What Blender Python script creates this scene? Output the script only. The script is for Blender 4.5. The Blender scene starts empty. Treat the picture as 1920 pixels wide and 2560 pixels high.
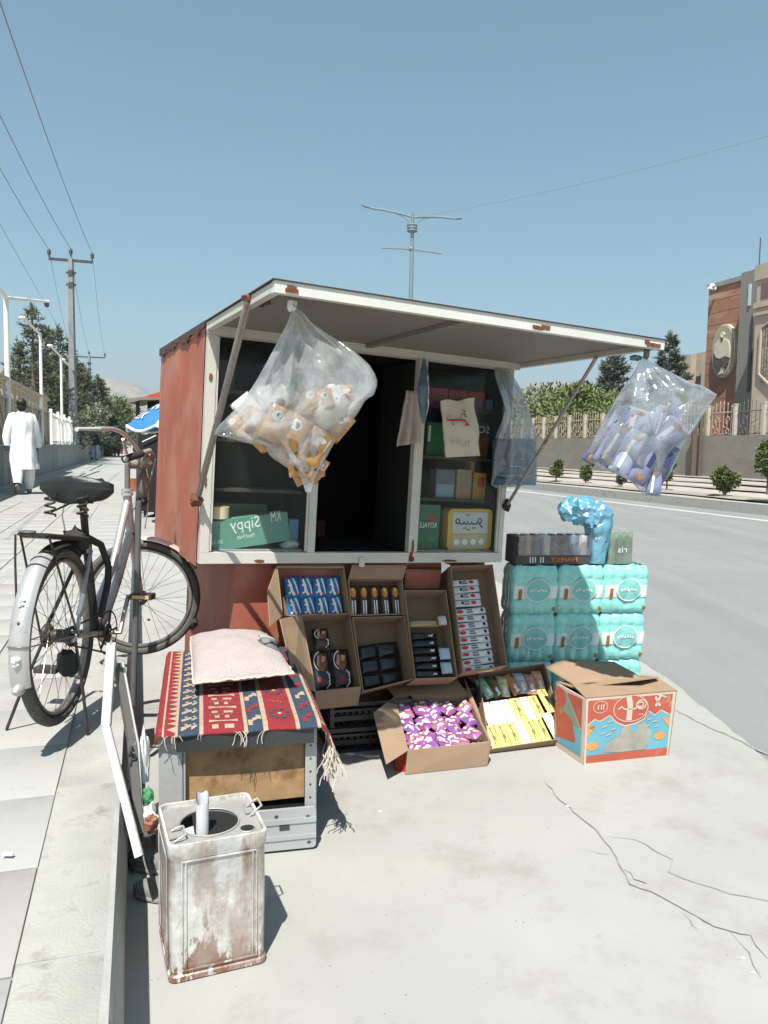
import bpy, math, random
from math import sin, cos, radians, pi, sqrt, atan2
from mathutils import Vector as V, Matrix, noise
S = bpy.context.scene
COL = S.collection
random.seed(7)
# ------------------------------------------------------------------ camera
FPX = 1950.0; PIT = radians(4.57); ROL = radians(1.0); CH = 1.35
_f = V((0, cos(PIT), -sin(PIT))); _u = V((0, sin(PIT), cos(PIT))); _r = V((1, 0, 0))
CR = _r*cos(ROL)+_u*sin(ROL); CU = _u*cos(ROL)-_r*sin(ROL); CF = _f
CP = V((0, 0, CH))
cd = bpy.data.cameras.new('camera'); cam = bpy.data.objects.new('camera', cd); COL.objects.link(cam)
cd.sensor_fit = 'VERTICAL'; cd.sensor_height = 36; cd.sensor_width = 27; cd.lens = FPX/2560*36
cd.clip_start = 0.05; cd.clip_end = 12000
m = Matrix((CR, CU, -CF)).transposed().to_4x4(); m.translation = CP
cam.matrix_world = m
S.camera = cam
# ------------------------------------------------------------------ world, sun
SUNV = V((0.033, 0.192, -0.35)).normalized()
w = bpy.data.worlds.new('World'); S.world = w; w.use_nodes = True
nt = w.node_tree; nt.nodes.clear()
sky = nt.nodes.new('ShaderNodeTexSky'); sky.sky_type = 'NISHITA'; sky.sun_disc = False
sky.sun_elevation = radians(60.9); sky.sun_rotation = radians(189.2)
sky.altitude = 1800; sky.air_density = 1.0; sky.dust_density = 2.2; sky.ozone_density = 1.2
hs = nt.nodes.new('ShaderNodeHueSaturation'); hs.inputs['Saturation'].default_value = 1.12; hs.inputs['Hue'].default_value = 0.466
gm = nt.nodes.new('ShaderNodeGamma'); gm.inputs[1].default_value = 0.84
bg = nt.nodes.new('ShaderNodeBackground'); bg.inputs[1].default_value = 0.107
wo = nt.nodes.new('ShaderNodeOutputWorld')
nt.links.new(sky.outputs[0], hs.inputs['Color']); nt.links.new(hs.outputs[0], gm.inputs[0]); nt.links.new(gm.outputs[0], bg.inputs[0]); nt.links.new(bg.outputs[0], wo.inputs[0])
sl = bpy.data.lights.new('sun', 'SUN'); sl.energy = 5.0; sl.angle = radians(0.55); sl.color = (1, 0.965, 0.9)
so = bpy.data.objects.new('sun', sl); COL.objects.link(so); so.rotation_euler = SUNV.to_track_quat('-Z', 'Y').to_euler(); so.location = (0, -10, 20)
S.view_settings.view_transform = 'Standard'; S.view_settings.look = 'None'; S.view_settings.gamma = 1
S.view_settings.use_curve_mapping = False; S.view_settings.exposure = 0.8
S.cycles.max_bounces = 6; S.cycles.transparent_max_bounces = 24
S.cycles.caustics_reflective = False; S.cycles.caustics_refractive = False
# ------------------------------------------------------------------ sighting helpers (turn a pixel of the photo into a place in the world)
def ray(x, y): return CF*FPX+CR*(x-960)+CU*(1280-y)
def at_z(x, y, z=0.0):
    d = ray(x, y); return CP+d*((z-CH)/d.z)
def at_y(x, y, Y):
    d = ray(x, y); return CP+d*(Y/d.y)
def at_pl(x, y, p, n):
    d = ray(x, y); return CP+d*((p-CP).dot(n)/d.dot(n))
SA = radians(17.5); SU = V((-sin(SA), cos(SA), 0)); SV = V((cos(SA), sin(SA), 0))
def st(u, v, z=0.0):
    p = SU*u+SV*v; return V((p.x, p.y, z))
def at_v(x, y, v): return at_pl(x, y, SV*v, SV)
# ------------------------------------------------------------------ materials
MATS = {}
def mat(name, col=None, rough=0.6, metal=0.0, var=0.12, scale=8.0, bump=0.0, bscale=60.0, dirt=None, dirt_amt=0.0, dscale=4.0, dstretch=(1, 1, 1), spec=0.5, coat=0.0, sub=None, alpha=1.0):
    if name in MATS: return MATS[name]
    m = bpy.data.materials.new(name); m.use_nodes = True; t = m.node_tree; N = t.nodes; L = t.links
    b = N['Principled BSDF']; b.inputs['Roughness'].default_value = rough; b.inputs['Metallic'].default_value = metal
    b.inputs['Specular IOR Level'].default_value = spec; b.inputs['Coat Weight'].default_value = coat
    tc = N.new('ShaderNodeTexCoord')
    n1 = N.new('ShaderNodeTexNoise'); n1.inputs['Scale'].default_value = scale; n1.inputs['Detail'].default_value = 6
    L.new(tc.outputs['Object'], n1.inputs['Vector'])
    r = N.new('ShaderNodeValToRGB'); r.color_ramp.elements[0].position = 0.3; r.color_ramp.elements[1].position = 0.72
    c = V(col[:3]); d = c*(1-var); e = c*(1+var*0.8)
    r.color_ramp.elements[0].color = (*d, 1); r.color_ramp.elements[1].color = (*[min(k, 0.95) for k in e], 1)
    L.new(n1.outputs['Fac'], r.inputs[0]); out = r.outputs[0]
    if dirt is not None and dirt_amt > 0:
        mp = N.new('ShaderNodeMapping'); mp.inputs['Scale'].default_value = dstretch
        n2 = N.new('ShaderNodeTexNoise'); n2.inputs['Scale'].default_value = dscale; n2.inputs['Detail'].default_value = 9; n2.inputs['Roughness'].default_value = 0.65
        L.new(tc.outputs['Object'], mp.inputs[0]); L.new(mp.outputs[0], n2.inputs['Vector'])
        r2 = N.new('ShaderNodeValToRGB'); p = 0.72-0.42*dirt_amt
        r2.color_ramp.elements[0].position = p; r2.color_ramp.elements[1].position = min(p+0.13, 1)
        L.new(n2.outputs['Fac'], r2.inputs[0])
        mx = N.new('ShaderNodeMix'); mx.data_type = 'RGBA'
        L.new(r2.outputs[0], mx.inputs['Factor']); L.new(out, mx.inputs['A']); mx.inputs['B'].default_value = (*dirt, 1); out = mx.outputs['Result']
    L.new(out, b.inputs['Base Color'])
    if bump > 0:
        n3 = N.new('ShaderNodeTexNoise'); n3.inputs['Scale'].default_value = bscale; n3.inputs['Detail'].default_value = 5
        L.new(tc.outputs['Object'], n3.inputs['Vector'])
        bp = N.new('ShaderNodeBump'); bp.inputs['Strength'].default_value = min(bump, 1); bp.inputs['Distance'].default_value = 0.01
        L.new(n3.outputs['Fac'], bp.inputs['Height']); L.new(bp.outputs[0], b.inputs['Normal'])
    MATS[name] = m
    return m
def film(name, tint, opac, gloss=0.12, streak=0.0, bump=0.5, bs=14.0, edge=0.5):
    """thin plastic sheet or pane: part clear, part scattering, with a sheen"""
    if name in MATS: return MATS[name]
    m = bpy.data.materials.new(name); m.use_nodes = True; t = m.node_tree; N = t.nodes; L = t.links; N.clear()
    o = N.new('ShaderNodeOutputMaterial'); tr = N.new('ShaderNodeBsdfTransparent'); tr.inputs[0].default_value = (0.97, 0.985, 0.98, 1)
    df = N.new('ShaderNodeBsdfDiffuse'); df.inputs[0].default_value = (*tint, 1); tl = N.new('ShaderNodeBsdfTranslucent'); tl.inputs[0].default_value = (*tint, 1)
    mx0 = N.new('ShaderNodeMixShader'); mx0.inputs[0].default_value = 0.45; L.new(df.outputs[0], mx0.inputs[1]); L.new(tl.outputs[0], mx0.inputs[2])
    mx = N.new('ShaderNodeMixShader'); L.new(tr.outputs[0], mx.inputs[1]); L.new(mx0.outputs[0], mx.inputs[2])
    gl = N.new('ShaderNodeBsdfGlossy'); gl.inputs['Roughness'].default_value = 0.12; gl.inputs[0].default_value = (1, 1, 1, 1)
    mg = N.new('ShaderNodeMixShader'); L.new(mx.outputs[0], mg.inputs[1]); L.new(gl.outputs[0], mg.inputs[2])
    lw = N.new('ShaderNodeLayerWeight'); lw.inputs[0].default_value = 0.25
    ma = N.new('ShaderNodeMath'); ma.operation = 'MULTIPLY_ADD'; ma.inputs[1].default_value = edge; ma.inputs[2].default_value = gloss
    L.new(lw.outputs['Fresnel'], ma.inputs[0]); L.new(ma.outputs[0], mg.inputs[0])
    tc = N.new('ShaderNodeTexCoord'); n = N.new('ShaderNodeTexNoise'); n.inputs['Scale'].default_value = bs; n.inputs['Detail'].default_value = 5
    L.new(tc.outputs['Object'], n.inputs['Vector'])
    mr = N.new('ShaderNodeMapRange'); mr.inputs['From Min'].default_value = 0.35; mr.inputs['From Max'].default_value = 0.7
    mr.inputs['To Min'].default_value = opac*(1-streak); mr.inputs['To Max'].default_value = min(opac*(1+streak), 1)
    L.new(n.outputs['Fac'], mr.inputs['Value']); L.new(mr.outputs[0], mx.inputs[0])
    if bump:
        bp = N.new('ShaderNodeBump'); bp.inputs['Strength'].default_value = bump; bp.inputs['Distance'].default_value = 0.02
        L.new(n.outputs['Fac'], bp.inputs['Height']); L.new(bp.outputs[0], gl.inputs['Normal']); L.new(bp.outputs[0], df.inputs['Normal'])
    L.new(mg.outputs[0], o.inputs[0])
    MATS[name] = m
    return m
def ground_mat(name, c0, c1, c2, spots, streak=None, speck=.10):
    """worn ground: two broad tones, soft stains, fine grit"""
    m = bpy.data.materials.new(name); m.use_nodes = True; t = m.node_tree; N = t.nodes; L = t.links; b = N['Principled BSDF']
    b.inputs['Roughness'].default_value = .92; b.inputs['Specular IOR Level'].default_value = .2
    tc = N.new('ShaderNodeTexCoord')
    def nz(sc, det, st=(1, 1, 1), rot=0, ro=.6):
        mp = N.new('ShaderNodeMapping'); mp.inputs['Scale'].default_value = st; mp.inputs['Rotation'].default_value = (0, 0, rot); n = N.new('ShaderNodeTexNoise'); n.inputs['Scale'].default_value = sc; n.inputs['Detail'].default_value = det; n.inputs['Roughness'].default_value = ro
        L.new(tc.outputs['Object'], mp.inputs[0]); L.new(mp.outputs[0], n.inputs['Vector']); return n.outputs['Fac']
    def ramp(f, a, c, lo=0., hi=1.):
        r = N.new('ShaderNodeMapRange'); r.inputs['From Min'].default_value = a; r.inputs['From Max'].default_value = c; r.inputs['To Min'].default_value = lo; r.inputs['To Max'].default_value = hi; L.new(f, r.inputs['Value']); return r.outputs[0]
    def mix(f, A, B, mode='MIX'):
        x = N.new('ShaderNodeMix'); x.data_type = 'RGBA'; x.blend_type = mode; L.new(f, x.inputs['Factor']) if not isinstance(f, float) else setattr(x.inputs['Factor'], 'default_value', f)
        for k, q in (('A', A), ('B', B)):
            if isinstance(q, tuple): x.inputs[k].default_value = (*q, 1)
            else: L.new(q, x.inputs[k])
        return x.outputs['Result']
    col = mix(ramp(nz(.9, 6), .38, .62), c0, c1)
    col = mix(ramp(nz(2.3, 9, ro=.7), .52, .70, 0, .85), col, c2)
    col = mix(ramp(nz(9, 8, ro=.75), .60, .74, 0, .45), col, spots)
    if streak: col = mix(ramp(nz(1.6, 4, (1.2, .05, 1), SA*-1), .42, .66, 0, .4), col, streak)
    v = N.new('ShaderNodeTexVoronoi'); v.inputs['Scale'].default_value = 60; L.new(tc.outputs['Object'], v.inputs['Vector'])
    col = mix(ramp(v.outputs['Distance'], .02, .09, .35, 0.), col, spots)
    g = nz(230, 4, ro=.8); col = mix(ramp(g, .3, .7, speck, 0), col, tuple(q*.55 for q in c0))
    L.new(col, b.inputs['Base Color'])
    bp = N.new('ShaderNodeBump'); bp.inputs['Strength'].default_value = .25; bp.inputs['Distance'].default_value = .004; L.new(nz(120, 6, ro=.75), bp.inputs['Height']); L.new(bp.outputs[0], b.inputs['Normal'])
    MATS[name] = m; return m
# ------------------------------------------------------------------ mesh buffer
class MB:
    def __init__(s): s.v = []; s.f = []; s.mi = []; s.cur = 0
    def add(s, vs, fs, mi=None):
        b = len(s.v); s.v += [V(p) for p in vs]; s.f += [tuple(i+b for i in f) for f in fs]; s.mi += [s.cur if mi is None else mi]*len(fs); return s
    def obox(s, o, a, b, c, mi=None):
        o = V(o); a = V(a); b = V(b); c = V(c)
        if a.cross(b).dot(c) < 0: o = o+a; a = -a
        return s.add([o, o+a, o+a+b, o+b, o+c, o+a+c, o+a+b+c, o+b+c], [(0, 3, 2, 1), (4, 5, 6, 7), (0, 1, 5, 4), (1, 2, 6, 5), (2, 3, 7, 6), (3, 0, 4, 7)], mi)
    def box(s, c, sx, sy, sz, ax=None, mi=None):
        X, Y, Z = ax or (V((1, 0, 0)), V((0, 1, 0)), V((0, 0, 1)))
        return s.obox(V(c)-X*sx/2-Y*sy/2-Z*sz/2, X*sx, Y*sy, Z*sz, mi)
    def quad(s, a, b, c, d, mi=None): return s.add([a, b, c, d], [(0, 1, 2, 3)], mi)
    def slab(s, pts, off, mi=None):
        """closed prism: polygon pts pushed by off"""
        n = len(pts); off = V(off)
        return s.add([V(p) for p in pts]+[V(p)+off for p in pts], [tuple(range(n))[::-1], tuple(range(n, 2*n))]+[(i, (i+1) % n, (i+1) % n+n, i+n) for i in range(n)], mi)
    def tube(s, pts, r, n=8, mi=None, caps=True, flat=None):
        pts = [V(p) for p in pts]
        rs = r if isinstance(r, (list, tuple)) else [r]*len(pts)
        vs = []; up = None
        for i, p in enumerate(pts):
            t = (pts[min(i+1, len(pts)-1)]-pts[max(i-1, 0)]).normalized()
            if up is None: up = V((0, 0, 1)) if abs(t.z) < 0.9 else V((1, 0, 0))
            x = t.cross(up)
            if x.length < 1e-4: x = t.orthogonal()
            x.normalize(); y = x.cross(t).normalized(); up = y
            for k in range(n):
                a = 2*pi*k/n+pi/n; vs.append(p+x*cos(a)*rs[i]+y*sin(a)*rs[i]*(flat or 1))
        fs = []
        for i in range(len(pts)-1):
            for k in range(n):
                k2 = (k+1) % n; fs.append((i*n+k, i*n+k2, (i+1)*n+k2, (i+1)*n+k))
        if caps: fs += [tuple(range(n))[::-1], tuple(range(len(vs)-n, len(vs)))]
        return s.add(vs, fs, mi)
    def grid(s, fn, nu, nv, mi=None, wrap=False):
        vs = [fn(i/nu, j/nv) for j in range(nv+1) for i in range(nu if wrap else nu+1)]
        W = nu if wrap else nu+1
        fs = [(j*W+i, j*W+(i+1) % W, (j+1)*W+(i+1) % W, (j+1)*W+i) for j in range(nv) for i in range(nu)]
        return s.add(vs, fs, mi)
    def ball(s, c, rx, ry, rz, nu=10, nv=6, mi=None, ax=None, amp=0, fr=3):
        c = V(c); X, Y, Z = ax or (V((1, 0, 0)), V((0, 1, 0)), V((0, 0, 1)))
        def fn(u, v):
            a = 2*pi*u; b = pi*(v-0.5); d = V((cos(a)*cos(b), sin(a)*cos(b), sin(b))); k = 1+(noise.noise(d*fr+c*3)*amp if amp else 0)
            return c+X*d.x*rx*k+Y*d.y*ry*k+Z*d.z*rz*k
        return s.grid(fn, nu, nv, mi, wrap=True)
    def torus(s, c, X, Y, R, r, n=48, k=8, ry=None, a0=0, a1=2*pi, mi=None):
        Z = X.cross(Y).normalized(); full = abs(a1-a0-2*pi) < 1e-6
        def fn(u, v):
            a = a0+(a1-a0)*u; b = 2*pi*v; d = X*cos(a)+Y*sin(a)
            return c+d*(R+cos(b)*r)+Z*sin(b)*(ry or r)
        vs = [fn(i/n, j/k) for i in range(n if full else n+1) for j in range(k)]; M = n if full else n+1
        fs = [(i*k+j, i*k+(j+1) % k, ((i+1) % M)*k+(j+1) % k, ((i+1) % M)*k+j) for i in range(n) for j in range(k)]
        return s.add(vs, fs, mi)
    def disc(s, c, X, Y, rx, ry, off, n=20, mi=None):
        return s.slab([c+X*cos(2*pi*i/n)*rx+Y*sin(2*pi*i/n)*ry for i in range(n)], off, mi)
    def build(s, name, mats, parent=None, label=None, cat=None, group=None, kind=None, origin=None, sharp=38, noun=None):
        me = bpy.data.meshes.new(name)
        if parent is not None: o = WORLD[parent.name]
        elif origin is not None: o = V(origin)
        else:
            xs = [p.x for p in s.v]; ys = [p.y for p in s.v]; zs = [p.z for p in s.v]
            o = V(((min(xs)+max(xs))/2, (min(ys)+max(ys))/2, min(zs)))
        me.from_pydata([tuple(p-o) for p in s.v], [], s.f)
        if not isinstance(mats, (list, tuple)): mats = [mats]
        for k in mats: me.materials.append(k)
        me.polygons.foreach_set('material_index', [min(k, len(mats)-1) for k in s.mi])
        me.polygons.foreach_set('use_smooth', [True]*len(s.f))
        me.update()
        me.set_sharp_from_angle(angle=radians(sharp))
        ob = bpy.data.objects.new(name, me); COL.objects.link(ob)
        if parent is not None: ob.parent = parent; WORLD[ob.name] = o
        else: ob.location = o; WORLD[ob.name] = o
        tag(ob, label, cat, group, kind)
        return ob
WORLD = {}
def tag(o, label=None, cat=None, group=None, kind=None):
    if label: o['label'] = label
    if cat: o['category'] = cat
    if group: o['group'] = group
    if kind: o['kind'] = kind
def thing(name, loc, label, cat, group=None):
    e = bpy.data.objects.new(name, None); COL.objects.link(e); e.location = loc; e.empty_display_size = 0.1
    WORLD[e.name] = V(loc); tag(e, label, cat, group); return e
def tree_copy(o, loc, label=None, rotz=0, scale=1):
    def rec(a, par):
        c = a.copy(); COL.objects.link(c); c.parent = par
        for ch in a.children: rec(ch, c)
        return c
    r = rec(o, None); r.location = loc; r.rotation_euler = (0, 0, rotz); r.scale = (scale,)*3
    if label: r['label'] = label
    return r
class Fr:
    """local frame: o origin, x,y,z unit axes"""
    def __init__(s, o, x, y, z=None, k=1.0):
        s.o = V(o); s.x = V(x).normalized(); s.z = V(z).normalized() if z is not None else s.x.cross(V(y)).normalized(); s.y = s.z.cross(s.x).normalized()
        if k != 1: s.x *= k; s.y *= k; s.z *= k
    def __call__(s, a, b, c=0.0): return s.o+s.x*a+s.y*b+s.z*c
    @property
    def ax(s): return (s.x, s.y, s.z)
    def turned(s, a, b, c, ang):
        return Fr(s(a, b, c), s.x*cos(ang)+s.y*sin(ang), s.y*cos(ang)-s.x*sin(ang), s.z, s.x.length)
    def decal(s, mb, pts, h, mi=0): return mb.add([s(p[0], p[1], h) for p in pts], [tuple(range(len(pts)))], mi)
_TX = {}
def text_geo(t):
    if t in _TX: return _TX[t]
    c = bpy.data.curves.new('txt', 'FONT'); c.body = t; c.size = 1; c.resolution_u = 2
    o = bpy.data.objects.new('txt', c); COL.objects.link(o)
    bpy.context.view_layer.update()
    me = bpy.data.meshes.new_from_object(o.evaluated_get(bpy.context.evaluated_depsgraph_get()))
    vs = [v.co.copy() for v in me.vertices]; fs = [tuple(p.vertices) for p in me.polygons]
    bpy.data.objects.remove(o); bpy.data.curves.remove(c); bpy.data.meshes.remove(me)
    x0 = min(v.x for v in vs); x1 = max(v.x for v in vs); y0 = min(v.y for v in vs); y1 = max(v.y for v in vs)
    vs = [((v.x-x0)/(x1-x0), (v.y-y0)/(y1-y0)) for v in vs]
    _TX[t] = (vs, fs); return _TX[t]
def text(mb, fr, t, x0, y0, w, h, z, mirror=False, mi=0):
    vs, fs = text_geo(t)
    mb.add([fr(x0+(1-a if mirror else a)*w, y0+b*h, z) for a, b in vs], fs, mi)
def stroke(mb, fr, pts, wd, z, mi=0):
    """flat pen line through 2D points"""
    P = [V((p[0], p[1])) for p in pts]; l = []; r = []
    for i, p in enumerate(P):
        t = (P[min(i+1, len(P)-1)]-P[max(i-1, 0)])
        if t.length < 1e-9: t = V((1, 0))
        t.normalize(); n = V((-t.y, t.x))*wd/2; l.append(p+n); r.append(p-n)
    k = len(P)
    mb.add([fr(q.x, q.y, z) for q in l]+[fr(q.x, q.y, z) for q in r], [(i, i+1, k+i+1, k+i) for i in range(k-1)], mi)
def rnd(a, b): return random.uniform(a, b)
def arcpts(cx, cy, rx, ry, a0, a1, n=10): return [(cx+rx*cos(radians(a0+(a1-a0)*i/n)), cy+ry*sin(radians(a0+(a1-a0)*i/n))) for i in range(n+1)]
# ================================================================== SETTING
def line_mat(name, base, dark, var=0.1):
    return mat(name, base, 0.9, var=var, scale=1.3, bump=0.25, bscale=90, dirt=dark, dirt_amt=0.3, dscale=1.1, spec=0.2)
M_conc = ground_mat('road_concrete', (0.355, 0.350, 0.330), (0.315, 0.311, 0.297), (0.262, 0.240, 0.225), (0.20, 0.185, 0.17))
M_asph = ground_mat('road_asphalt', (0.245, 0.248, 0.243), (0.222, 0.226, 0.224), (0.22, 0.218, 0.21), (0.135, 0.135, 0.135), streak=(0.165, 0.167, 0.167), speck=.25)
M_kerb = mat('kerb_stone', (0.365, 0.357, 0.33), 0.9, var=0.10, scale=7, bump=0.2, bscale=140, dirt=(0.25, 0.24, 0.215), dirt_amt=0.45, dscale=7, spec=0.2)
M_slab = ground_mat('slab', (0.35, 0.345, 0.326), (0.32, 0.316, 0.304), (0.24, 0.232, 0.22), (0.20, 0.19, 0.175))
M_slab2 = ground_mat('slab_pink', (0.335, 0.315, 0.30), (0.305, 0.29, 0.28), (0.24, 0.222, 0.21), (0.20, 0.185, 0.17))
M_joint = mat('joint_dust', (0.325, 0.32, 0.302), 0.95, var=0.15, scale=6, bump=0.3)
M_dust = mat('dry_earth', (0.36, 0.32, 0.26), 0.95, var=0.2, scale=0.4, bump=0.3, dirt=(0.25, 0.23, 0.17), dirt_amt=0.4, dscale=0.2)
M_crack = mat('crack_dark', (0.285, 0.276, 0.26), 0.95, var=0.25, scale=30)
M_white = mat('line_paint', (0.42, 0.42, 0.40), 0.8, var=0.1, scale=3, dirt=(0.42, 0.42, 0.4), dirt_amt=0.35, dscale=5)
# terrain under everything
b = MB(); b.quad((-9000, -3000, -0.12), (9000, -3000, -0.12), (9000, 9000, -0.12), (-9000, 9000, -0.12)); b.build('ground', M_dust, kind='structure', origin=(0, 0, 0))
# carriageway
b = MB(); N = 60
b.add([st(-30+i*9, -0.05, -0.004) for i in range(N)]+[st(-30+i*9, 13.7, -0.004) for i in range(N)], [(i, i+1, N+i+1, N+i) for i in range(N-1)])
b.build('road', M_asph, kind='structure', origin=(0, 0, 0))
edge = [(-12, 1.2), (-4, 1.9), (0.5, 2.2), (2.7, 2.67), (3.85, 3.04), (5, 3.25), (7, 3.5), (12, 4.2), (30, 4.6), (80, 4.9), (300, 5)]
e2 = []
for i in range(len(edge)-1):
    a, c = edge[i], edge[i+1]
    n = 14 if i in (2, 3, 4, 5) else 5
    for k in range(n): e2.append((a[0]+(c[0]-a[0])*k/n, a[1]+(c[1]-a[1])*k/n+rnd(-.012, .012)))
e2.append(edge[-1]); n = len(e2)
b = MB(); b.add([st(u, -0.045, 0.0) for u, v in e2]+[st(u, v, 0.0) for u, v in e2], [(i, i+1, n+i+1, n+i) for i in range(n-1)])
b.build('concrete_apron', M_conc, kind='structure', origin=(0, 0, 0))
def ribbon(mb, pts, wd, z, jit=0.4):
    P = []
    for i in range(len(pts)-1):
        a = V(pts[i]); c = V(pts[i+1]); k = max(2, int((c-a).length/0.035))
        for j in range(k): P.append(a.lerp(c, j/k)+V((rnd(-1, 1), rnd(-1, 1), 0))*0.007)
    P.append(V(pts[-1])); n = len(P); vs = []
    for i, p in enumerate(P):
        t = (P[min(i+1, n-1)]-P[max(i-1, 0)]).normalized(); q = V((-t.y, t.x, 0)); wv = wd*.8*(0.45+jit*rnd(0, 1.6))*min(1, i/4+.2, (n-1-i)/4+.2)
        vs += [V((p.x, p.y, z))+q*wv/2, V((p.x, p.y, z))-q*wv/2]
    mb.add(vs, [(2*i, 2*i+1, 2*i+3, 2*i+2) for i in range(n-1)])
b = MB()
def cz(x, y): return (x*.434+1200, y*.434+1700)
ribbon(b, [at_z(*cz(*p)) for p in [(1130, 175), (1300, 265), (1460, 330), (1600, 410), (1700, 450)]], 0.03, 0.003)
for L, wd in [([(380, 590), (430, 660), (520, 740), (700, 900), (780, 1010), (800, 1080), (870, 1180), (1000, 1220), (1180, 1340), (1300, 1390), (1420, 1450), (1560, 1480), (1660, 1610)], .009),
          ([(720, 900), (900, 920), (1010, 990), (1100, 1040), (1100, 1110), (1240, 1170), (1440, 1235), (1640, 1270), (1760, 1330)], .005),
          ([(560, 980), (700, 1000), (760, 1005)], .005), ([(1180, 1350), (1210, 1400), (1260, 1450)], .006), ([(1440, 1450), (1560, 1580), (1620, 1720)], .007), ([(840, 1100), (900, 1150), (960, 1175)], .02)]:
    ribbon(b, [at_z(*cz(*p)) for p in L], wd, 0.004)
b.build('crack', M_crack, kind='stuff', origin=(0, 0, 0), label='irregular dark cracks running across the pale concrete', cat='cracks')
b = MB(); rr_ = random.Random(4)
for i in range(900):
    y = rr_.uniform(1.3, 7)**1.0; x = rr_.uniform(-.9, 2.6) if rr_.random() < .6 else rr_.uniform(-.4, 1.2); p = V((x, y, 0))
    if p.dot(SV) < .02 or p.dot(SV) > 3: continue
    q = rr_.uniform(.0012, .0035); a_ = rr_.uniform(0, 6)
    b.add([p+V((cos(a_+k*2.09)*q, sin(a_+k*2.09)*q, 0)) for k in range(3)]+[p+V((0, 0, q*.9))], [(0, 1, 3), (1, 2, 3), (2, 0, 3)])
b.build('grit', mat('grit_grey', (0.24, 0.225, 0.205), .95, var=.4, scale=3), kind='stuff', origin=(0, 0, 0), label='loose grit and crumbs scattered on the concrete', cat='grit')
# painted edge line
b = MB(); b.quad(st(-10, 12.45, 0.0), st(160, 12.45, 0.0), st(160, 12.72, 0.0), st(-10, 12.72, 0.0)); b.build('road_line', M_white, kind='structure', origin=(0, 0, 0))
# far kerb, verge
b = MB(); b.obox(st(-10, 13.7, -0.1), SU*170, SV*0.35, V((0, 0, 0.34)))
b.build('far_kerb', M_kerb, kind='structure', origin=(0, 0, 0))
M_verge = mat('verge_paving', (0.36, 0.32, 0.285), 0.95, var=0.15, scale=1.2, bump=0.4, bscale=10, dirt=(0.34, 0.31, 0.25), dirt_amt=0.45, dscale=0.8)
M_verge2 = mat('verge_band', (0.27, 0.25, 0.21), 0.95, var=0.25, scale=2, bump=0.5, bscale=8, dirt=(0.16, 0.17, 0.08), dirt_amt=0.35, dscale=1.5)
def vergez(v): return 0.2+(v-14)/5*0.42
b = MB()
b.add([st(-10+i*8, v, vergez(v)+noise.noise(V((i*1.3, v, 0)))*.04) for v in (14.05, 15, 16, 17, 18, 19, 20) for i in range(22)], [(r*22+i, r*22+i+1, (r+1)*22+i+1, (r+1)*22+i) for r in range(6) for i in range(21)])
b.build('far_verge', M_verge, kind='structure', origin=(0, 0, 0))
for (va, vb) in ((14.3, 14.9), (15.9, 16.2), (17.1, 17.35), (18.2, 18.5)):
    b = MB(); b.add([st(-10+i*2, va+rnd(-.1, .1), vergez(va)+.045) for i in range(80)]+[st(-10+i*2, vb+rnd(-.1, .1), vergez(vb)+.045) for i in range(80)], [(i, i+1, 80+i+1, 80+i) for i in range(79)])
    b.build('planting_strip', M_verge2, kind='structure', origin=(0, 0, 0))
# pavement on the left: kerb stones and slabs
def sz(v): return 0.30+max(0, -v-0.25)*0.03
b = MB(); b.add([st(u, v, sz(v)-0.0004) for u in (-4, 220) for v in (-.06, -.25, -2.75, -3.4)], [(i, i+1, i+5, i+4) for i in range(3)])
walk = b.build('sidewalk', M_joint, kind='structure', origin=(0, 0, 0))
b = MB(); b.add([st(u, v, sz(v)+.001) for u in (14.62, 220) for v in (-.06, -.25, -2.75)], [(i, i+1, i+4, i+3) for i in range(2)])
b.add([st(-4, -.062, -.1), st(220, -.062, -.1), st(220, -.062, .294), st(-4, -.062, .294)], [(0, 1, 2, 3)])
b.build('worn_paving', M_slab, parent=walk)
u = -1.0; k = 0
while u < 14.4:
    L = 0.86+0.02*(k % 3); b = MB()
    ch = 0.012
    prof = [(-.2445, -.1), (-.2445, .30), (-.075, .30), (-.062, .288), (-.045, .12), (-.038, -.1)]
    dz = rnd(-.003, .003)
    def ring(uu, sh): return [st(uu, v+(sh if v > -.2 else 0), z+(dz if z > 0 else 0)) for v, z in prof]
    rings = [ring(u+.004, -.004), ring(u+.014, 0)]+[ring(u+L*f, rnd(-.0025, .0015)) for f in (.2, .4, .6, .8)]+[ring(u+L-.014, 0), ring(u+L-.004, -.004)]
    vs = [p for r in rings for p in r]; n = len(prof)
    b.add(vs, [(i*n+j, i*n+j+1, (i+1)*n+j+1, (i+1)*n+j) for i in range(len(rings)-1) for j in range(n-1)]+[tuple(range(n)), tuple(range(len(vs)-n, len(vs)))[::-1]])
    b.build('kerb_stone', M_kerb, parent=walk, sharp=50); u += L; k += 1
slabm = None
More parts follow.
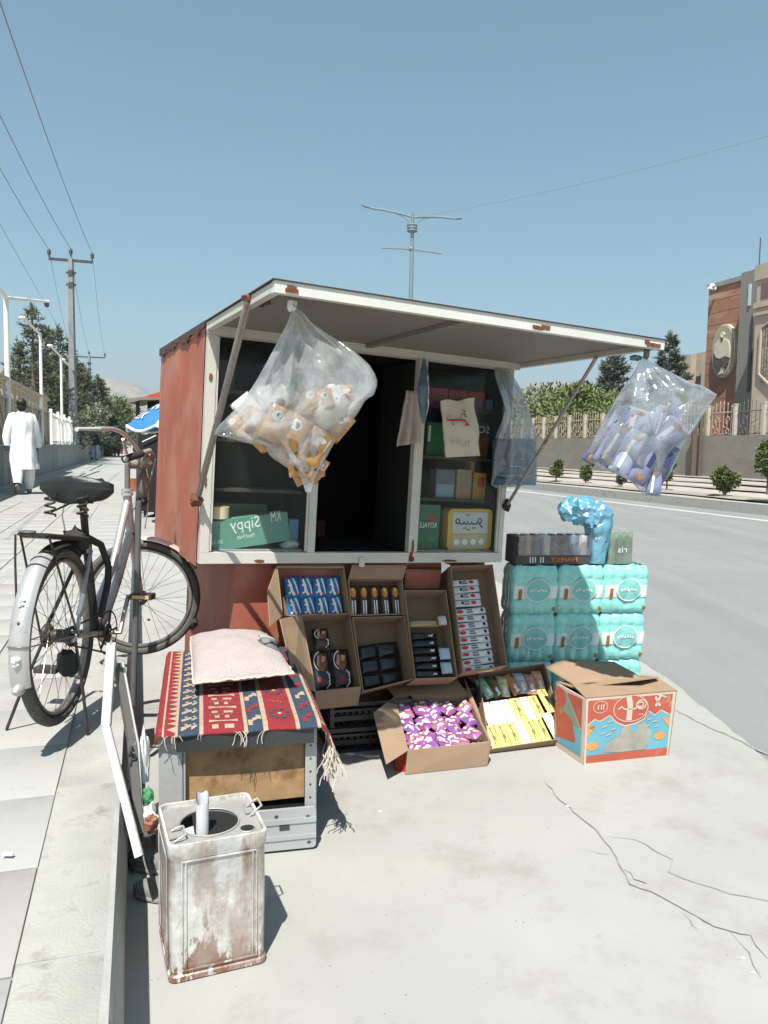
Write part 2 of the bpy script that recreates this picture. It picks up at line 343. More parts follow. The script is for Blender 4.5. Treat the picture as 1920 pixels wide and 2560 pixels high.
for i in range(36):
    for j in range(6):
        u0 = -0.5+i*.42; v0 = -.245-(j+1)*.415
        if slabm is None or (i+j) % 5 == 0:
            b = MB(); g = .0022
            dz = rnd(-.002, .002)
            b.add([V((0, 0, 0))+SU*(a+s)+SV*(c+t)+V((0, 0, z)) for z, s_ in ((-.01, 0), (-.001, 0), (.001, .004)) for a, c, s, t in ((g, .0004, s_, s_/4), (.42-g, .0004, -s_, s_/4), (.42-g, .4146, -s_, -s_/4), (g, .4146, s_, -s_/4))],
                  [(8, 9, 10, 11)]+[(r*4+q, r*4+(q+1) % 4, (r+1)*4+(q+1) % 4, (r+1)*4+q) for r in range(2) for q in range(4)])
            ob = b.build('paving_slab', M_slab2 if rnd(0, 1) < .3 else M_slab, parent=walk, sharp=60); slabm = ob
            me = ob.data
        else:
            ob = bpy.data.objects.new('paving_slab', me); COL.objects.link(ob); ob.parent = walk
        ob.location = st(u0, v0, sz(v0+.2)+rnd(-.0015, .0015)); ob.rotation_euler = (rnd(-.003, .003), radians(0)+rnd(-.003, .003), rnd(-.004, .004))
# hills, both sides, far away
def ridge(name, prof, Y, m, depth, seed):
    b = MB(); n = 140; rows = 14
    def H(x):
        for i in range(len(prof)-1):
            if prof[i][0] <= x <= prof[i+1][0]:
                t = (x-prof[i][0])/(prof[i+1][0]-prof[i][0]); t = t*t*(3-2*t); return prof[i][1]*(1-t)+prof[i+1][1]*t
        return prof[-1][1]
    def fn(s, t):
        x = prof[0][0]+(prof[-1][0]-prof[0][0])*s; top = at_y(x, H(x), Y)
        h = max(top.z, 2); k = sin(min(t*1.0, 1)*pi/2) if t < .8 else 1-(t-.8)*1.2
        p = V((top.x*(1+(t-.8)*depth/Y), Y+(t-.8)*depth, -1)); nn = noise.fractal(V((p.x/260+seed, p.y/260, 0)), 1, 2, 5)
        p.z = h*k+nn*h*.16*min(1, t*3) - (0 if t > .05 else 6); return p
    b.grid(fn, n, rows); b.build(name, m, kind='structure', origin=(0, Y, 0), sharp=80)
M_hill = mat('hill_rock', (0.34, 0.295, 0.255), 1, var=0.2, scale=0.01, dirt=(0.25, 0.22, 0.19), dirt_amt=0.5, dscale=0.012, spec=0.05)
ridge('hills', [(-900, 950), (-300, 930), (-60, 905), (20, 915), (100, 935), (190, 962), (240, 942), (264, 933), (300, 940), (330, 950), (395, 985), (480, 1010), (600, 1060), (760, 1090)], 2600, M_hill, 900, 2)
ridge('hills', [(1000, 1115), (1200, 1010), (1320, 962), (1420, 950), (1500, 960), (1650, 990), (1900, 1020), (2600, 1060)], 2900, M_hill, 900, 9)
# ------------------------------------------------------------------ left wall, balustrade, fence
M_wall = mat('wall_render', (0.27, 0.27, 0.255), 0.95, var=0.12, scale=1.2, bump=0.4, bscale=25, dirt=(0.17, 0.17, 0.155), dirt_amt=0.55, dscale=2.2, dstretch=(1.6, 1.6, 0.35))
M_beige = mat('beige_stone', (0.44, 0.38, 0.28), 0.9, var=0.15, scale=2, bump=0.3, dirt=(0.27, 0.24, 0.18), dirt_amt=0.4, dscale=2.5)
M_beige2 = mat('beige_panel', (0.36, 0.30, 0.22), 0.9, var=0.2, scale=3, bump=0.3)
M_steelw = mat('white_steel', (0.72, 0.72, 0.68), 0.5, var=0.06, dirt=(0.5, 0.47, 0.42), dirt_amt=0.3, dscale=3)
M_iron = mat('dark_iron', (0.06, 0.06, 0.055), 0.6, var=0.2)
lw = thing('boundary_wall', st(20, -2.9, sz(-2.8)), 'low grey weathered concrete wall along the left pavement', 'wall')
b = MB(); b.obox(st(4, -3.05, 0), SU*150, SV*0.28, V((0, 0, 1.26))); b.build('wall_body', M_wall, parent=lw)
b = MB(); b.obox(st(4, -3.08, 1.262), SU*150, SV*0.34, V((0, 0, .06))); b.build('coping', M_wall, parent=lw)
b = MB(); b.obox(st(4, -2.765, .2), SU*150, SV*0.16, V((0, 0, .235))); b.build('plinth', M_kerb, parent=lw)
fz = 1.33
ztop = at_v(0, 937, -2.95).z
bal = thing('balustrade_fence', st(14, -2.95, fz), 'beige stone fence with balusters on the low wall beside the man in white', 'fence')
uu = 9.0
PT = ztop
def bpost(u0, wd, hh): 
    b = MB(); b.obox(st(u0, -3.03, fz), SU*wd, SV*.16, V((0, 0, hh-fz))); b.build('pilaster', M_beige, parent=bal)
b = MB(); b.obox(st(8, -3.04, PT-.07), SU*21, SV*.18, V((0, 0, .07))); b.build('top_rail', M_beige, parent=bal)
b = MB(); b.obox(st(8, -3.03, PT-.50), SU*21, SV*.16, V((0, 0, .06))); b.build('lower_rail', M_beige, parent=bal)
bm_ = None
for i in range(27):
    u0 = 8.2+i*.78
    if bm_ is None:
        b = MB(); hs_ = [(0, .07), (.03, .07), (.05, .04), (.14, .075), (.22, .06), (.28, .035), (.33, .07), (.37, .07)]
        c = V((0, 0, 0)); b.tube([c+V((0, 0, h)) for h, r_ in hs_], [r_ for h, r_ in hs_], 8)
        ob = b.build('baluster', M_beige, parent=bal); ob.data.transform(Matrix.Translation(WORLD[bal.name])); bm_ = ob.data
    else: ob = bpy.data.objects.new('baluster', bm_); COL.objects.link(ob); ob.parent = bal
    ob.location = st(u0, -2.95, PT-.44)-WORLD[bal.name]
for u0 in (8.6, 11.6, 14.6, 17.3, 20.6, 24.2, 28.6): bpost(u0, .26, PT-.5)
for i, u0 in enumerate((8.9, 11.9, 14.9, 17.6, 20.9, 24.5)):
    u1 = (11.55, 14.55, 17.25, 20.55, 24.15, 28.55)[i]
    b = MB(); b.obox(st(u0, -3.0, fz), SU*(u1-u0), SV*.05, V((0, 0, PT-.5-fz))); b.build('panel', M_beige2, parent=bal)
    b = MB(); L_ = u1-u0; h_ = PT-.5-fz
    for (a0, z0, a1, z1) in ((.1, .05, .5, .95), (.9, .05, .5, .95), (.3, .05, .5, .5), (.7, .05, .5, .5)):
        p0 = st(u0+a0*L_, -2.93, fz+z0*h_); p1 = st(u0+a1*L_, -2.93, fz+z1*h_); b.tube([p0, p1], .035, 4)
    b.build('lattice', M_beige, parent=bal)
# iron fence further along
fn_ = thing('iron_fence', st(45, -2.95, fz), 'thin pale railings on the wall beyond the balustrade, by the dark conifers', 'fence')
for i in range(22):
    u0 = 30+i*2.6; b = MB(); b.obox(st(u0, -3, fz), SU*.12, SV*.1, V((0, 0, 1.25))); b.build('post', M_steelw, parent=fn_)
    for z in (.1, 1.0): b = MB(); b.obox(st(u0+.12, -2.97, fz+z), SU*2.47, SV*.03, V((0, 0, .04))); b.build('rail', M_steelw, parent=fn_)
    if i < 9:
        b = MB()
        for k in range(8): b.tube([st(u0+.3+k*.3, -2.955, fz+.02), st(u0+.3+k*.3, -2.955, fz+1.15)], .011, 4)
        b.build('pickets', M_steelw, parent=fn_, kind='stuff')
# ------------------------------------------------------------------ white lamp posts on the left
def lamp(px, ytop, v, lab, arms, rr=.055):
    top = at_v(px, ytop, v); u0 = top.dot(SU)
    t = thing('street_lamp', st(u0, v, fz), lab, 'street lamp', 'white lamp posts along the left wall')
    b = MB(); b.tube([st(u0, v, fz-.05), V((top.x, top.y, top.z))], [rr, rr*.8], 10); b.build('pole', M_steelw, parent=t)
    for (ax, ay, head) in arms:
        e = at_v(ax, ay, v); 
        b = MB(); b.tube([top, e], rr*.7, 8); b.build('arm', M_steelw, parent=t)
        if head:
            d = (e-top).normalized(); b = MB(); c = e+d*.12
            b.tube([e, e+d*.05, c, c+d*.16, c+d*.22], [.04, .09, .11, .10, .03], 10, flat=.5); b.build('lamp_head', M_steelw, parent=t)
            if head == 2:
                b = MB(); b.tube([c+V((0, 0, -.03)), c+d*.1+V((0, 0, -.12)), c+d*.22+V((0, 0, -.13))], [.09, .08, .05], 8); b.build('camera_dome', M_iron, parent=t)
    return t
sx = lambda x, y: (x*.2532, y*.2532+600)
lamp(*sx(58, 570), -2.9, 'tall white lamp post at the left edge, arm reaching right over the pavement', [(*sx(455, 608), 2), (*sx(-40, 450), 0)], .07)
lamp(*sx(398, 930), -2.9, 'second white lamp post, slanted arm rising in front of the tall conifer', [(*sx(240, 780), 1)])
lamp(*sx(602, 1150), -2.9, 'third white lamp post, small, half hidden in the conifers', [(*sx(500, 1050), 1)])
lamp(*sx(728, 1285), -2.9, 'fourth white lamp post, thin one right of the conifers', [(*sx(625, 1185), 1)], .075)
# ------------------------------------------------------------------ power poles and wires
M_pole = mat('pole_concrete', (0.22, 0.23, 0.235), 0.9, var=0.15, scale=3, bump=0.2)
M_dark = mat('dark_metal', (0.05, 0.055, 0.06), 0.55, var=0.2)
M_wire = mat('wire_grey', (0.16, 0.18, 0.2), 0.6, var=0.05)
def ppole(px, py, v, lab, hw):
    top = at_v(px, py, v); u0 = top.dot(SU)
    t = thing('power_pole', st(u0, v, 0), lab, 'power pole', 'power poles on the left')
    b = MB(); b.tube([st(u0, v, -.1), V((top.x, top.y, top.z+.1))], [.24, .13], 4, mi=0); b.build('pole', M_pole, parent=t)
    b = MB(); b.obox(st(u0-.06, v-hw, top.z-.04), SU*.12, SV*hw*2, V((0, 0, .11))); b.build('crossarm', M_dark, parent=t)
    ins = []
    for s in (-1, 0, 1):
        p = st(u0, v+s*hw*.98, top.z+.07+(.1 if s == 0 else 0)); b = MB()
        b.tube([p, p+V((0, 0, .12)), p+V((0, 0, .14)), p+V((0, 0, .22)), p+V((0, 0, .24)), p+V((0, 0, .36)), p+V((0, 0, .38))], [.03, .03, .09, .07, .1, .06, .02], 8)
        b.build('insulator', M_dark, parent=t); ins.append(p+V((0, 0, .37)))
    for dz in (.55, 1.1):
        b = MB(); b.tube([st(u0, v-.22, top.z-dz), st(u0, v+.22, top.z-dz)], .05, 6); b.tube([st(u0, v, top.z-dz-.16), st(u0, v, top.z-dz+.1)], .15, 6); b.build('clamp', M_dark, parent=t)
    return ins
i1 = ppole(*sx(700, 205), -2.95, 'near power pole with a crossarm and three insulators, above the conifers', .96)
i2 = ppole(*sx(880, 1158), -4.3, 'far power pole, small and pale, right of the near one', 1.4)
def wire(name, a, c, sag, r, lab, grp=None, n=24):
    pts = [a.lerp(c, i/n)-V((0, 0, sag*4*(i/n)*(1-i/n))) for i in range(n+1)]
    b = MB(); b.tube(pts, r, 4); b.build(name, M_wire, label=lab, cat='wire', group=grp, sharp=80)
near = [at_v(-240, -60, -3.9), at_v(-150, -60, -3.0), at_v(-1, -30, -2.15)]
for k, (lab) in enumerate(('leftmost overhead wire running to the left end of the crossarm', 'middle overhead wire running to the top of the near power pole', 'overhead wire running from the top left corner to the right end of the crossarm')):
    a = i1[k]; d = (near[k]-a); wire('overhead_wire', a, a+d*1.25, .35, .012, lab, 'overhead wires')
    wire('overhead_wire', i1[k], i2[k], .8, .012, ('leftmost', 'middle', 'rightmost')[k]+' thin wire between the two power poles', 'overhead wires')
a = i2[0]; d = at_v(-30, 500, -3.6)
wire('overhead_wire', a, a+(d-a)*1.3, .1, .008, 'faint low wire at the far left below the other overhead wires', 'overhead wires')
# ------------------------------------------------------------------ double street light in the middle
M_lampst = mat('galvanised', (0.17, 0.22, 0.24), 0.5, var=0.1)
sl_ = lambda x, y: (x*.217+880, y*.217+480)
YL = 36.0
def L(x, y): return at_y(*sl_(x, y), YL)
base = at_y(1018, 1130, YL); base.z = 0; topp = L(700, 245)
t = thing('street_light', base, 'tall thin double-armed street light rising behind the kiosk roof', 'street light')
b = MB(); b.tube([base, topp], [.16, .07], 10); b.build('pole', M_lampst, parent=t)
for pts, brace, head in ((((695, 292), (600, 262), (480, 232), (350, 206), (215, 186)), ((655, 360), (640, 322), (600, 292), (500, 240)), ((215, 186), (110, 150))),
                         (((695, 292), (800, 288), (930, 285), (1060, 293), (1175, 308)), ((755, 360), (780, 325), (830, 308), (900, 297)), ((1175, 310), (1272, 304)))):
    b = MB(); b.tube([L(*p) for p in pts], .045, 8); b.build('arm', M_lampst, parent=t)
    b = MB(); b.tube([L(*p) for p in brace], .025, 6); b.build('brace', M_lampst, parent=t)
    p, q = L(*head[0]), L(*head[1]); b = MB(); b.tube([p, p.lerp(q, .3), p.lerp(q, .8), q], [.04, .1, .1, .04], 10, flat=.45); b.build('lamp_head', M_lampst, parent=t)
for y in (385, 415, 450):
    b = MB(); c = L(693, y); b.torus(c, V((1, 0, 0)), V((0, 1, 0)), .22, .03, 16, 6); b.tube([c-V((.22, 0, 0)), c+V((.22, 0, 0))], .025, 5); b.build('collar', M_lampst, parent=t)
b = MB(); b.tube([L(340, 643), L(680, 658), L(1035, 712)], .035, 6); b.build('banner_arm', M_lampst, parent=t)
b = MB(); c = L(680, 656); b.ball(c, .12, .12, .12); b.build('banner_joint', M_lampst, parent=t)
wire('overhead_wire', L(693, 300), at_y(2150, 275, 24), .25, .007, 'faint single wire slanting up to the right edge of the sky')
# ================================================================== TREES
M_needle = mat('needles', (0.105, 0.125, 0.080), 0.8, var=0.55, scale=1.2, spec=0.2)
M_needle2 = mat('needles_blue', (0.095, 0.115, 0.090), 0.8, var=0.5, scale=1.2, spec=0.2)
M_leaf = mat('leaves', (0.14, 0.17, 0.065), 0.75, var=0.5, scale=1.0, spec=0.2)
M_leafp = mat('leaves_pale', (0.23, 0.235, 0.16), 0.8, var=0.4, scale=1.0, spec=0.2)
M_bark = mat('bark', (0.13, 0.10, 0.075), 0.95, var=0.3, scale=6, bump=0.5)
def leafquad(b, p, d, s, wd):
    n = V((rnd(-1, 1), rnd(-1, 1), rnd(-1, 1))); q = d.cross(n)
    if q.length < 1e-3: return
    q.normalize(); b.add([p-q*wd/2, p+q*wd/2, p+d*s+q*wd*.2, p+d*s-q*wd*.2], [(0, 1, 2, 3)])
def conifer(base, h, r, lab, seed, m, dens=1.0, low=.08, grp=None, ls=1.0, name='conifer_tree'):
    random.seed(seed); base = V(base)
    t = thing(name, base, lab, 'tree', grp)
    b = MB(); b.tube([base+V((0, 0, -.3)), base+V((rnd(-.1, .1), rnd(-.1, .1), h*.5)), base+V((0, 0, h*.97))], [h*.022, h*.014, .02], 7)
    c = MB(); nl = int(13*dens+h*1.6)
    for i in range(nl):
        f = low+(1-low)*(i/nl)**1.05; z = h*f
        env = (1-f)**.75*min(1, (f-low)*5+.45)
        for k in range(int(5+rnd(0, 3))):
            a = rnd(0, 2*pi); L_ = r*env*rnd(.55, 1.18)+.12
            d = V((cos(a), sin(a), 0)); pts = []
            droop = rnd(-.05, .28)
            for s in range(5):
                q = s/4; pts.append(base+V((0, 0, z))+d*L_*q+V((0, 0, L_*(droop*q*q*1.8-.12*q))))
            b.tube(pts, [.03*L_/max(r, .5)+.012, .02, .015, .01, .006], 3, caps=False)
            nt = max(3, int(L_*7.5*dens))
            for s in range(nt):
                q = rnd(.18, 1)**.8; j = min(int(q*4), 3); p = pts[j].lerp(pts[j+1], q*4-j)
                p = p+V((rnd(-1, 1), rnd(-1, 1), rnd(-.6, .8)))*(.10+.10*L_)*(1.1-q*.5)
                for e in range(5):
                    dd = (d*rnd(0, 1)+V((rnd(-1, 1), rnd(-1, 1), rnd(-.2, 1.1)))).normalized(); leafquad(c, p, dd, rnd(.13, .30)*ls, rnd(.03, .07)*ls)
    for s in range(30): leafquad(c, base+V((0, 0, h*rnd(.9, 1.0))), V((rnd(-.5, .5), rnd(-.5, .5), 1)).normalized(), .35*ls, .08)
    b.build('trunk', M_bark, parent=t); c.build('crown', m, parent=t, sharp=180); return t
def leafy(base, h, r, lab, seed, m, n=5000, ls=.2, trunkh=.35, grp=None, name='broadleaf_tree', squash=1, cat='tree', lumps=14, inner=.35):
    random.seed(seed); base = V(base); t = thing(name, base, lab, cat, grp)
    b = MB(); b.tube([base+V((0, 0, -.1)), base+V((0, 0, h*trunkh)), base+V((0, 0, h*.7))], [r*.07+.012, r*.05+.01, .01], 7)
    cz_ = h*(trunkh+1)/2; rz = h*(1-trunkh)/2
    L_ = []
    for i in range(lumps):
        a = rnd(0, 2*pi); e = rnd(-.8, 1); q = rnd(.3, .72)
        c0 = base+V((cos(a)*r*q*sqrt(1-e*e*.6), sin(a)*r*q*sqrt(1-e*e*.6), cz_+e*rz*.62)); L_.append((c0, rnd(.32, .55)*r))
        b.tube([base+V((0, 0, h*trunkh*rnd(.6, 1))), (base+V((0, 0, h*.5))).lerp(c0, .5), c0], [r*.03+.006, r*.02+.004, .004], 4)
    c = MB()
    for i in range(n):
        c0, lr = random.choice(L_); d = V((random.gauss(0, 1), random.gauss(0, 1), random.gauss(0, 1))).normalized()
        p = c0+V((d.x, d.y, d.z*squash))*lr*rnd(inner, 1.08)**.6
        dd = (d+V((rnd(-1, 1), rnd(-1, 1), rnd(-1, 1)))*.9).normalized(); leafquad(c, p, dd, rnd(.6, 1.3)*ls, rnd(.4, .8)*ls)
    b.build('trunk', M_bark, parent=t); c.build('crown', m, parent=t, sharp=180); return t
G1 = 'conifers behind the left wall'
def cl(px, py, Y, r, lab, seed, m, dens=1.3, low=.05, ls=1.0):
    p = at_y(*sx(px, py), Y); conifer((p.x, p.y, 0.2), p.z-.2, r, lab, seed, m, dens, low, G1, ls)
cl(318, 655, 36, 2.3, 'tallest dark conifer with a spiky top, between the first two white lamp posts', 11, M_needle, 1.0, .10, 1.0)
cl(470, 895, 42, 1.9, 'dark conifer just right of the second white lamp post', 12, M_needle2, 1.0, .1, 1.0)
cl(570, 870, 40, 2.6, 'dark conifer with thin tip behind the third white lamp post', 13, M_needle, 1.0, .10, 1.0)
cl(690, 1080, 46, 2.2, 'dense dark conifer at the foot of the power pole', 14, M_needle, 1.0, .1, 1.1)
cl(760, 1200, 52, 2.3, 'conifer right of the power pole beside the far pole', 15, M_needle, 1.0, .1, 1.1)
cl(835, 1285, 60, 1.9, 'smaller conifer with a narrow tip left of the hill', 16, M_needle2, 1.4, .04, 1.4)
cl(962, 1370, 66, 3.1, 'broad conifer with a pointed top in front of the hill', 17, M_needle, 1.5, .04, 1.4)
cl(200, 1050, 44, 2.2, 'dark conifer low behind the balustrade on the far left', 18, M_needle, 1.4, .04, 1.1)
def ll(px, py, Y, r, lab, seed, m, n, ls): p = at_y(*sx(px, py), Y); leafy((p.x, p.y, 0.2), p.z-.2, r, lab, seed, m, n, ls, .18, None)
ll(1060, 1540, 70, 2.6, 'round bright green tree right of the broad conifer', 21, M_leaf, 4500, .26)
ll(1190, 1590, 90, 3.0, 'pale dusty tree at the end of the left pavement', 22, M_leafp, 3500, .3)
ll(880, 1560, 50, 1.3, 'light green bush tree in front of the broad conifer', 23, M_leafp, 1800, .2)
ll(700, 1640, 44, 1.2, 'pale shrub behind the thin railings', 24, M_leafp, 1500, .16)
# small planting behind the low wall at far left
p = at_v(12, 1090, -3.6); leafy((p.x, p.y, .3), 2.0, .6, 'small green shrub behind the low wall at the left edge', 25, M_leaf, 1500, .09, .1, name='shrub', cat='shrub')
# ================================================================== RIGHT SIDE
s5 = lambda x, y: (x*.434+1200, y*.434+640)
M_stonew = mat('stone_wall', (0.21, 0.19, 0.165), 0.95, var=0.12, scale=2, bump=0.5, bscale=12, dirt=(0.16, 0.145, 0.13), dirt_amt=0.4, dscale=1.5, dstretch=(1, 1, 2.5))
VW = 19.0
def vu(px, v=VW): return at_v(px, 1100, v).dot(SU)
WT = 1.97
rw = thing('stone_wall', st(30, VW+.1, .5), 'long grey-brown block wall across the road below the fence', 'wall')
b = MB(); b.obox(st(4, VW, .2), SU*110, SV*.35, V((0, 0, WT-.26))); b.build('wall_body', M_stonew, parent=rw)
b = MB(); b.obox(st(4, VW-.04, WT-.058), SU*110, SV*.43, V((0, 0, .1))); b.build('coping', M_stonew, parent=rw)
rng = random.Random(5); cs = None; wz = WORLD[rw.name]
for r_ in range(4):
    for k in range(62):
        u0 = 13+k*.62+(r_ % 2)*.31
        if cs is None:
            b = MB(); hh = .315
            o_ = wz; b.obox(o_+SU*.01+V((0, 0, .008)), SU*.60, -SV*.03, V((0, 0, hh-.016))); cs = b.build('stone_block', M_stonew, parent=rw).data; ob = rw.children[-1]
        else: ob = bpy.data.objects.new('stone_block', cs); COL.objects.link(ob); ob.parent = rw
        ob.location = st(u0, VW-rng.uniform(-.01, .012), .62+r_*.322)-wz
M_pick = mat('fence_paint', (0.40, 0.32, 0.25), 0.6, var=0.15, scale=4)
M_pickd = mat('fence_dark', (0.13, 0.11, 0.10), 0.6, var=0.2)
M_postw = mat('post_cream', (0.42, 0.38, 0.31), 0.7, var=0.1, dirt=(0.45, 0.36, 0.28), dirt_amt=.3, dscale=4)
fc = thing('ornamental_fence', st(30, VW+.15, WT), 'fence of cream posts and curled iron panels on the stone wall across the road', 'fence')
us = [vu(s5(x, 0)[0], VW+.15) for x in (1800, 1630, 1465, 1310)]
gap = us[1]-us[0]
allu = []; a0 = us[3]
far = [vu(s5(x, 0)[0], VW+.15) for x in (703, 603, 512, 435, 365, 300, 240, 180)]
k = max(1, round((far[0]-a0)/2.35)); allu = us+[a0+(far[0]-a0)*i/k for i in range(1, k)]+far
picks = {}
for i, u0 in enumerate(allu):
    b = MB(); b.obox(st(u0-.05, VW+.08, WT+.04), SU*.10, SV*.12, V((0, 0, 1.04))); b.obox(st(u0-.06, VW+.07, WT+1.082), SU*.12, SV*.14, V((0, 0, .04))); b.build('post', M_postw, parent=fc)
    if i+1 < len(allu):
        g0, g1 = u0+.1, allu[i+1]-.1; dark = i in (0, 1); mm = M_pickd if dark else M_pick
        for z in (.1, .84): b = MB(); b.obox(st(g0, VW+.13, WT+z), SU*(g1-g0), SV*.04, V((0, 0, .035))); b.build('rail', mm, parent=fc)
        n = max(5, int((g1-g0)/.17)); b = MB()
        for k in range(n):
            q = (k+.5)/n; u1 = g0+(g1-g0)*q; tip = .97+.20*sin(pi*q)
            b.tube([st(u1, VW+.15, WT+.08), st(u1, VW+.15, WT+tip)], .012, 4); b.tube([st(u1, VW+.15, WT+tip), st(u1, VW+.15, WT+tip+.09)], [.026, .003], 4)
        b.build('pickets', mm, parent=fc, kind='stuff')
        b = MB()
        for q in (.25, .72):
            for z in (.22, .42, .62): b.torus(st(g0+(g1-g0)*q+(.05 if z == .42 else -.05), VW+.12, WT+z), SU, V((0, 0, 1)), .085, .012, 14, 4)
        b.build('scroll', mm, parent=fc)
# dark steel post standing in front of the wall
b = MB(); p = at_v(s5(1232, 0)[0], 1185, 18.6); b.obox(V((p.x-.1, p.y, .55)), (.16, 0, 0), (0, .14, 0), (0, 0, 2.2)); b.obox(V((p.x+.14, p.y, .55)), (.1, 0, 0), (0, .1, 0), (0, 0, 2.25))
b.build('gate_post', mat('gate_brown', (0.10, 0.075, 0.06), .7), label='dark double steel post standing against the stone wall', cat='post')
# shrubs in the verge
for (x, y, hpx, wpx, lab, sd) in ((438, 1292, 118, 78, 'small trimmed shrub nearest the hanging crisp bag on the left of the verge row', 31), (608, 1318, 125, 70, 'dark upright shrub second in the verge row', 32),
                              (815, 1340, 90, 60, 'sparse dark shrub half hidden below the blue packet bag', 33), (1075, 1350, 200, 90, 'shrub on a thin stem right behind the blue packet bag', 34), (1405, 1395, 170, 150, 'bushy green shrub standing alone on the right of the verge', 35), (1655, 1350, 290, 130, 'yellow-green shrub cut by the right edge of the photo', 36)):
    px, py = s5(x, y); vv = 14.9; 
    for _ in range(6): 
        p = at_z(px, py, vergez(vv)+.02); vv = min(max(p.dot(SV), 14.2), 18)
    Zd = p.y; h_ = hpx*.434/FPX*Zd; r_ = wpx*.434/FPX*Zd/2
    leafy(p, h_, r_, lab, sd, M_leaf if sd != 33 else M_needle, 2600 if sd != 33 else 500, .085, .16, 'verge shrubs', 'verge_shrub', cat='shrub', lumps=12, inner=.3)
# trees behind the right fence
def cr(px, py, Y, r, lab, seed, dens=1.0, low=.12): p = at_y(*s5(px, py), Y); conifer((p.x, p.y, 0.6), p.z-.6, r, lab, seed, M_needle2, dens, low, None, 1.5, 'cedar_tree')
cr(775, 555, 52, 2.9, 'blue-green cedar with drooping boughs between the kiosk flap and the brick building', 41, 1.3, .1)
cr(1098, 455, 60, 2.9, 'tall dark cedar beside the brick building', 42, 1.6, .1)
def lr(px, py, Y, r, lab, seed, m, n=6500, ls=.22): p = at_y(*s5(px, py), Y); leafy((p.x, p.y, 0.6), p.z-.6, r, lab, seed, m, n, ls, .12)
lr(430, 738, 48, 2.6, 'pale olive tree behind the fence beside the kiosk', 43, M_leafp)
lr(300, 770, 56, 3.2, 'dusty pale tree behind the fence next to the kiosk corner', 44, M_leafp)
lr(545, 722, 46, 2.2, 'yellow-green tree behind the fence left of the cedar', 45, M_leaf)
lr(660, 745, 45, 2.2, 'bright green tree in front of the cedar', 46, M_leaf)
lr(880, 800, 50, 2.4, 'dark green tree partly behind the blue packet bag', 47, M_leaf)
lr(1180, 730, 58, 2.0, 'green tree left of the brick building', 48, M_leaf, 4000)
lr(560, 850, 42, 3.0, 'low wide hedge tree just behind the fence', 49, M_leaf, 6000, .2)
# ------------------------------------------------------------------ brick building with oval relief
M_brick = mat('brick', (0.29, 0.145, 0.095), 0.9, var=0.15, scale=1.0, dirt=(0.40, 0.25, 0.16), dirt_amt=0.5, dscale=.35, dstretch=(.5, .5, 3), bump=.3)
M_tower = mat('tower_render', (0.36, 0.32, 0.24), 0.9, var=0.1, scale=.6)
M_trim = mat('pale_trim', (0.40, 0.33, 0.26), 0.85, var=0.08, scale=.8)
M_glassd = mat('dark_glazing', (0.035, 0.035, 0.04), 0.25, var=0.3, scale=2)
M_maroon = mat('maroon_panel', (0.16, 0.09, 0.085), 0.7, var=0.1)
sB = lambda x, y: (x*.2261+1740, y*.2261+620)
VB = 42.0
def B(x, y, v=VB): return at_v(*sB(x, y), v)
bb = thing('brick_building', B(300, 1700), 'red-brown brick building with an oval relief portrait beside a pale tower', 'building')
uL = B(145, 460).dot(SU); zt_ = B(145, 460).z; uR = B(545, 360).dot(SU)
b = MB(); b.obox(st(uR, VB, 0), SU*(uL-uR), SV*14, V((0, 0, zt_))); b.build('wall', M_brick, parent=bb)
b = MB(); b.obox(st(uR, VB-.12, zt_+.003), SU*(uL-uR+.15), SV*14.3, V((0, 0, .35))); b.build('parapet', M_pole, parent=bb)
for k in range(14):
    z = 1.0+k*(zt_-1)/14; b = MB(); b.obox(st(uR, VB-.012, z), SU*(uL-uR), SV*.012, V((0, 0, .10))); b.build('brick_course', M_brick, parent=bb)
# lower wing to the left, beige fins
q = B(90, 1150, 46); z2 = q.z
wg = thing('beige_wing', st(uL+3, 44, 0), 'low beige annex with vertical fins left of the brick building', 'building')
b = MB(); b.obox(st(uL+.1, 46, 0), SU*9, SV*8, V((0, 0, z2))); b.build('wall', M_tower, parent=wg)
for k in range(5):
    b = MB(); b.obox(st(uL+.3+k*1.9, 45.4, .5), SU*.5, SV*.59, V((0, 0, z2-.6))); b.build('fin', M_trim, parent=wg)
for k in range(4):
    b = MB(); b.obox(st(uL+1.0+k*1.9, 45.85, 2), SU*1.0, SV*.14, V((0, 0, z2-4))); b.build('window', M_glassd, parent=wg)
# oval relief
oc = B(340, 1140); ru = (B(455, 1100).dot(SU)-B(215, 1100).dot(SU))/2*-1; rz = (B(340, 855).z-B(340, 1425).z)/2
fr = Fr(oc-SV*.02, -SU, V((0, 0, 1)), -SV)
rel = [('relief_panel', M_trim, [(0, 0, ru, rz, .25)])]
b = MB(); b.disc(fr(0, 0, 0), fr.x, fr.y, ru*1.06, rz*1.03, fr.z*.30, 36); b.build('relief_rim', mat('relief_rim', (0.5, 0.47, 0.38), .8), parent=bb)
b = MB(); b.disc(fr(0, 0, .30), fr.x, fr.y, ru*.96, rz*.97, fr.z*.06, 36); b.build('relief_panel', mat('relief_ground', (0.30, 0.28, 0.21), .8, var=.1), parent=bb)
M_robe = mat('relief_robe', (0.50, 0.46, 0.36), .8, var=.1, scale=1.5); M_rdark = mat('relief_dark', (0.07, 0.075, 0.06), .8, var=.4, scale=1.5)
b = MB(); b.disc(fr(.0*ru, .62*rz, .36), fr.x, fr.y, .17*ru, .10*rz, fr.z*.14, 14, 0)
b.ball(fr(.02*ru, .53*rz, .42), .13*ru, .12, .08*rz, mi=0)
def poly(pts, h, t, mi): b.slab([fr(x*ru, y*rz, h) for x, y in pts], fr.z*t, mi)
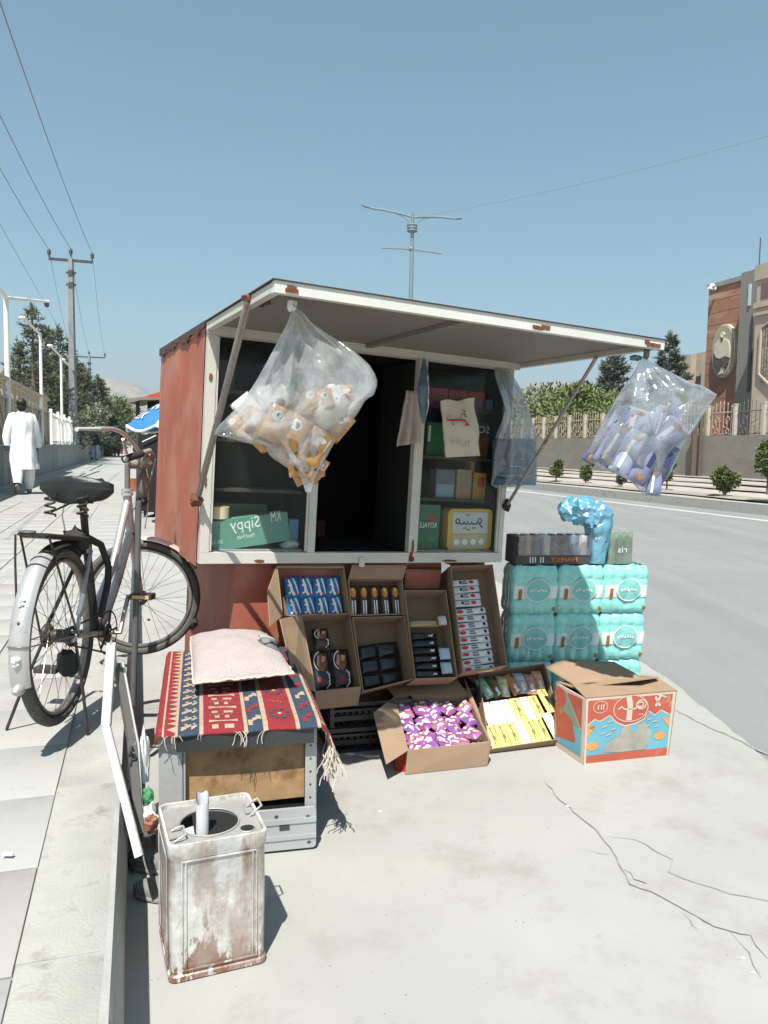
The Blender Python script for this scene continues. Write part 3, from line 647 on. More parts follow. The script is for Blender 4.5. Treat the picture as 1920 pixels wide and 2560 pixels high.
poly([(-.12, .48), (.12, .48), (.55, .36), (.72, .1), (.72, -.3), (.3, -.22), (-.1, -.3), (-.45, -.25), (-.72, -.05), (-.68, .3), (-.5, .4)], .362, .1, 0)
poly([(-.14, .50), (.13, .50), (.02, .32)], .463, .03, 1)
poly([(-.72, -.06), (-.45, -.26), (-.1, -.31), (.0, -.5), (-.05, -.75), (-.45, -.8), (-.75, -.5)], .364, .07, 1)
poly([(0, -.3), (.3, -.23), (.6, -.35), (.62, -.5), (.35, -.72), (.05, -.55)], .365, .09, 1)
poly([(-.05, -.72), (.1, -.58), (.36, -.74), (.2, -.88), (-.3, -.9)], .363, .05, 0)
b.build('relief_figure', [M_robe, M_rdark], parent=bb)
b = MB(); p = B(240, 455); b.tube([V((p.x, p.y, p.z))-SV*.2, V((p.x, p.y, p.z))-SV*.9], .12, 8); b.ball(V((p.x, p.y, p.z+.2))-SV*.5, .22, .22, .2); b.build('floodlight', M_steelw, parent=bb)
# tower
VT = 38.5
tw = thing('tower_building', B(640, 1700, VT), 'pale tower block with arched bays at the right edge', 'building')
ua = B(690, 210, VT).dot(SU); za = B(690, 210, VT).z
b = MB(); b.obox(st(ua-14, VT, 0), SU*14, SV*(8), V((0, 0, za))); b.build('wall', M_trim, parent=tw)
b = MB(); b.obox(st(ua-14.1, VT-.1, B(690, 360, VT).z), SU*14.3, SV*8.3, V((0, 0, za-B(690, 360, VT).z+.1))); b.build('top_band', M_tower, parent=tw)
b = MB(); zz = B(690, 570, VT).z; b.obox(st(ua-9, VT-.05, zz), SU*8.6, SV*.2, V((0, 0, B(705, 375, VT).z-zz-.15))); b.build('panel', M_maroon, parent=tw)
b = MB(); b.obox(st(ua-14.1, VT-.15, zz-.55), SU*14.2, SV*.3, V((0, 0, .35))); b.obox(st(ua-14.1, VT-.15, B(690, 715, VT).z-.2), SU*14.2, SV*.3, V((0, 0, .2))); b.build('cornice', M_trim, parent=tw)
# arched bay with lattice screen
def arch(uc, hw, z0, z1, pt): return [(uc-hw, z0+pt), (uc-hw*.5, z0), (uc+hw*.5, z0), (uc+hw, z0+pt), (uc+hw, z1-pt), (uc+hw*.45, z1-pt*.35), (uc, z1), (uc-hw*.45, z1-pt*.35), (uc-hw, z1-pt)]
ub = B(690, 900, VT).dot(SU)-.35; z0 = B(700, 1600, VT).z; z1 = B(796, 770, VT).z+.6; hw = 3.0
b = MB(); b.slab([st(ub-hw+x-ub+hw if 0 else x, VT-.06, z) for x, z in arch(ub-hw, hw, z0, z1, 1.2)], SV*.04); b.build('bay_recess', M_rdark, parent=tw)
b = MB(); A_ = arch(ub-hw, hw, z0, z1, 1.2); A_ += [A_[0]]; b.tube([st(x, VT-.08, z) for x, z in A_], .12, 6); b.build('bay_frame', M_trim, parent=tw)
b = MB(); rg = random.Random(3)
for k in range(26):
    for j in range(40):
        x = ub-2*hw+.3+k*.215; z = z0+.6+j*(z1-z0-1.6)/40
        if x > ub-.2: continue
        b.obox(st(x, VT-.12, z), SU*.13, SV*.05, V((0, 0, rg.uniform(.05, .17))))
b.build('lattice_screen', mat('lattice_stone', (0.30, 0.26, 0.20), .9, var=.3, scale=3), parent=tw, kind='stuff')
# side wing, its shade put into the grey, between tower and brick wall, with narrow arched window
for (xa, xb, ya, yb) in ((555, 640, 800, 1600),):
    uw0 = B(548, 900, VB-.6).dot(SU)
    b = MB(); b.obox(st(uw0-6, VB-1.2, 0), SU*6, SV*1.19, V((0, 0, B(590, 262, VB-1).z))); b.build('stair_shaft', mat('shaft_shade', (0.20, 0.19, 0.17), .9, var=.1), parent=tw)
    for (x0, x1, y0, y1) in ((575, 612, 395, 640),):
        p0 = B(x0, y1, VB-1.25); p1 = B(x1, y0, VB-1.25); b = MB(); b.obox(st(p1.dot(SU), VB-1.3, p0.z), SU*(p0.dot(SU)-p1.dot(SU)), SV*.1, V((0, 0, p1.z-p0.z))); b.build('window', mat('pale_glazing', (0.45, 0.5, 0.52), .3), parent=tw)
    p0 = B(562, 1590, VB-1.25); p1 = B(632, 830, VB-1.25); u0, u1 = p1.dot(SU), p0.dot(SU)
    b = MB(); b.slab([st(x, VB-1.28, z) for x, z in ((u0, p0.z), (u1, p0.z), (u1, p1.z), ((u0+u1)/2, p1.z+.7), (u0, p1.z))], SV*.07); b.build('window', M_glassd, parent=tw)
b = MB(); p = B(697, 200, VT); b.tube([p, p+V((0, 0, 1.8))], .04, 5); b.build('antenna', M_dark, parent=tw)
random.seed(99)

# ------------------------------------------------------------------ thin dusty air
hz = bpy.data.materials.new('haze_air'); hz.use_nodes = True; t_ = hz.node_tree; t_.nodes.clear()
pv = t_.nodes.new('ShaderNodeVolumePrincipled'); pv.inputs['Color'].default_value = (.86, .90, .95, 1); pv.inputs['Density'].default_value = .00034; pv.inputs['Anisotropy'].default_value = .3
om = t_.nodes.new('ShaderNodeOutputMaterial'); t_.links.new(pv.outputs[0], om.inputs['Volume'])
b = MB(); b.obox((-9100, -3100, -2), (18200, 0, 0), (0, 12200, 0), (0, 0, 330)); hb = b.build('haze', hz, kind='stuff', origin=(0, 0, 0)); hb['label'] = 'thin pale haze fading the far hills'; hb['category'] = 'haze'
# ================================================================== PEOPLE
M_skin = mat('skin', (0.28, 0.16, 0.11), 0.6, var=.08); M_hair = mat('hair_black', (0.012, 0.010, 0.009), 0.6, var=.3, scale=20)
M_clothw = mat('cloth_white', (0.78, 0.78, 0.77), 0.9, var=.03, scale=3, bump=.3, bscale=9)
def skinbody(name, verts, edges, radii, root, m, parent, lvl=2):
    me = bpy.data.meshes.new(name); o = WORLD[parent.name]
    me.from_pydata([tuple(V(p)-o) for p in verts], edges, []); ob = bpy.data.objects.new(name, me); COL.objects.link(ob)
    sk = ob.modifiers.new('skin', 'SKIN')
    if not me.skin_vertices: me.attributes
    import bmesh
    bm = bmesh.new(); bm.from_mesh(me); lay = bm.verts.layers.skin.verify()
    for i, v in enumerate(bm.verts):
        r_ = radii[i]; v[lay].radius = r_ if isinstance(r_, tuple) else (r_, r_); v[lay].use_root = (i == root)
    bm.to_mesh(me); bm.free()
    ss = ob.modifiers.new('sub', 'SUBSURF'); ss.levels = lvl; ss.render_levels = lvl
    sk.use_smooth_shade = True
    me2 = None
    bpy.context.view_layer.update()
    me2 = bpy.data.meshes.new_from_object(ob.evaluated_get(bpy.context.evaluated_depsgraph_get()))
    ob.modifiers.clear(); ob.data = me2; me2.materials.clear(); me2.materials.append(m); me2.polygons.foreach_set('use_smooth', [True]*len(me2.polygons))
    ob.parent = parent; WORLD[ob.name] = o
    return ob
def person(base, face, h, lab, clothes, stride=.3, detail=True, long_shirt=True, arms=(-.15, .25), bag=None):
    """face: unit vector the person walks towards; built at scale h/1.75"""
    s = h/1.75; F_ = V(face).normalized(); R_ = F_.cross(V((0, 0, 1))).normalized(); base = V(base)
    P = lambda x, y, z: base+(R_*x+F_*y+V((0, 0, z)))*s
    t = thing('person', base, lab, 'person')
    v = []; e = []; r = []
    def add(p, rad, par=None):
        v.append(p); r.append(rad*s if not isinstance(rad, tuple) else (rad[0]*s, rad[1]*s)); i = len(v)-1
        if par is not None: e.append((par, i))
        return i
    pel = add(P(0, 0, .95), (.15, .11)); sp = add(P(0, .01, 1.12), (.13, .10), pel); ch = add(P(0, .0, 1.30), (.165, .11), sp); nk0 = add(P(0, -.01, 1.44), (.09, .075), ch)
    nk = add(P(0, 0, 1.50), .052, nk0); h0 = add(P(0, .015, 1.56), (.07, .078), nk); h1 = add(P(0, .02, 1.64), (.078, .095), h0); h2 = add(P(0, .01, 1.71), (.06, .075), h1)
    for sd, ay in ((-1, arms[0]), (1, arms[1])):
        s0 = add(P(sd*.17, 0, 1.42), .055, nk0); el = add(P(sd*.245, ay*.35-.02, 1.13), .042, s0); wr = add(P(sd*.265, ay*.35+ay*.5+.04, .885), .028, el)
        pm = add(P(sd*.268, ay*.9+.05, .835), (.042, .022), wr)
        if detail:
            for k in range(4):
                f = add(P(sd*.268, ay*.9+.03+k*.018, .79), .0095, pm); f2 = add(P(sd*(.262), ay*.9+.035+k*.018, .745-.006*(1 if k in (0, 3) else 0)), .0085, f); add(P(sd*.25, ay*.9+.04+k*.018, .715), .007, f2)
            th = add(P(sd*.25, ay*.9+.10, .82), .011, pm); add(P(sd*.243, ay*.9+.115, .785), .009, th)
    for sd, fy in ((-1, -stride), (1, stride*.8)):
        hp = add(P(sd*.09, 0, .90), .095, pel); lift = .10 if fy < 0 else 0
        kn = add(P(sd*.10, fy*.35+.04, .50+lift*.4), .062, hp); an = add(P(sd*.10, fy*(1.0)-.02, .09+lift), .04, kn); hl = add(P(sd*.10, fy-.05, .045+lift*1.3), .035, an); add(P(sd*.11, fy+.13, .035+(0 if lift else .0)), .032, an)
    skinbody('body', v, e, r, pel, M_skin, t, 2 if detail else 1)
    # hair, ears, face
    b = MB(); b.ball(P(0, -.012, 1.665), .088*s, .105*s, .095*s, 14, 9, ax=(R_, F_, V((0, 0, 1))), amp=.12, fr=5); b.ball(P(0, -.055, 1.59), .075*s, .05*s, .075*s, 10, 6, ax=(R_, F_, V((0, 0, 1)))); b.build('hair', M_hair, parent=t)
    b = MB()
    for sd in (-1, 1): b.ball(P(sd*.086, .015, 1.61), .014*s, .024*s, .034*s, 8, 5, ax=(R_, F_, V((0, 0, 1))))
    b.build('ears', M_skin, parent=t, kind='stuff')
    top, bot, shoe = clothes
    AX = (R_, F_)
    def shell(nm, rings, m, nn=26, fold=.0, fk=7, wav=0):
        b = MB(); K = len(rings)
        def fn(u, w):
            q = w*(K-1); i = min(int(q), K-2); f = q-i; A, B_ = rings[i], rings[i+1]
            x, y, z, rx, ry = [A[k]*(1-f)+B_[k]*f for k in range(5)]; a = 2*pi*u
            k = 1+fold*w*sin(fk*a+w*2+base.x)+fold*.6*w*sin((fk*2+1)*a+w*5)+wav*noise.noise(V((cos(a)*2, sin(a)*2, z*5)))
            return P(x+cos(a)*rx*k, y+sin(a)*ry*k, z)
        b.grid(fn, nn, (K-1)*4, wrap=True); return b.build(nm, m, parent=t, sharp=120)
    hem = .46 if long_shirt else .86
    shell('tunic', [(0, 0, 1.525, .062, .062), (0, 0, 1.49, .085, .078), (0, 0, 1.455, .175, .098), (0, 0, 1.36, .215, .125), (0, 0, 1.15, .205, .135), (0, 0, 1.0, .205, .15), (0, 0, .8, .225, .175), (.0, .0, .6, .235, .20), (.01, .0, hem, .245, .215)] if long_shirt else
          [(0, 0, 1.525, .062, .062), (0, 0, 1.49, .085, .078), (0, 0, 1.455, .175, .095), (0, 0, 1.36, .21, .125), (0, 0, 1.15, .20, .135), (0, 0, hem, .20, .15)], top, 56, .05, 7, .16)
    for sd, ay in ((-1, arms[0]), (1, arms[1])):
        b = MB(); pts = [P(sd*.155, 0, 1.43), P(sd*.21, ay*.15, 1.28), P(sd*.252, ay*.35-.02, 1.12), P(sd*.268, ay*.6, 1.0), P(sd*.27, ay*.85+.02, .885)]
        b.tube([P(sd*.10, 0, 1.465)]+pts, [.045*s, .075*s, .075*s, .068*s, .072*s, .066*s], 12, caps=False); b.build('sleeve', top, parent=t, sharp=120)
    for sd, fy in ((-1, -stride), (1, stride*.8)):
        lift = .10 if fy < 0 else 0; b = MB()
        b.tube([P(sd*.09, 0, .90), P(sd*.10, fy*.2, .68), P(sd*.10, fy*.38+.03, .48+lift*.4), P(sd*.10, fy*.7, .28+lift*.7), P(sd*.10, fy-.02, .10+lift*.9)], [x*s for x in (.13, .12, .115, .105, .075)], 14, caps=False); b.build('trouser_leg', bot, parent=t, sharp=120)
        b = MB(); c = P(sd*.105, fy+.03, .045+lift*.75); tilt = -.5 if lift else 0
        b.ball(c, .05*s, .135*s, .042*s, 12, 6, ax=(R_, (F_*cos(tilt)+V((0, 0, 1))*sin(tilt)), (V((0, 0, 1))*cos(tilt)-F_*sin(tilt)))); b.build('shoe', shoe, parent=t)
    return t
p = at_z(58, 1232, .38); p.z = sz(p.dot(SV)); hpx = 237
M_shoe = mat('shoe_grey', (0.3, 0.29, 0.27), .8)
man = person((p.x, p.y, p.z+.0), (-.42, .9, 0), 237/FPX*p.y*1.0, 'man in long white tunic and trousers walking away on the left pavement', (M_clothw, M_clothw, M_shoe), .30, True, True, (-.1, .22))
M_navy = mat('cloth_navy', (0.015, 0.02, 0.04), .9); M_lblue = mat('cloth_pale_blue', (0.28, 0.36, 0.48), .9); M_black = mat('cloth_black', (0.02, 0.02, 0.022), .9); M_redc = mat('cloth_red', (0.35, 0.02, 0.05), .8); M_greyc = mat('cloth_grey', (0.2, 0.19, 0.18), .9); M_tan = mat('cloth_tan', (0.4, 0.33, 0.24), .9)
def far(px, yb, yt, lab, cl_, st_=.2, ls=False, face=(-.2, 1, 0)):
    p = at_z(px, yb, .36); return person((p.x, p.y, .36), face, (yb-yt)/FPX*p.y, lab, cl_, st_, False, ls, (-.1, .2))
far(236, 1152, 1075, 'person in a navy waistcoat over pale blue clothes walking away in the distance', (M_navy, M_lblue, M_black), .2, False)
far(292, 1142, 1080, 'distant person in black walking on the pavement with a small red bag', (M_black, M_black, M_black), .2, True)
p = at_z(302, 1136, .36); b = MB(); b.ball(V((p.x, p.y, .36+.55)), .25, .15, .24, 10, 6, amp=.2); b.build('red_bag', M_redc, label='small red bag carried beside the distant person in black', cat='bag')
far(262, 1140, 1086, 'distant person in light tan clothes at the end of the pavement', (M_tan, M_tan, M_shoe), .15, True)
far(340, 1140, 1085, 'distant person in grey standing beneath the blue umbrella', (M_greyc, M_greyc, M_black), .1, True)
# ------------------------------------------------------------------ umbrella and stall behind the kiosk
zu = lambda x, y: (x*.1808+260, y*.1808+960)
M_ublue = mat('umbrella_blue', (0.03, 0.16, 0.42), .7, var=.08); M_uyel = mat('umbrella_yellow', (0.75, 0.62, 0.16), .7, var=.05); M_uwht = mat('umbrella_edge', (0.7, 0.74, 0.78), .7, var=.04)
YU = 13.0; UC = at_y(*zu(1100, 230), YU+.3); UC.z = at_y(*zu(1000, 130), YU).z
rim = at_y(*zu(250, 570), YU); UR = (UC.x-rim.x)*1.0; dz = UC.z-rim.z
t = thing('parasol', V((UC.x, YU+.3, 0)), 'blue and yellow parasol with white lettering behind the red kiosk', 'parasol')
for k in range(8):
    b = MB(); mm = [M_ublue, M_uyel][k % 2]
    if k == 7: mm = M_ublue
    a0 = 2*pi*k/8+radians(212); a1 = a0+2*pi/8
    def fn(u, w, a0=a0, a1=a1):
        a = a0+(a1-a0)*u; rr = UR*w*(cos(pi/8)/max(cos((a-(a0+a1)/2)), .01)*.5+.5)
        sc = .06*sin(pi*u)*max(0, w-.85)/.15
        return V((UC.x+cos(a)*rr, YU+.3+sin(a)*rr, UC.z-dz*(w**1.35)-sc*0-(.10*(1-abs(2*u-1))*0)-(.09*sin(pi*u) if w > .97 else 0)))
    b.grid(fn, 8, 10); b.build('canopy_panel', mm, parent=t)
    b = MB(); b.tube([fn(u/8, 1.0)+V((0, 0, -.01)) for u in range(9)], .022, 5); b.build('canopy_hem', M_uwht, parent=t)
b = MB(); b.tube([V((UC.x, YU+.3, 0)), V((UC.x, YU+.3, UC.z+.05))], .025, 8); b.build('pole', M_steelw, parent=t)
b = MB(); aa = radians(212)
def onp(u, w, h=.012):
    a = aa+2*pi/8*u; rr = UR*w; return V((UC.x+cos(a)*rr, YU+.3+sin(a)*rr, UC.z-dz*(w**1.35)))+V((cos(a)*.4, sin(a)*.4, .9))*h
for tx_, u0, u1, w0_, w1_ in (('CAN', -.35, .55, .62, .44), ('MILK', -.40, .45, .86, .70)):
    vs_, fs_ = text_geo(tx_); b.add([onp(u0+(u1-u0)*x, w0_+(w1_-w0_)*y) for x, y in vs_], fs_)
b.build('lettering', M_uwht, parent=t)
M_red = mat('awning_red', (0.50, 0.05, 0.03), .7, var=.1); M_darkin = mat('stall_interior', (0.012, 0.012, 0.012), .9, var=.2)
YS_ = 15.5
q0 = at_y(*zu(500, 200), YS_); q1 = at_y(*zu(860, 100), YS_)
t = thing('market_stall', V((q0.x+1, YS_+.8, 0)), 'dark stall with a red roof edge behind the parasol', 'stall')
b = MB(); b.slab([at_y(*zu(500, 190), YS_), at_y(*zu(780, 105), YS_), at_y(*zu(1400, 105), YS_), at_y(*zu(1400, 200), YS_)], V((-.2, 2.2, 0)), 0); b.build('red_roof', M_red, parent=t)
b = MB(); b.slab([at_y(*zu(310, 205), YS_-.2), at_y(*zu(500, 180), YS_-.2), at_y(*zu(780, 185), YS_-.2), at_y(*zu(780, 215), YS_-.2), at_y(*zu(500, 222), YS_-.2), at_y(*zu(330, 262), YS_-.2)], V((-.1, 1.2, 0)), 0); b.build('shade_board', mat('board_grey', (0.2, 0.17, 0.14), .9), parent=t)
b = MB(); zb = q0.z; b.obox(V((q0.x+.05, YS_+.3, 0)), (3.6, 0, 0), (0, 1.9, 0), (0, 0, zb-.02)); b.build('cabin', M_darkin, parent=t)
b = MB(); b.tube([V((q0.x-.05, YS_, 0)), V((q0.x-.05, YS_, zb))], .04, 6); b.build('post', M_dark, parent=t)
# dark cabinet and box at the end of the row
p0 = at_y(*zu(500, 1670), 14.6); p1 = at_y(*zu(760, 700), 14.6)
t = thing('dark_cabinet', V((p0.x+.8, 15, 0)), 'black cabinet standing on the road just left of the red kiosk side', 'cabinet')
b = MB(); b.obox(V((p0.x, 14.6, .12)), (2.1, 0, 0), (0, .8, 0), (0, 0, p1.z-.12)); b.build('cabinet_body', M_darkin, parent=t)
for dx in (.05, 1.98):
    for dy in (.04, .7): b = MB(); b.obox(V((p0.x+dx, 14.6+dy, 0)), (.05, 0, 0), (0, .05, 0), (0, 0, .119)); b.build('leg', M_dark, parent=t)
b = MB(); b.tube([at_y(*zu(530, 800), 14.55), at_y(*zu(720, 710), 14.55)], .012, 5); b.build('bracket', M_steelw, parent=t)
p = at_z(*zu(390, 1490), .30)
b = MB(); b.obox(V((p.x-.11, p.y, .30)), (.24, 0, 0), (0, .2, 0), (0, 0, .3)); b.build('orange_box', mat('box_orange', (0.32, 0.10, 0.05), .8, dirt=(.5, .4, .3), dirt_amt=.3), label='small orange-brown box on the far pavement, seen through the bicycle handlebars', cat='box')
# ================================================================== KIOSK
KY, KR, KT = .4383, .0412, .006
e1 = V((cos(KY), sin(KY), 0)); e2 = V((-sin(KY), cos(KY), 0)); e3 = V((0, 0, 1))
a1 = e1*cos(KR)-e3*sin(KR); a3 = e3*cos(KR)+e1*sin(KR); b2 = e2*cos(KT)+a3*sin(KT); b3 = a3*cos(KT)-e2*sin(KT)
KS = 0.87; KO = V((-0.776, 3.258, 0.857)); W, H, D, FL = 1.7447, 1.1553, 1.3401, 1.0884
K = Fr(KO, a1, b2, b3, KS)      # x along the front, y into the kiosk, z up
M_kred = mat('kiosk_red', (0.35, 0.100, 0.062), 0.62, var=0.12, scale=3, bump=.15, bscale=12, dirt=(0.36, 0.15, 0.10), dirt_amt=0.6, dscale=4.5, dstretch=(1, 1, .8))
M_kwht = mat('frame_cream', (0.52, 0.50, 0.45), 0.55, var=0.07, scale=6, bump=.1, dirt=(0.25, 0.10, 0.05), dirt_amt=0.16, dscale=14)
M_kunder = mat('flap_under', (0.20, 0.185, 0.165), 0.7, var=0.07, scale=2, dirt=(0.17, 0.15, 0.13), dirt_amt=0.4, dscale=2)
M_kin = mat('inside_shade', (0.007, 0.0065, 0.006), 0.9, var=.3)  # near black: the shade of the interior is put into the colour
M_rust = mat('rust', (0.16, 0.06, 0.03), 0.9, var=.4, scale=12, bump=.4)
M_shelf = mat('shelf_board', (0.05, 0.042, 0.035), 0.8, var=.2)
M_rod = mat('strut_steel', (0.34, 0.31, 0.28), 0.45, metal=.5, var=.15, dirt=(0.2, 0.09, 0.05), dirt_amt=.35, dscale=12)
M_pane = film('window_pane', (0.40, 0.50, 0.46), 0.016, gloss=.008, streak=.7, bump=0, bs=5, edge=.12)
M_blk = mat('matt_black', (0.012, 0.012, 0.013), 0.7, var=.3)
ko = thing('kiosk', V((KO.x+.4, KO.y+.9, 0)), 'red metal street kiosk with cream framed front and raised flap roof', 'kiosk')
def kb(name, x0, x1, y0, y1, z0, z1, m, par=ko, **k):
    b = MB(); b.obox(K(x0, y0, z0), K.x*(x1-x0), K.y*(y1-y0), K.z*(z1-z0)); return b.build(name, m, parent=par, **k)
# slightly buckled sheet-metal side
def sheet(name, o, X, Y, nx, ny, th, m, amp=.006):
    b = MB(); Z = X.cross(Y).normalized()
    def fn(u, v): 
        e = min(u, 1-u, v, 1-v)*8
        return o+X*u+Y*v+Z*(amp*noise.noise(V((u*2.3, v*3.1, 1.7)))*2*min(e, 1))
    b.grid(fn, nx, ny); n = len(b.v)
    b.grid(lambda u, v: fn(u, v)-Z*th, nx, ny); return b.build(name, m, parent=ko, sharp=80)
sheet('side_panel', K(-.004, D, -.02), K.y*(-(D-.05)), K.z*(H+.02), 18, 14, .004, M_kred, .007)
kb('side_panel', W-.012, W, .05, D, 0, H, M_kred)
kb('back_panel', 0, W, D-.012, D, 0, H, M_kred)
kb('floor_panel', .012, W-.014, .051, D-.014, .004, .03, M_shelf)
kb('roof', -.012, W+.012, -.0, D+.02, H+.001, H+.006, M_kred)
b = MB(); n = 26
vs = []
for i in range(n+1):
    y = -.0+D*i/n; vs += [K(-.0165, y, H+.009), K(-.0165, y, H-.018-rnd(0, .05)*abs(sin(i*.45)))]
b.add(vs, [(2*i, 2*i+1, 2*i+3, 2*i+2) for i in range(n)]); b.build('roof_edge', mat('edge_dark', (0.06, 0.035, 0.03), .8, var=.3), parent=ko)
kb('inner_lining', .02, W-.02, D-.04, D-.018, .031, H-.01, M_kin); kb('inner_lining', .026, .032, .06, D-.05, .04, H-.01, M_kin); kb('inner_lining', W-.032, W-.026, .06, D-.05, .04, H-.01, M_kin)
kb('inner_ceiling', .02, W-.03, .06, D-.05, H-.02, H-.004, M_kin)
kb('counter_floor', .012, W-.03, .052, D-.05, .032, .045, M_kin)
# lower body and legs
kb('lower_body', .205, W-.05, .10, D-.05, -.80, -.002, M_kred)
for x in (.24, W-.14):
    for y in (.16, D-.16): kb('leg', x, x+.05, y, y+.05, -.98, -.802, M_blk)
# front frame
kb('frame_rail', 0, W, 0, .05, 0, .055, M_kwht)
kb('frame_rail', 0, W, .0, .05, H-.055, H, M_kwht)
for x0, x1 in ((0, .045), (.552, .592), (1.135, 1.178), (W-.03, W)): kb('frame_post', x0, x1, .002, .048, .056, H-.056, M_kwht)
for x0, x1 in ((.045, .552), (1.178, W-.03)):
    kb('window_pane', x0+.002, x1-.002, .022, .026, .057, H-.057, M_pane)
    for q in (x0+.001, x1-.013): kb('window_bead', q, q+.012, .008, .02, .06, H-.06, M_kwht)
kb('latch', .842, .872, -.012, -.001, -.02, .03, M_kwht)
# rust blotches on the frame
for (x, z, rx, rz) in ((1.15, .03, .014, .03), (1.16, .09, .008, .05), (.60, 1.13, .02, .014), (.3, .012, .03, .008), (1.4, .01, .05, .007), (.02, .9, .01, .02), (.015, .4, .008, .03), (1.155, .02, .02, .015)):
    b = MB(); K.decal(b, [(x+cos(a)*rx*rnd(.7, 1.2), z+sin(a)*rz*rnd(.7, 1.2)) for a in [2*pi*i/12 for i in range(12)]], 0); b.v = [K(((p-KO).dot(K.x))/KS**2, -.0015, ((p-KO).dot(K.y))/KS**2) for p in b.v]
    b.build('rust_spot', M_rust, parent=ko)
# flap
FW = 1.78
def F(x, y, z): return K(x, -y, H-.012+z)   # y forward from the hinge
def fb(name, x0, x1, y0, y1, z0, z1, m): b = MB(); b.obox(F(x0, y0, z0), K.x*(x1-x0), K.y*-(y1-y0), K.z*(z1-z0)); return b.build(name, m, parent=ko)
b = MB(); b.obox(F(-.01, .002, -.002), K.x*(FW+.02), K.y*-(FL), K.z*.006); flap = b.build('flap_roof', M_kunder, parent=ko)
M_kwtr = mat('flap_trim', (0.62, 0.61, 0.57), 0.5, var=0.08, scale=6, dirt=(0.40, 0.30, 0.23), dirt_amt=0.25, dscale=10)
fb('flap_frame', -.012, FW+.012, FL-.03, FL+.004, -.030, .012, M_kwtr)
fb('flap_frame', -.012, .02, .004, FL-.031, -.026, .009, M_kwht)
fb('flap_frame', FW-.02, FW+.012, .004, FL-.031, -.026, .009, M_kwht)
fb('flap_frame', .021, FW-.021, .004, .035, -.04, -.003, M_kwht)
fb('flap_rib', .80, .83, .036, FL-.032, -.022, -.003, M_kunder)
b = MB()
b.obox(F(-.02, .004, .0125), K.x*(FW+.04), K.y*-(FL+.006), K.z*.004); b.build('flap_sheet', mat('edge_dark', None), parent=ko)
for (x, y0, wd) in ((1.10, FL, .05), (0.02, FL, .03), (1.7, FL, .03), (.0, .78, .04)):
    b = MB(); 
    for i in range(5): b.obox(F(x+rnd(-wd, wd), y0+.002 if y0 == FL else y0+rnd(-.04, .04), -.026+rnd(0, .015)), K.x*rnd(.02, .05), K.y*-rnd(.004, .006), K.z*rnd(.006, .018))
    b.build('rust_spot', M_rust, parent=ko)
# struts
t0 = F(-.02, .77, .0); t1 = K(-.03, -.02, .31); b = MB(); b.tube([t0, t1], .0085, 8); b.tube([t0+K.x*.014, t1+K.x*.014], .006, 6); b.build('strut', M_rod, parent=ko)
t2 = F(FW-.03, .69, -.03); t3 = K(W+.0, -.015, .33); b = MB(); b.tube([t2, t3], .0085, 8); b.build('strut', M_rod, parent=ko)
b = MB(); b.ball(t1, .028, .024, .026, 10, 6, amp=.5); b.build('hinge_knuckle', M_rust, parent=ko); b = MB(); b.ball(t0, .02, .018, .014, 8, 5, amp=.6); b.build('hinge_knuckle', M_rust, parent=ko)
b = MB(); b.ball(t3, .02, .014, .03, 10, 6, amp=.5); b.build('hinge_knuckle', M_blk, parent=ko)
# shelves
shl = [kb('shelf', .05, .545, .10, .42, z, z+.016, M_shelf) for z in (.35, .60, .84)]
shr = [kb('shelf', 1.19, W-.03, .12, .42, z, z+.016, M_shelf) for z in (.335, .575, .86)]
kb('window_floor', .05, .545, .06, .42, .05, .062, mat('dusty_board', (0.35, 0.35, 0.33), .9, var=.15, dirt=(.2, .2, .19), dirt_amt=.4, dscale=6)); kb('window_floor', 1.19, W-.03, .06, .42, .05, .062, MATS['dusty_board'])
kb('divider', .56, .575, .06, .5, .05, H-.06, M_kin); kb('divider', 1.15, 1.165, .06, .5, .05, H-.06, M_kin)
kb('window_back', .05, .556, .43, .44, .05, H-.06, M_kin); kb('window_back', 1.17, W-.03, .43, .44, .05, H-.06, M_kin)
# ------------------------------------------------------------------ goods inside
def M(name, c, r=.6, **k): return mat(name, c, r, var=k.pop('var', .05), **k)
def goods(name, fr, sx_, sy_, sz_, m, lab, cat, group=None, decs=None):
    """a box of goods in its own frame: x width, y depth, z up from its base centre"""
    root = thing(name, fr(0, 0, 0), lab, cat, group) if decs else None
    b = MB(); b.box(fr(0, 0, sz_/2), sx_, sy_, sz_, fr.ax)
    if not decs: return b.build(name, m, label=lab, cat=cat, group=group)
    b.build('carton', m, parent=root)
    ff = Fr(fr(-sx_/2, -sy_/2, 0), fr.x, fr.z, -fr.y, fr.x.length)   # front face frame: x right, y up, z towards the viewer
    for nm, mm, fn in decs:
        b = MB(); fn(b, ff); b.build(nm, mm, parent=root)
    return root
def rect(x0, y0, x1, y1, h=.0012): return lambda b, f: f.decal(b, [(x0, y0), (x1, y0), (x1, y1), (x0, y1)], h)
def kf(x, y, z, rot=0, tilt=0):
    X = K.x*cos(rot)+K.y*sin(rot); Y = K.y*cos(rot)-K.x*sin(rot); Z = K.z
    X2 = X*cos(tilt)+Z*sin(tilt); Z2 = Z*cos(tilt)-X*sin(tilt)
    return Fr(K(x, y, z), X2, Y, Z2, KS)
M_pr_w = M('print_white', (.72, .74, .72)); M_pr_k = M('print_black', (.02, .02, .02)); M_pr_r = M('print_red', (.5, .03, .03)); M_pr_o = M('print_orange', (.75, .22, .04)); M_pr_y = M('print_yellow', (.75, .5, .05)); M_pr_b = M('print_blue', (.03, .12, .4)); M_pr_g = M('print_green', (.03, .22, .07)); M_pr_br = M('print_brown', (.2, .07, .03)); M_pr_lb = M('print_light_blue', (.35, .6, .72)); M_pr_p = M('print_purple', (.28, .03, .25)); M_pr_pk = M('print_pink', (.7, .45, .42))
M_sip = M('carton_sage', (.10, .26, .20), .6); 
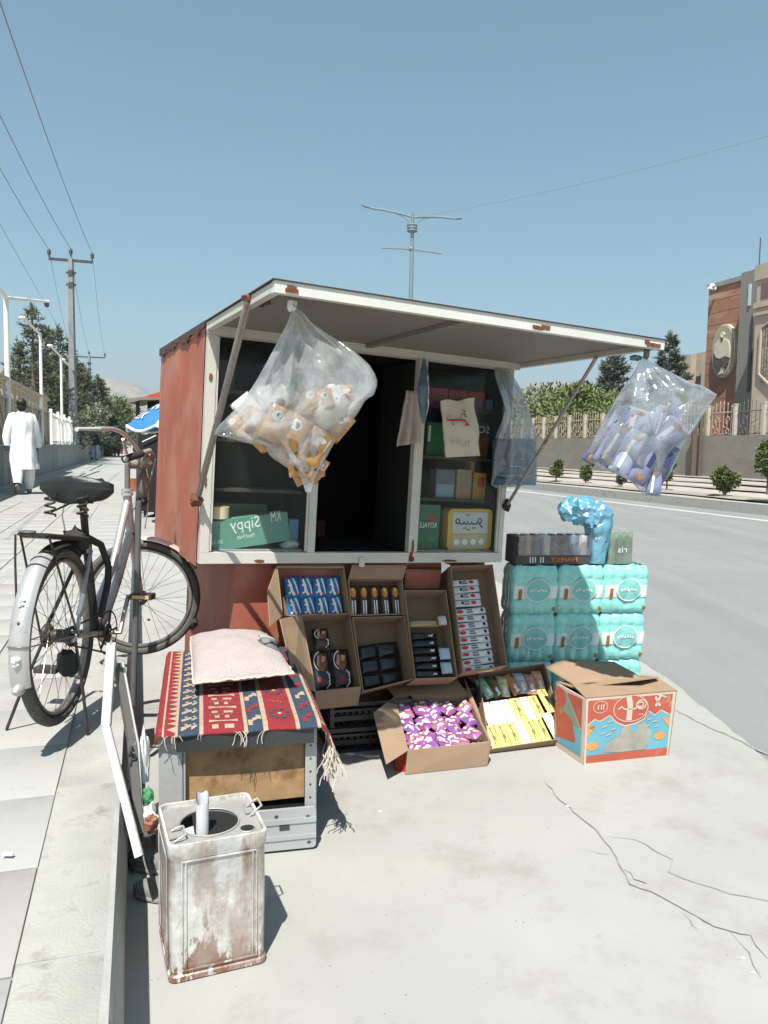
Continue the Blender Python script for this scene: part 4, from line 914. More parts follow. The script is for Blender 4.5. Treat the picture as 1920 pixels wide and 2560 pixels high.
def sippy(b, f): text(b, f, 'Sippy', .125, .075, .155, .075, .0012, mirror=True); text(b, f, 'Mixed Fruits', .155, .045, .09, .022, .0012, mirror=True); text(b, f, 'ATA XXI', .02, .035, .06, .02, .0012, mirror=True); text(b, f, 'KM', .34, .11, .05, .05, .0012, mirror=True)
goods('drink_carton', kf(.27, .14, .076, 0, .15), .43, .12, .15, M_sip, 'sage green drinks carton with mirrored white lettering in the left kiosk window', 'carton', None, [('lettering', M_pr_w, sippy)])
b = MB(); c = K(.11, .13, .212); b.tube([c, c+K.z*.06], .05, 20); b.tube([c+K.z*.0605, c+K.z*.066], .035, 20, mi=1); b.build('tape_roll', [M('tape_cream', (.72, .62, .42)), M('tape_core', (.6, .2, .08))], label='roll of cream tape lying on the green drinks carton', cat='tape roll')
goods('blue_packet', kf(.51, .14, .075), .05, .06, .14, M('pack_sky', (.12, .28, .45)), 'pale blue packet standing right of the green drinks carton', 'packet')
b = MB(); b.ball(K(.49, .10, .085), .045, .03, .025, 10, 6, amp=.5); b.build('crumpled_wrap', M('wrap_grey', (.4, .42, .42)), label='crumpled grey wrapping in the left window corner', cat='wrapper')
goods('green_box', kf(.24, .26, .063), .30, .10, .22, M('box_dark_green', (.05, .07, .04)), 'dark olive box behind the green drinks carton', 'box')
for i, (x, c, l) in enumerate(((.25, (.5, .52, .5), 'small white pack on the upper shelf of the left window'), (.36, (.05, .3, .25), 'small teal pack on the upper shelf of the left window'))):
    goods('small_pack', kf(x, .16, .86-.24), .075, .04, .055, M('sp%d' % i, c), l, 'packet')
for i in range(4): goods('dark_carton', kf(.13+i*.12, .22, .62 if i % 2 else .858), .10, .08, .15, M('dc%d' % i, [(.03, .03, .028), (.05, .02, .02), (.02, .03, .04), (.04, .035, .02)][i]), ('dark', 'dull maroon', 'blue-black', 'brown-black')[i]+' carton on a shelf behind the left window', 'carton')
# right window
tinf = kf(1.56, .10, .064, 0, .02)
def rrect(x0, y0, x1, y1, r, n=5):
    P_ = []
    for cx, cy, a in ((x1-r, y0+r, -90), (x1-r, y1-r, 0), (x0+r, y1-r, 90), (x0+r, y0+r, 180)): P_ += arcpts(cx, cy, r, r, a, a+90, n)
    return P_
t = thing('biscuit_tin', tinf(0, 0, 0), 'yellow rounded tin with a white panel and black Persian lettering, right window', 'tin')
fr = Fr(tinf(-.145, -.03, 0), tinf.x, tinf.z, -tinf.y, KS)
b = MB(); b.slab([fr(x, y, 0) for x, y in rrect(0, 0, .295, .235, .03)], -fr.z*.09); b.build('tin_body', M('tin_yellow', (.55, .36, .05), .45), parent=t)
b = MB(); fr.decal(b, rrect(.03, .095, .265, .215, .008), .0015); b.build('tin_panel', M('tin_white', (.5, .52, .52), .4), parent=t)
b = MB(); fr.decal(b, rrect(.03, .012, .265, .085, .012), .0015); b.build('tin_panel', M('tin_cream', (.45, .40, .28), .4), parent=t)
b = MB()
for i in range(4): fr.decal(b, arcpts(.06+i*.055, .045, .018, .018, 0, 330, 10), .0028)
b.build('biscuit_print', M_pr_w, parent=t)
b = MB(); h = .003; wl = .0075
stroke(b, fr, arcpts(.062, .165, .012, .014, 0, 360, 12), wl, h); stroke(b, fr, [(.074, .155), (.085, .147), (.1, .15), (.105, .165), (.108, .15), (.122, .147), (.128, .165), (.132, .15), (.15, .147), (.156, .165), (.16, .15), (.185, .147), (.195, .16), (.2, .178), (.212, .182), (.222, .17), (.217, .155), (.205, .152), (.198, .16)], wl, h)
stroke(b, fr, [(.205, .152), (.218, .135), (.232, .128)], wl, h)
for x, y in ((.118, .198), (.132, .198), (.1, .122), (.113, .122), (.125, .113), (.138, .113), (.16, .122), (.172, .122)): fr.decal(b, [(x, y), (x+.009, y), (x+.009, y+.007), (x, y+.007)], h)
b.build('lettering', M_pr_k, parent=t)
goods('tea_carton', kf(1.29, .14, .064), .17, .08, .25, M('tea_green', (.04, .13, .08)), 'dark green carton left of the yellow tin with white lettering', 'carton', None, [('lettering', M_pr_w, lambda b, f: text(b, f, 'ROYALE', .04, .12, .11, .03, .0012, mirror=True)), ('print', M_pr_br, lambda b, f: f.decal(b, arcpts(.12, .175, .035, .025, 0, 340, 12), .0012)), ('leaf_print', M_pr_g, lambda b, f: (f.decal(b, arcpts(.05, .04, .03, .03, 0, 180, 8), .0012), f.decal(b, arcpts(.12, .04, .025, .03, 0, 180, 8), .0012)))])
for i, (x, w_, h_, c, dc, l) in enumerate(((1.43, .125, .165, (.12, .14, .15), (.20, .32, .38), 'grey and pale blue box on the middle shelf of the right window'), (1.555, .10, .17, (.30, .26, .19), (.34, .23, .1), 'cream and tan box beside the pale blue one on the middle shelf'), (1.66, .085, .155, (.38, .23, .05), (.30, .07, .02), 'mustard box with an orange patch on the middle shelf'))):
    goods('shelf_box', kf(x, .2, .352), w_, .08, h_, M('sb%d' % i, c), l, 'box', None, [('print', M('sbp%d' % i, dc), rect(.006, .006, w_-.006, h_*.48) if i < 2 else rect(.03, .07, w_-.01, .13))])
goods('tall_box', kf(1.635, .24, .352), .03, .06, .22, M('tall_tan', (.42, .28, .1)), 'tall thin tan box standing on the middle shelf', 'box')
goods('green_pack', kf(1.37, .2, .592), .14, .05, .19, M('pack_green', (.03, .17, .05)), 'bright green box with a white stripe on the shelf left of the paper bag', 'box', None, [('print', M_pr_w, rect(.006, .08, .022, .17))])
goods('photo_pack', kf(1.68, .2, .592), .13, .05, .21, M('pack_photo', (.045, .035, .035)), 'dark pack with brown picture print right of the paper bag', 'packet', None, [('print', M('photo_brown', (.20, .08, .05), var=.5, scale=30), lambda b, f: f.decal(b, arcpts(.07, .07, .045, .055, 0, 340, 12), .0012)), ('lettering', M_pr_w, lambda b, f: text(b, f, 'SC', .03, .15, .07, .04, .0012, mirror=True))])
for i in range(3): goods('red_box', kf(1.36+i*.125, .2, .877, 0, .02), .115, .06, .10, M('box_red', (.32, .03, .03)), ('left', 'middle', 'right')[i]+' one of three red boxes on the top shelf of the right window', 'box', 'red boxes on the top shelf', [('print', M('dim_print', (.08, .06, .04)), rect(.03, .02, .085, .065))])
goods('teal_pack', kf(1.69, .18, .877), .06, .05, .06, M('pack_teal', (.04, .15, .16)), 'little teal pack right of the red boxes on the top shelf', 'packet')
# paper sack with writing hanging in front of the right window
pc = [(1.245, .88), (1.30, .885), (1.36, .895), (1.455, .915)]
t = thing('paper_bag', K(1.36, -.04, .59), 'cream paper bag with Persian handwriting hanging in front of the right window', 'bag')
b = MB()
def pb(u, w):
    xl = 1.245+.055*w+.0*sin(w*5); xr = 1.455+.062*w-.008*sin(w*9); x = xl+(xr-xl)*u; z = .885+.03*u-(.30+.01*u)*w+.006*sin(u*9)*(1 if w < .1 else 0)
    return (x, z)
def pf(u, w, sgn=1): x, z = pb(u, w); return K(x, -.05-.014*sin(pi*u)*sgn*sin(pi*min(w*1.1, 1))-.01*noise.noise(V((u*4, w*5, 0)))-(.012 if sgn > 0 else 0), z)
b.grid(lambda u, w: pf(u, w), 14, 18); b.grid(lambda u, w: pf(u, w, -1), 14, 18)
b.add([pf(1, i/18) for i in range(19)]+[pf(1, i/18, -1) for i in range(19)], [(i, i+1, 20+i, 19+i) for i in range(18)]); b.add([pf(0, i/18) for i in range(19)]+[pf(0, i/18, -1) for i in range(19)], [(i, i+1, 20+i, 19+i) for i in range(18)]); b.add([pf(i/14, 1) for i in range(15)]+[pf(i/14, 1, -1) for i in range(15)], [(i, i+1, 16+i, 15+i) for i in range(14)])
b.build('paper', M('paper_cream', (.55, .50, .38), .9, bump=.4, bscale=20), parent=t)
def pstroke(b, pts, wd):
    P_ = [K(x, -.085, z) for x, z in pts]; b.tube(P_, wd/2, 4, flat=.4)
b = MB(); pstroke(b, [(1.272, .80), (1.278, .787), (1.30, .785), (1.35, .79), (1.385, .792), (1.40, .78), (1.415, .765)], .014); b.build('red_writing', M_pr_r, parent=t)
b = MB(); pstroke(b, [(1.29, .80), (1.292, .815)], .006); pstroke(b, [(1.36, .80), (1.365, .82), (1.38, .83), (1.395, .81)], .007); pstroke(b, [(1.375, .845), (1.388, .838)], .009); pstroke(b, [(1.31, .77), (1.322, .762)], .008); pstroke(b, [(1.395, .77), (1.405, .762)], .008)
for k, (x, z) in enumerate(((1.31, .665), (1.325, .66), (1.345, .66), (1.36, .663), (1.40, .66), (1.42, .663))): pstroke(b, [(x, z), (x+.004, z+.022)], .005)
pstroke(b, [(1.375, .655), (1.40, .65), (1.43, .657)], .005); b.build('black_writing', M_pr_k, parent=t)
# cloth hanging at the doorway
t = thing('hanging_cloth', K(1.08, -.03, .64), 'crumpled pale pink cloth hanging at the dark doorway', 'cloth')
def cf(u, w):
    xl = 1.045-.05*w; xr = 1.10+.04*w**.6; return K(xl+(xr-xl)*u, -.04-.016*sin(u*14+w*1.5)*(.3+w)-.01*noise.noise(V((u*3, w*4, 3))), .925-.285*w+.03*(u-.5)*w)
b = MB(); b.grid(cf, 30, 16); ob = b.build('cloth_folds', M('cloth_pink', (.40, .33, .30), .95), parent=t, sharp=180); md = ob.modifiers.new('th', 'SOLIDIFY'); md.thickness = .003
# blue plastic bag at post
b = MB()
def bfn(u, w):
    a = 2*pi*u; r_ = (.008+.026*sin(pi*min(w, 1))*(1+.25*noise.noise(V((cos(a), sin(a), w*6)))))
    return K(1.135+cos(a)*r_+.02*w, -.05+sin(a)*r_*.5, 1.10-.34*w)
b.grid(bfn, 16, 20, wrap=True); b.build('blue_bag', film('film_blue', (.02, .12, .22), .6, .04, .3), label='small blue plastic bag tied to the post right of the doorway', cat='bag')
goods('dim_shelf_box', kf(.8, .9, .05), .3, .2, .1, M('maroon_box', (.10, .01, .015)), 'low maroon box on the floor inside the doorway', 'box')
# ================================================================== BOXES AND GOODS IN FRONT
M_card = mat('cardboard', (0.28, 0.19, 0.122), 0.85, var=.07, scale=7, bump=.12, bscale=40, dirt=(0.23, 0.155, 0.10), dirt_amt=.25, dscale=5)
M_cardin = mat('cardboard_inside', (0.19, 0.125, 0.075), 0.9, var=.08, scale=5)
z5 = lambda x, y: (x*.3978+640, y*.3978+1380)
z6 = lambda x, y: (x*.2773+800, y*.2773+1740)
zc = lambda x, y: (x*.3254+1200, y*.3254+1200)
def open_box(name, TL, TR, BR, BL, depth, lab, m=None, flaps=(), th=.004):
    """cardboard box seen through its open face; corners of the opening in space, walls running back by depth"""
    TL, TR, BR, BL = map(V, (TL, TR, BR, BL)); c = (TL+TR+BR+BL)/4
    n = (TR-TL).cross(TL-BL); n.normalize()
    if n.dot(c-CP) < 0: n = -n
    m = m or M_card
    t = thing(name, c+n*depth-V((0, 0, 0)), lab, 'cardboard box')
    x = (TR+BR-TL-BL).normalized(); y = (TL+TR-BL-BR).normalized(); w_ = ((TR-TL).length+(BR-BL).length)/2; h_ = ((TL-BL).length+(TR-BR).length)/2
    f = Fr(BL, x, y); f.y = y.copy()
    if f.z.dot(n) > 0: pass
    out = -n
    def wall(nm, a, b_): 
        e = (b_-a); inw = (c-(a+b_)/2); inw = (inw-e.normalized()*inw.dot(e.normalized())).normalized()
        b = MB(); b.obox(a, e, inw*th, n*depth); return b.build(nm, m, parent=t)
    g = .0045
    P00, P10, P11, P01 = BL, BR, TR, TL
    wall('top_wall', P01, P11); wall('bottom_wall', P00, P10)
    wall('side_wall', P00+y*g, P01-y*g); wall('side_wall', P10+y*g, P11-y*g)
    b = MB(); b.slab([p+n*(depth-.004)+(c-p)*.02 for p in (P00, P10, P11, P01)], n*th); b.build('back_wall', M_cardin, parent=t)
    for fl in flaps:
        pts = [V(p) for p in fl]; b = MB(); nn = (pts[1]-pts[0]).cross(pts[2]-pts[0]).normalized()*th; b.slab(pts, nn); b.build('flap', m, parent=t)
    F2 = Fr(P00+n*(depth-.006), x, y, -n); F2.y = y.copy(); F2.w = w_; F2.h = h_; F2.d = depth; F2.root = t; F2.n = n
    return F2
def Q(zf, pts, ys): return [at_y(*zf(*p), Y) for p, Y in zip(pts, ys)]
def pack(name, F, x, y, w_, h_, th, m, lab, cat, group, z=0.0, rot=0.0, decs=None, puff=0.25, tilt=0.0):
    """sealed packet: pillow with crimped ends, lying in frame F with its face towards F.z"""
    f = F.turned(x, y, z, rot)
    if tilt: f = Fr(f.o, f.x*cos(tilt)+f.z*sin(tilt), f.y, f.z*cos(tilt)-f.x*sin(tilt))
    root = thing(name, f(0, 0, 0), lab, cat, group) if decs else None
    sd = rnd(0, 50)
    def surf(u, v, s): 
        a = max(0, 1-(2*u-1)**4)*max(0, 1-(2*v-1)**6); k = noise.noise(V((u*3+sd, v*4, sd)))*.25
        return f((u-.5)*w_, (v-.5)*h_, th*.5+s*th*.5*a**.6*(1+k))
    b = MB(); b.grid(lambda u, v: surf(u, v, 1), 8, 8); b.grid(lambda u, v: surf(u, v, -1), 8, 8)
    if not decs: return b.build(name, m, label=lab, cat=cat, group=group, sharp=80)
    b.build('wrapper', m, parent=root, sharp=80)
    for nm, mm, pts in decs:
        b = MB()
        for pl_ in pts:
            n_ = len(pl_); 
            # lay the print on the curved face
            vs = [surf(px, py, 1)+f.z*.0012 for px, py in pl_]; cx = sum(p[0] for p in pl_)/n_; cy = sum(p[1] for p in pl_)/n_
            b.add(vs+[surf(cx, cy, 1)+f.z*.0016], [(i, (i+1) % n_, n_) for i in range(n_)])
        b.build(nm, mm, parent=root, kind='stuff' if len(pts) > 1 else None)
    return root
def R(x0, y0, x1, y1): return [(x0, y0), ((x0+x1)/2, y0), (x1, y0), (x1, (y0+y1)/2), (x1, y1), ((x0+x1)/2, y1), (x0, y1), (x0, (y0+y1)/2)]
def E(cx, cy, rx, ry, n=12): return [(cx+rx*cos(2*pi*i/n), cy+ry*sin(2*pi*i/n)) for i in range(n)]
def S2(pts, wd):
    l = []; r_ = []
    for i, p in enumerate(pts):
        q = V(pts[min(i+1, len(pts)-1)])-V(pts[max(i-1, 0)]); q.normalize(); n = V((-q.y, q.x))*wd/2; l.append((p[0]+n.x, p[1]+n.y)); r_.append((p[0]-n.x, p[1]-n.y))
    return [[l[i], l[i+1], r_[i+1], r_[i]] for i in range(len(pts)-1)]
# ---- A: blue packets
TL, TR, BR, BL = Q(z5, [(130, 95), (553, 95), (595, 390), (165, 402)], (3.42, 3.56, 3.50, 3.37))
fa = [(at_y(*z5(130, 95), 3.42), at_y(*z5(165, 402), 3.37), at_y(*z5(88, 468), 3.28), at_y(*z5(75, 240), 3.34)), (TL, TR, at_y(*z5(540, 72), 3.585), at_y(*z5(120, 72), 3.455))]
A = open_box('snack_box', TL, TR, BR, BL, .10, 'cardboard box of blue packets, top left of the boxes leaning under the kiosk', flaps=fa)
M_bp = M('packet_blue', (.02, .12, .32), .35, var=.3, scale=30)
wA = (A.w-.03)/4.4
for r_ in range(2):
    for k in range(4):
        pack('blue_packet', A, .03+wA*(k+.7), A.h*(.60 if r_ else .19), wA*.98, A.h*.44, .02, M_bp, ('first', 'second', 'third', 'fourth')[k]+' blue packet from the left in the '+('upper' if r_ else 'lower')+' row of the blue packet box', 'packet', 'blue packets in the top left box', .035, rnd(-.06, .06),
             [('white_print', M_pr_w, S2([(.25, .88), (.4, .6), (.45, .35), (.62, .12)], .15)+S2([(.6, .92), (.7, .7), (.82, .45), (.9, .18)], .10)+S2(arcpts(.25, .42, .13, .2, -120, 120, 6), .08)), ('teal_print', M('print_teal', (.02, .30, .32)), [R(.45, .70, .62, .95)]), ('red_print', M_pr_r, [E(.72, .22, .09, .07)])])
# ---- B: brown bars with orange tops
TL, TR, BR, BL = Q(z5, [(580, 165), (922, 168), (935, 392), (602, 400)], (3.55, 3.68, 3.62, 3.49))
fb_ = [(TL, TR, at_y(*z5(945, 85), 3.70), at_y(*z5(603, 80), 3.58))]
B2 = open_box('snack_box', TL, TR, BR, BL, .09, 'cardboard box of upright brown and orange bars, second from the left in the upper row', flaps=fb_)
M_bb = M('bar_brown', (.035, .015, .01), .35, var=.3)
for k in range(5):
    pack('chocolate_bar', B2, B2.w*(.07+k*.2)+.01, B2.h*.44, B2.w*.15, B2.h*.84, .022, M_bb, ('first', 'second', 'third', 'fourth', 'fifth')[k]+' upright brown bar from the left, orange at its top', 'snack bar', 'brown bars in the second upper box', .03, rnd(-.05, .05),
         [('orange_print', M('print_caramel', (.55, .2, .03), var=.3, scale=60), [E(.5, .76, .36, .17)]), ('yellow_print', M('print_cream', (.6, .42, .12)), [E(.5, .84, .2, .06)]), ('white_lettering', M_pr_w, [R(.28, .06, .42, .50), R(.58, .06, .72, .50)])])
# ---- C: dark box upper right
TL, TR, BR, BL = Q(z5, [(938, 95), (1190, 100), (1195, 235), (932, 235)], (3.74, 3.83, 3.79, 3.70))
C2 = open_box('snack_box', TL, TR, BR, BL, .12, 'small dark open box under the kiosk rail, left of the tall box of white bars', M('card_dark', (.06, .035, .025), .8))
for k in range(3): pack('dark_packet', C2, C2.w*(.2+k*.3), C2.h*.4, C2.w*.26, C2.h*.7, .03, M('packet_maroon', (.05, .008, .006), .4), ('left', 'middle', 'right')[k]+' dark maroon packet in the small upper box', 'packet', 'maroon packets', .02)
# ---- D: chocolate wafer packs
TL, TR, BR, BL = Q(z5, [(283, 392), (590, 385), (662, 850), (372, 880)], (3.42, 3.52, 3.36, 3.26))
fd = [(TL, BL, at_y(*z5(240, 795), 3.08), at_y(*z5(152, 420), 3.22)), (BL, BR, at_y(*z5(640, 962), 3.385), at_y(*z5(378, 992), 3.285))]
D_ = open_box('snack_box', TL, TR, BR, BL, .11, 'large cardboard box of black wafer packs, its left flap catching the sun beside the cushion', flaps=fd)
M_wf = M('packet_black', (.010, .010, .012), .3, var=.3)
def wafer(x, y, w_, h_, rot, lab):
    pack('wafer_pack', D_, x, y, w_, h_, .03, M_wf, lab, 'packet', 'black wafer packs', .03, rot,
         [('wafer_print', M('print_wafer', (.20, .06, .035), var=.5, scale=40), [[(.15, .55), (.3, .9), (.85, .88), (.8, .62), (.55, .42), (.3, .45)]]), ('tan_print', M('print_biscuit', (.45, .25, .13)), [[(.2, .6), (.3, .84), (.42, .84), (.34, .55)], [(.5, .66), (.55, .84), (.78, .8), (.7, .68)]]), ('white_arc', M_pr_w, S2(arcpts(.52, .68, .44, .27, 100, 235, 8), .035)+S2(arcpts(.42, .22, .42, .26, -60, 50, 8), .03)),
          ('lettering', M_pr_w, S2([(.78, .08), (.84, .1), (.78, .16), (.86, .2), (.8, .26), (.88, .32), (.82, .38)], .05)), ('red_print', M('print_dark_red', (.14, .02, .02)), [E(.35, .2, .2, .12)])])
wafer(D_.w*.30, D_.h*.32, D_.w*.36, D_.h*.5, 0, 'left one of the two lower black wafer packs')
wafer(D_.w*.72, D_.h*.32, D_.w*.36, D_.h*.5, 0, 'right one of the two lower black wafer packs')
wafer(D_.w*.40, D_.h*.73, D_.w*.34, D_.h*.26, pi/2*0+.05, 'black wafer pack lying at the top of the box')
# ---- E dark box
TL, TR, BR, BL = Q(z5, [(606, 410), (935, 402), (988, 800), (672, 880)], (3.50, 3.61, 3.46, 3.36))
E_ = open_box('snack_box', TL, TR, BR, BL, .12, 'deep shaded cardboard box between the wafer box and the tall boxes, holding black packs')
for k in range(6): pack('black_pack', E_, E_.w*(.3+.4*(k % 2)), E_.h*(.16+.21*(k//2)), E_.w*.38, E_.h*.2, .03, M_wf, ('bottom left', 'bottom right', 'middle left', 'middle right', 'upper left', 'upper right')[k]+' plain black pack in the deep shaded box', 'packet', 'plain black packs', .03, rnd(-.05, .05))
# ---- F tall box of dark packs
TL, TR, BR, BL = Q(z5, [(932, 240), (1195, 240), (1268, 790), (1000, 800)], (3.66, 3.75, 3.52, 3.43))
F_ = open_box('snack_box', TL, TR, BR, BL, .10, 'tall cardboard box of black boxes with small white marks, third from the right')
for k in range(6):
    y = F_.h*(.07+k*.085)
    pack('black_carton', F_, F_.w*.40, y, F_.w*.66, F_.h*.082, .05, M_wf, ('lowest', 'second lowest', 'third', 'fourth', 'fifth', 'topmost')[k]+' black carton in the stack inside the tall box', 'carton', 'black cartons in the tall box', .02, rnd(-.03, .03), [('white_mark', M_pr_w, [[(.6, .3), (.66, .6), (.72, .5), (.8, .7), (.74, .3), (.66, .45)]])])
for k, (yy, c, l) in enumerate(((.62, (.30, .24, .12), 'tan wrapped pack on top of the black cartons'), (.28, (.35, .42, .5), 'pale blue wrapped pack sticking out right of the black cartons'), (.12, (.35, .42, .48), 'pale wrapped pack low on the right of the tall box'))):
    pack('wrapped_pack', F_, F_.w*(.42 if k == 0 else .80), F_.h*yy, F_.w*(.7 if k == 0 else .26), F_.h*(.07 if k == 0 else .13), .03, M('wrapped%d' % k, c, .35), l, 'packet', None, .06)
pack('silver_end', F_, F_.w*.80, F_.h*.64, F_.w*.2, F_.h*.11, .03, M('silver_wrap', (.45, .45, .45), .3), 'crinkled silver packet end above the black cartons', 'packet', None, .08)
# ---- G tall box of white bars
TL, TR, BR, BL = Q(z5, [(1222, 88), (1488, 78), (1580, 715), (1300, 760)], (3.80, 3.89, 3.62, 3.53))
G_ = open_box('snack_box', TL, TR, BR, BL, .08, 'tallest leaning cardboard box, filled with a column of white bars, beside the water packs')
M_wb = M('bar_white', (.60, .60, .60), .35, var=.12, scale=40)
for k in range(13):
    up = k >= 9; yy = .035+k*.068+(0.012 if up else 0)
    pack('white_bar', G_, G_.w*(.38 if up else .45-.004*k), G_.h*yy, G_.w*(.64 if up else .72), G_.h*.062, .02, M_wb, 'white bar number '+('one two three four five six seven eight nine ten eleven twelve thirteen'.split()[k])+' from the bottom of the bar column', 'snack bar', 'white bars in the tallest box', .02, rnd(-.05, .03),
         [('red_print', M_pr_r, [E(.70 if up else .16, .5, .10, .28)]), ('dark_print', M('print_grey', (.12, .12, .14)), [R(.35, .2, .56, .42), R(.36, .55, .54, .75)]), ('end_print', M('print_navy', (.02, .02, .05)), [E(.86 if not up else .3, .5, .05, .28, 8)])])
b = MB(); b.slab([at_y(*z5(*p), 3.66) for p in ((1165, 62), (1225, 85), (1205, 100), (1165, 135))], V((0, .004, 0))); b.build('white_card', M_pr_w, label='white paper corner catching sun above the tallest box', cat='paper')
# ---- black plastic crates under the boxes
M_crate = M('crate_black', (.015, .015, .017), .35)
def crate(o, x, w_, d_, h_, lab):
    x = V(x).normalized(); y = V((0, 0, 1)).cross(x); z = V((0, 0, 1)); f = Fr(o, x, y)
    t = thing('plastic_crate', f(w_/2, d_/2, 0), lab, 'crate', 'black plastic crates under the boxes')
    for nm, P0, U, L_ in (('front_grid', f(0, 0, 0), x, w_), ('side_grid', f(0, 0, 0), y, d_), ('side_grid', f(w_, 0, 0), y, d_), ('back_grid', f(0, d_, 0), x, w_)):
        b = MB()
        for q in (.0, .36, .44, .72, .93): b.obox(P0+z*q*h_, U*L_, U.cross(z)*.006, z*(.012 if q not in (.93,) else .018))
        n = int(L_/.028)
        for i in range(n):
            a = P0+U*(i+.5)*L_/n
            b.tube([a-U*L_/n*.5+z*.44*h_, a+z*.72*h_], .003, 4); b.tube([a+U*L_/n*.5+z*.44*h_, a+z*.72*h_], .003, 4)
            b.torus(a+z*h_*.2, U, z, h_*.12, .003, 8, 4)
        b.build(nm, M_crate, parent=t)
    for i in (0, 1):
        for j in (0, 1): b = MB(); b.obox(f(i*w_-.008, j*d_-.008, 0), x*.018, y*.018, z*h_*.98); b.build('corner_post', M_crate, parent=t)
    b = MB(); b.obox(f(.01, .01, .01), x*(w_-.02), y*(d_-.02), z*.006); b.build('base', M_crate, parent=t)
    return t
cx_ = V((cos(.25), sin(.25), 0))
crate(at_z(822, 1884, 0), cx_, .38, .34, .10, 'lower black crate on the ground between the stool and the purple snack box')
crate(at_z(822, 1884, 0)+V((.01, .015, .102)), cx_, .37, .33, .11, 'upper black crate with a wavy lattice rim, stacked on the lower one')
crate(at_z(1010, 1850, 0), cx_, .40, .34, .12, 'black crate hidden behind the purple snack box')
crate(at_z(1010, 1850, 0)+V((-.03, .04, .122)), cx_, .40, .34, .08, 'upper black crate behind the purple snack box')
# ---- purple snack box on the ground
TL = at_y(*z6(668, 8), 3.50); TR = at_y(*z6(1335, -12), 3.60); BR = at_y(*z6(1536, 412), 3.27); BL = at_y(*z6(790, 492), 3.17)
p1 = at_z(*z6(765, 715), .0); p2 = at_z(*z6(1500, 635), .0)
fp = [(TL+V((0, 0, .0)), BL, at_y(*z6(597, 615), 3.06), at_y(*z6(480, 150), 3.33)), (TL, TR, at_y(*z6(1230, -150), 3.70), at_y(*z6(540, -130), 3.62)), (TR, BR.lerp(TR, .35), at_y(*z6(1420, 120), 3.50), at_y(*z6(1290, -180), 3.70))]
Pb = open_box('snack_box', TL, TR, BR, BL, .115, 'open cardboard box full of purple snack packets, front centre on the ground', flaps=fp)
for nm_ in ('front_skirt',):
    b = MB(); e = BR-BL; b.slab([BL-V((0, .002, 0)), BR-V((0, .002, 0)), V((p2.x, p2.y-.0, .002)), V((p1.x, p1.y, .002))], V((0, .004, 0))); b.build('front_panel', M_card, parent=Pb.root)
    b = MB(); b.slab([BR+V((.001, .004, 0)), TR+V((.001, .004, 0)), V((TR.x+.02, TR.y-.02, .002)), V((p2.x+.001, p2.y+.004, .002))], V((.004, 0, 0))); b.build('side_panel', M_card, parent=Pb.root)
b = MB(); b.slab([at_z(*z6(680, 700), .0)+V((0, .03, 0)), at_z(*z6(765, 715), 0)+V((0, .03, 0)), BL+V((0, .03, -.01)), BL+V((-.05, .05, -.06))], V((0, .02, 0))); b.build('red_wrap', M('plastic_red', (.4, .03, .02), .4), label='red plastic showing under the left flap of the purple snack box', cat='wrapper')
M_pu = M('packet_purple', (.26, .08, .24), .25, var=.5, scale=25); M_pu2 = M('packet_violet', (.22, .09, .30), .25, var=.4, scale=25); M_pu3 = M('packet_magenta', (.34, .13, .24), .25, var=.5, scale=20)
random.seed(5); k = 0
ords = 'first second third fourth fifth'.split()
for r_ in range(7):
    for c_ in range(5):
        if r_ == 6 and c_ > 3: continue
        x = Pb.w*(.13+.185*c_)+rnd(-.012, .012); y = Pb.h*(.09+r_*.13)+rnd(-.008, .008)
        pack('snack_packet', Pb, x, y, .085, .06, .035, (M_pu, M_pu2, M_pu, M_pu3)[(r_*3+c_) % 4], 'purple foil snack packet, '+ords[c_]+' from the left in '+('the front row', 'row two', 'row three', 'row four', 'row five', 'row six', 'the back row')[r_]+' of the heap', 'packet', 'purple snack packets in the front box', rnd(.05, .078)+(.008 if r_ % 2 else 0), rnd(-.9, .9), [('white_print', M_pr_pk if (r_+c_) % 2 else M_pr_w, [[(.1, .2), (.2, .45), (.5, .5), (.6, .2)], [(.55, .6), (.6, .85), (.9, .8), (.85, .6)]]), ('yellow_print', M('print_straw', (.65, .45, .22)), [E(.3, .75, .14, .12, 8)])], tilt=rnd(-.45, .45)); k += 1  # pink and white patches: print, with the foil's glare put in as colour
# ---- yellow biscuits box
TL, TR, BR, BL = at_y(*zc(-15, 1478), 3.72), at_y(*zc(497, 1408), 3.86), at_y(*zc(655, 1985), 3.50), at_y(*zc(75, 2070), 3.38)
Yb = open_box('snack_box', TL, TR, BR, BL, .085, 'tilted cardboard box of yellow biscuit packs, right of the purple snacks')
g1 = at_z(*zc(90, 2105), 0); b = MB(); 
for (u_, l) in ((.12, 'left'), (.85, 'right')):
    q = BL.lerp(BR, u_)+Yb.n*.09; q2 = TL.lerp(TR, u_)+Yb.n*.09
    b.obox(V((q2.x-.03, q2.y-.10, 0)), (.06, 0, 0), (0, .08, 0), (0, 0, max(q2.z-.03, .05)))
b.build('wooden_prop', M('prop_wood', (.15, .10, .06), .9), label='wooden blocks propping up the back of the yellow biscuit box', cat='block', kind='stuff')
M_yb = M('packet_yellow', (.78, .66, .18), .35, var=.06); M_yw = M('packet_cream', (.76, .72, .64), .35, var=.06)
gir = lambda: S2([(.35, .15), (.42, .3), (.45, .5), (.5, .65), (.42, .82)], .13)+S2([(.62, .15), (.6, .35), (.52, .5)], .10)+[E(.45, .84, .13, .06, 8), E(.5, .45, .2, .10, 8)]
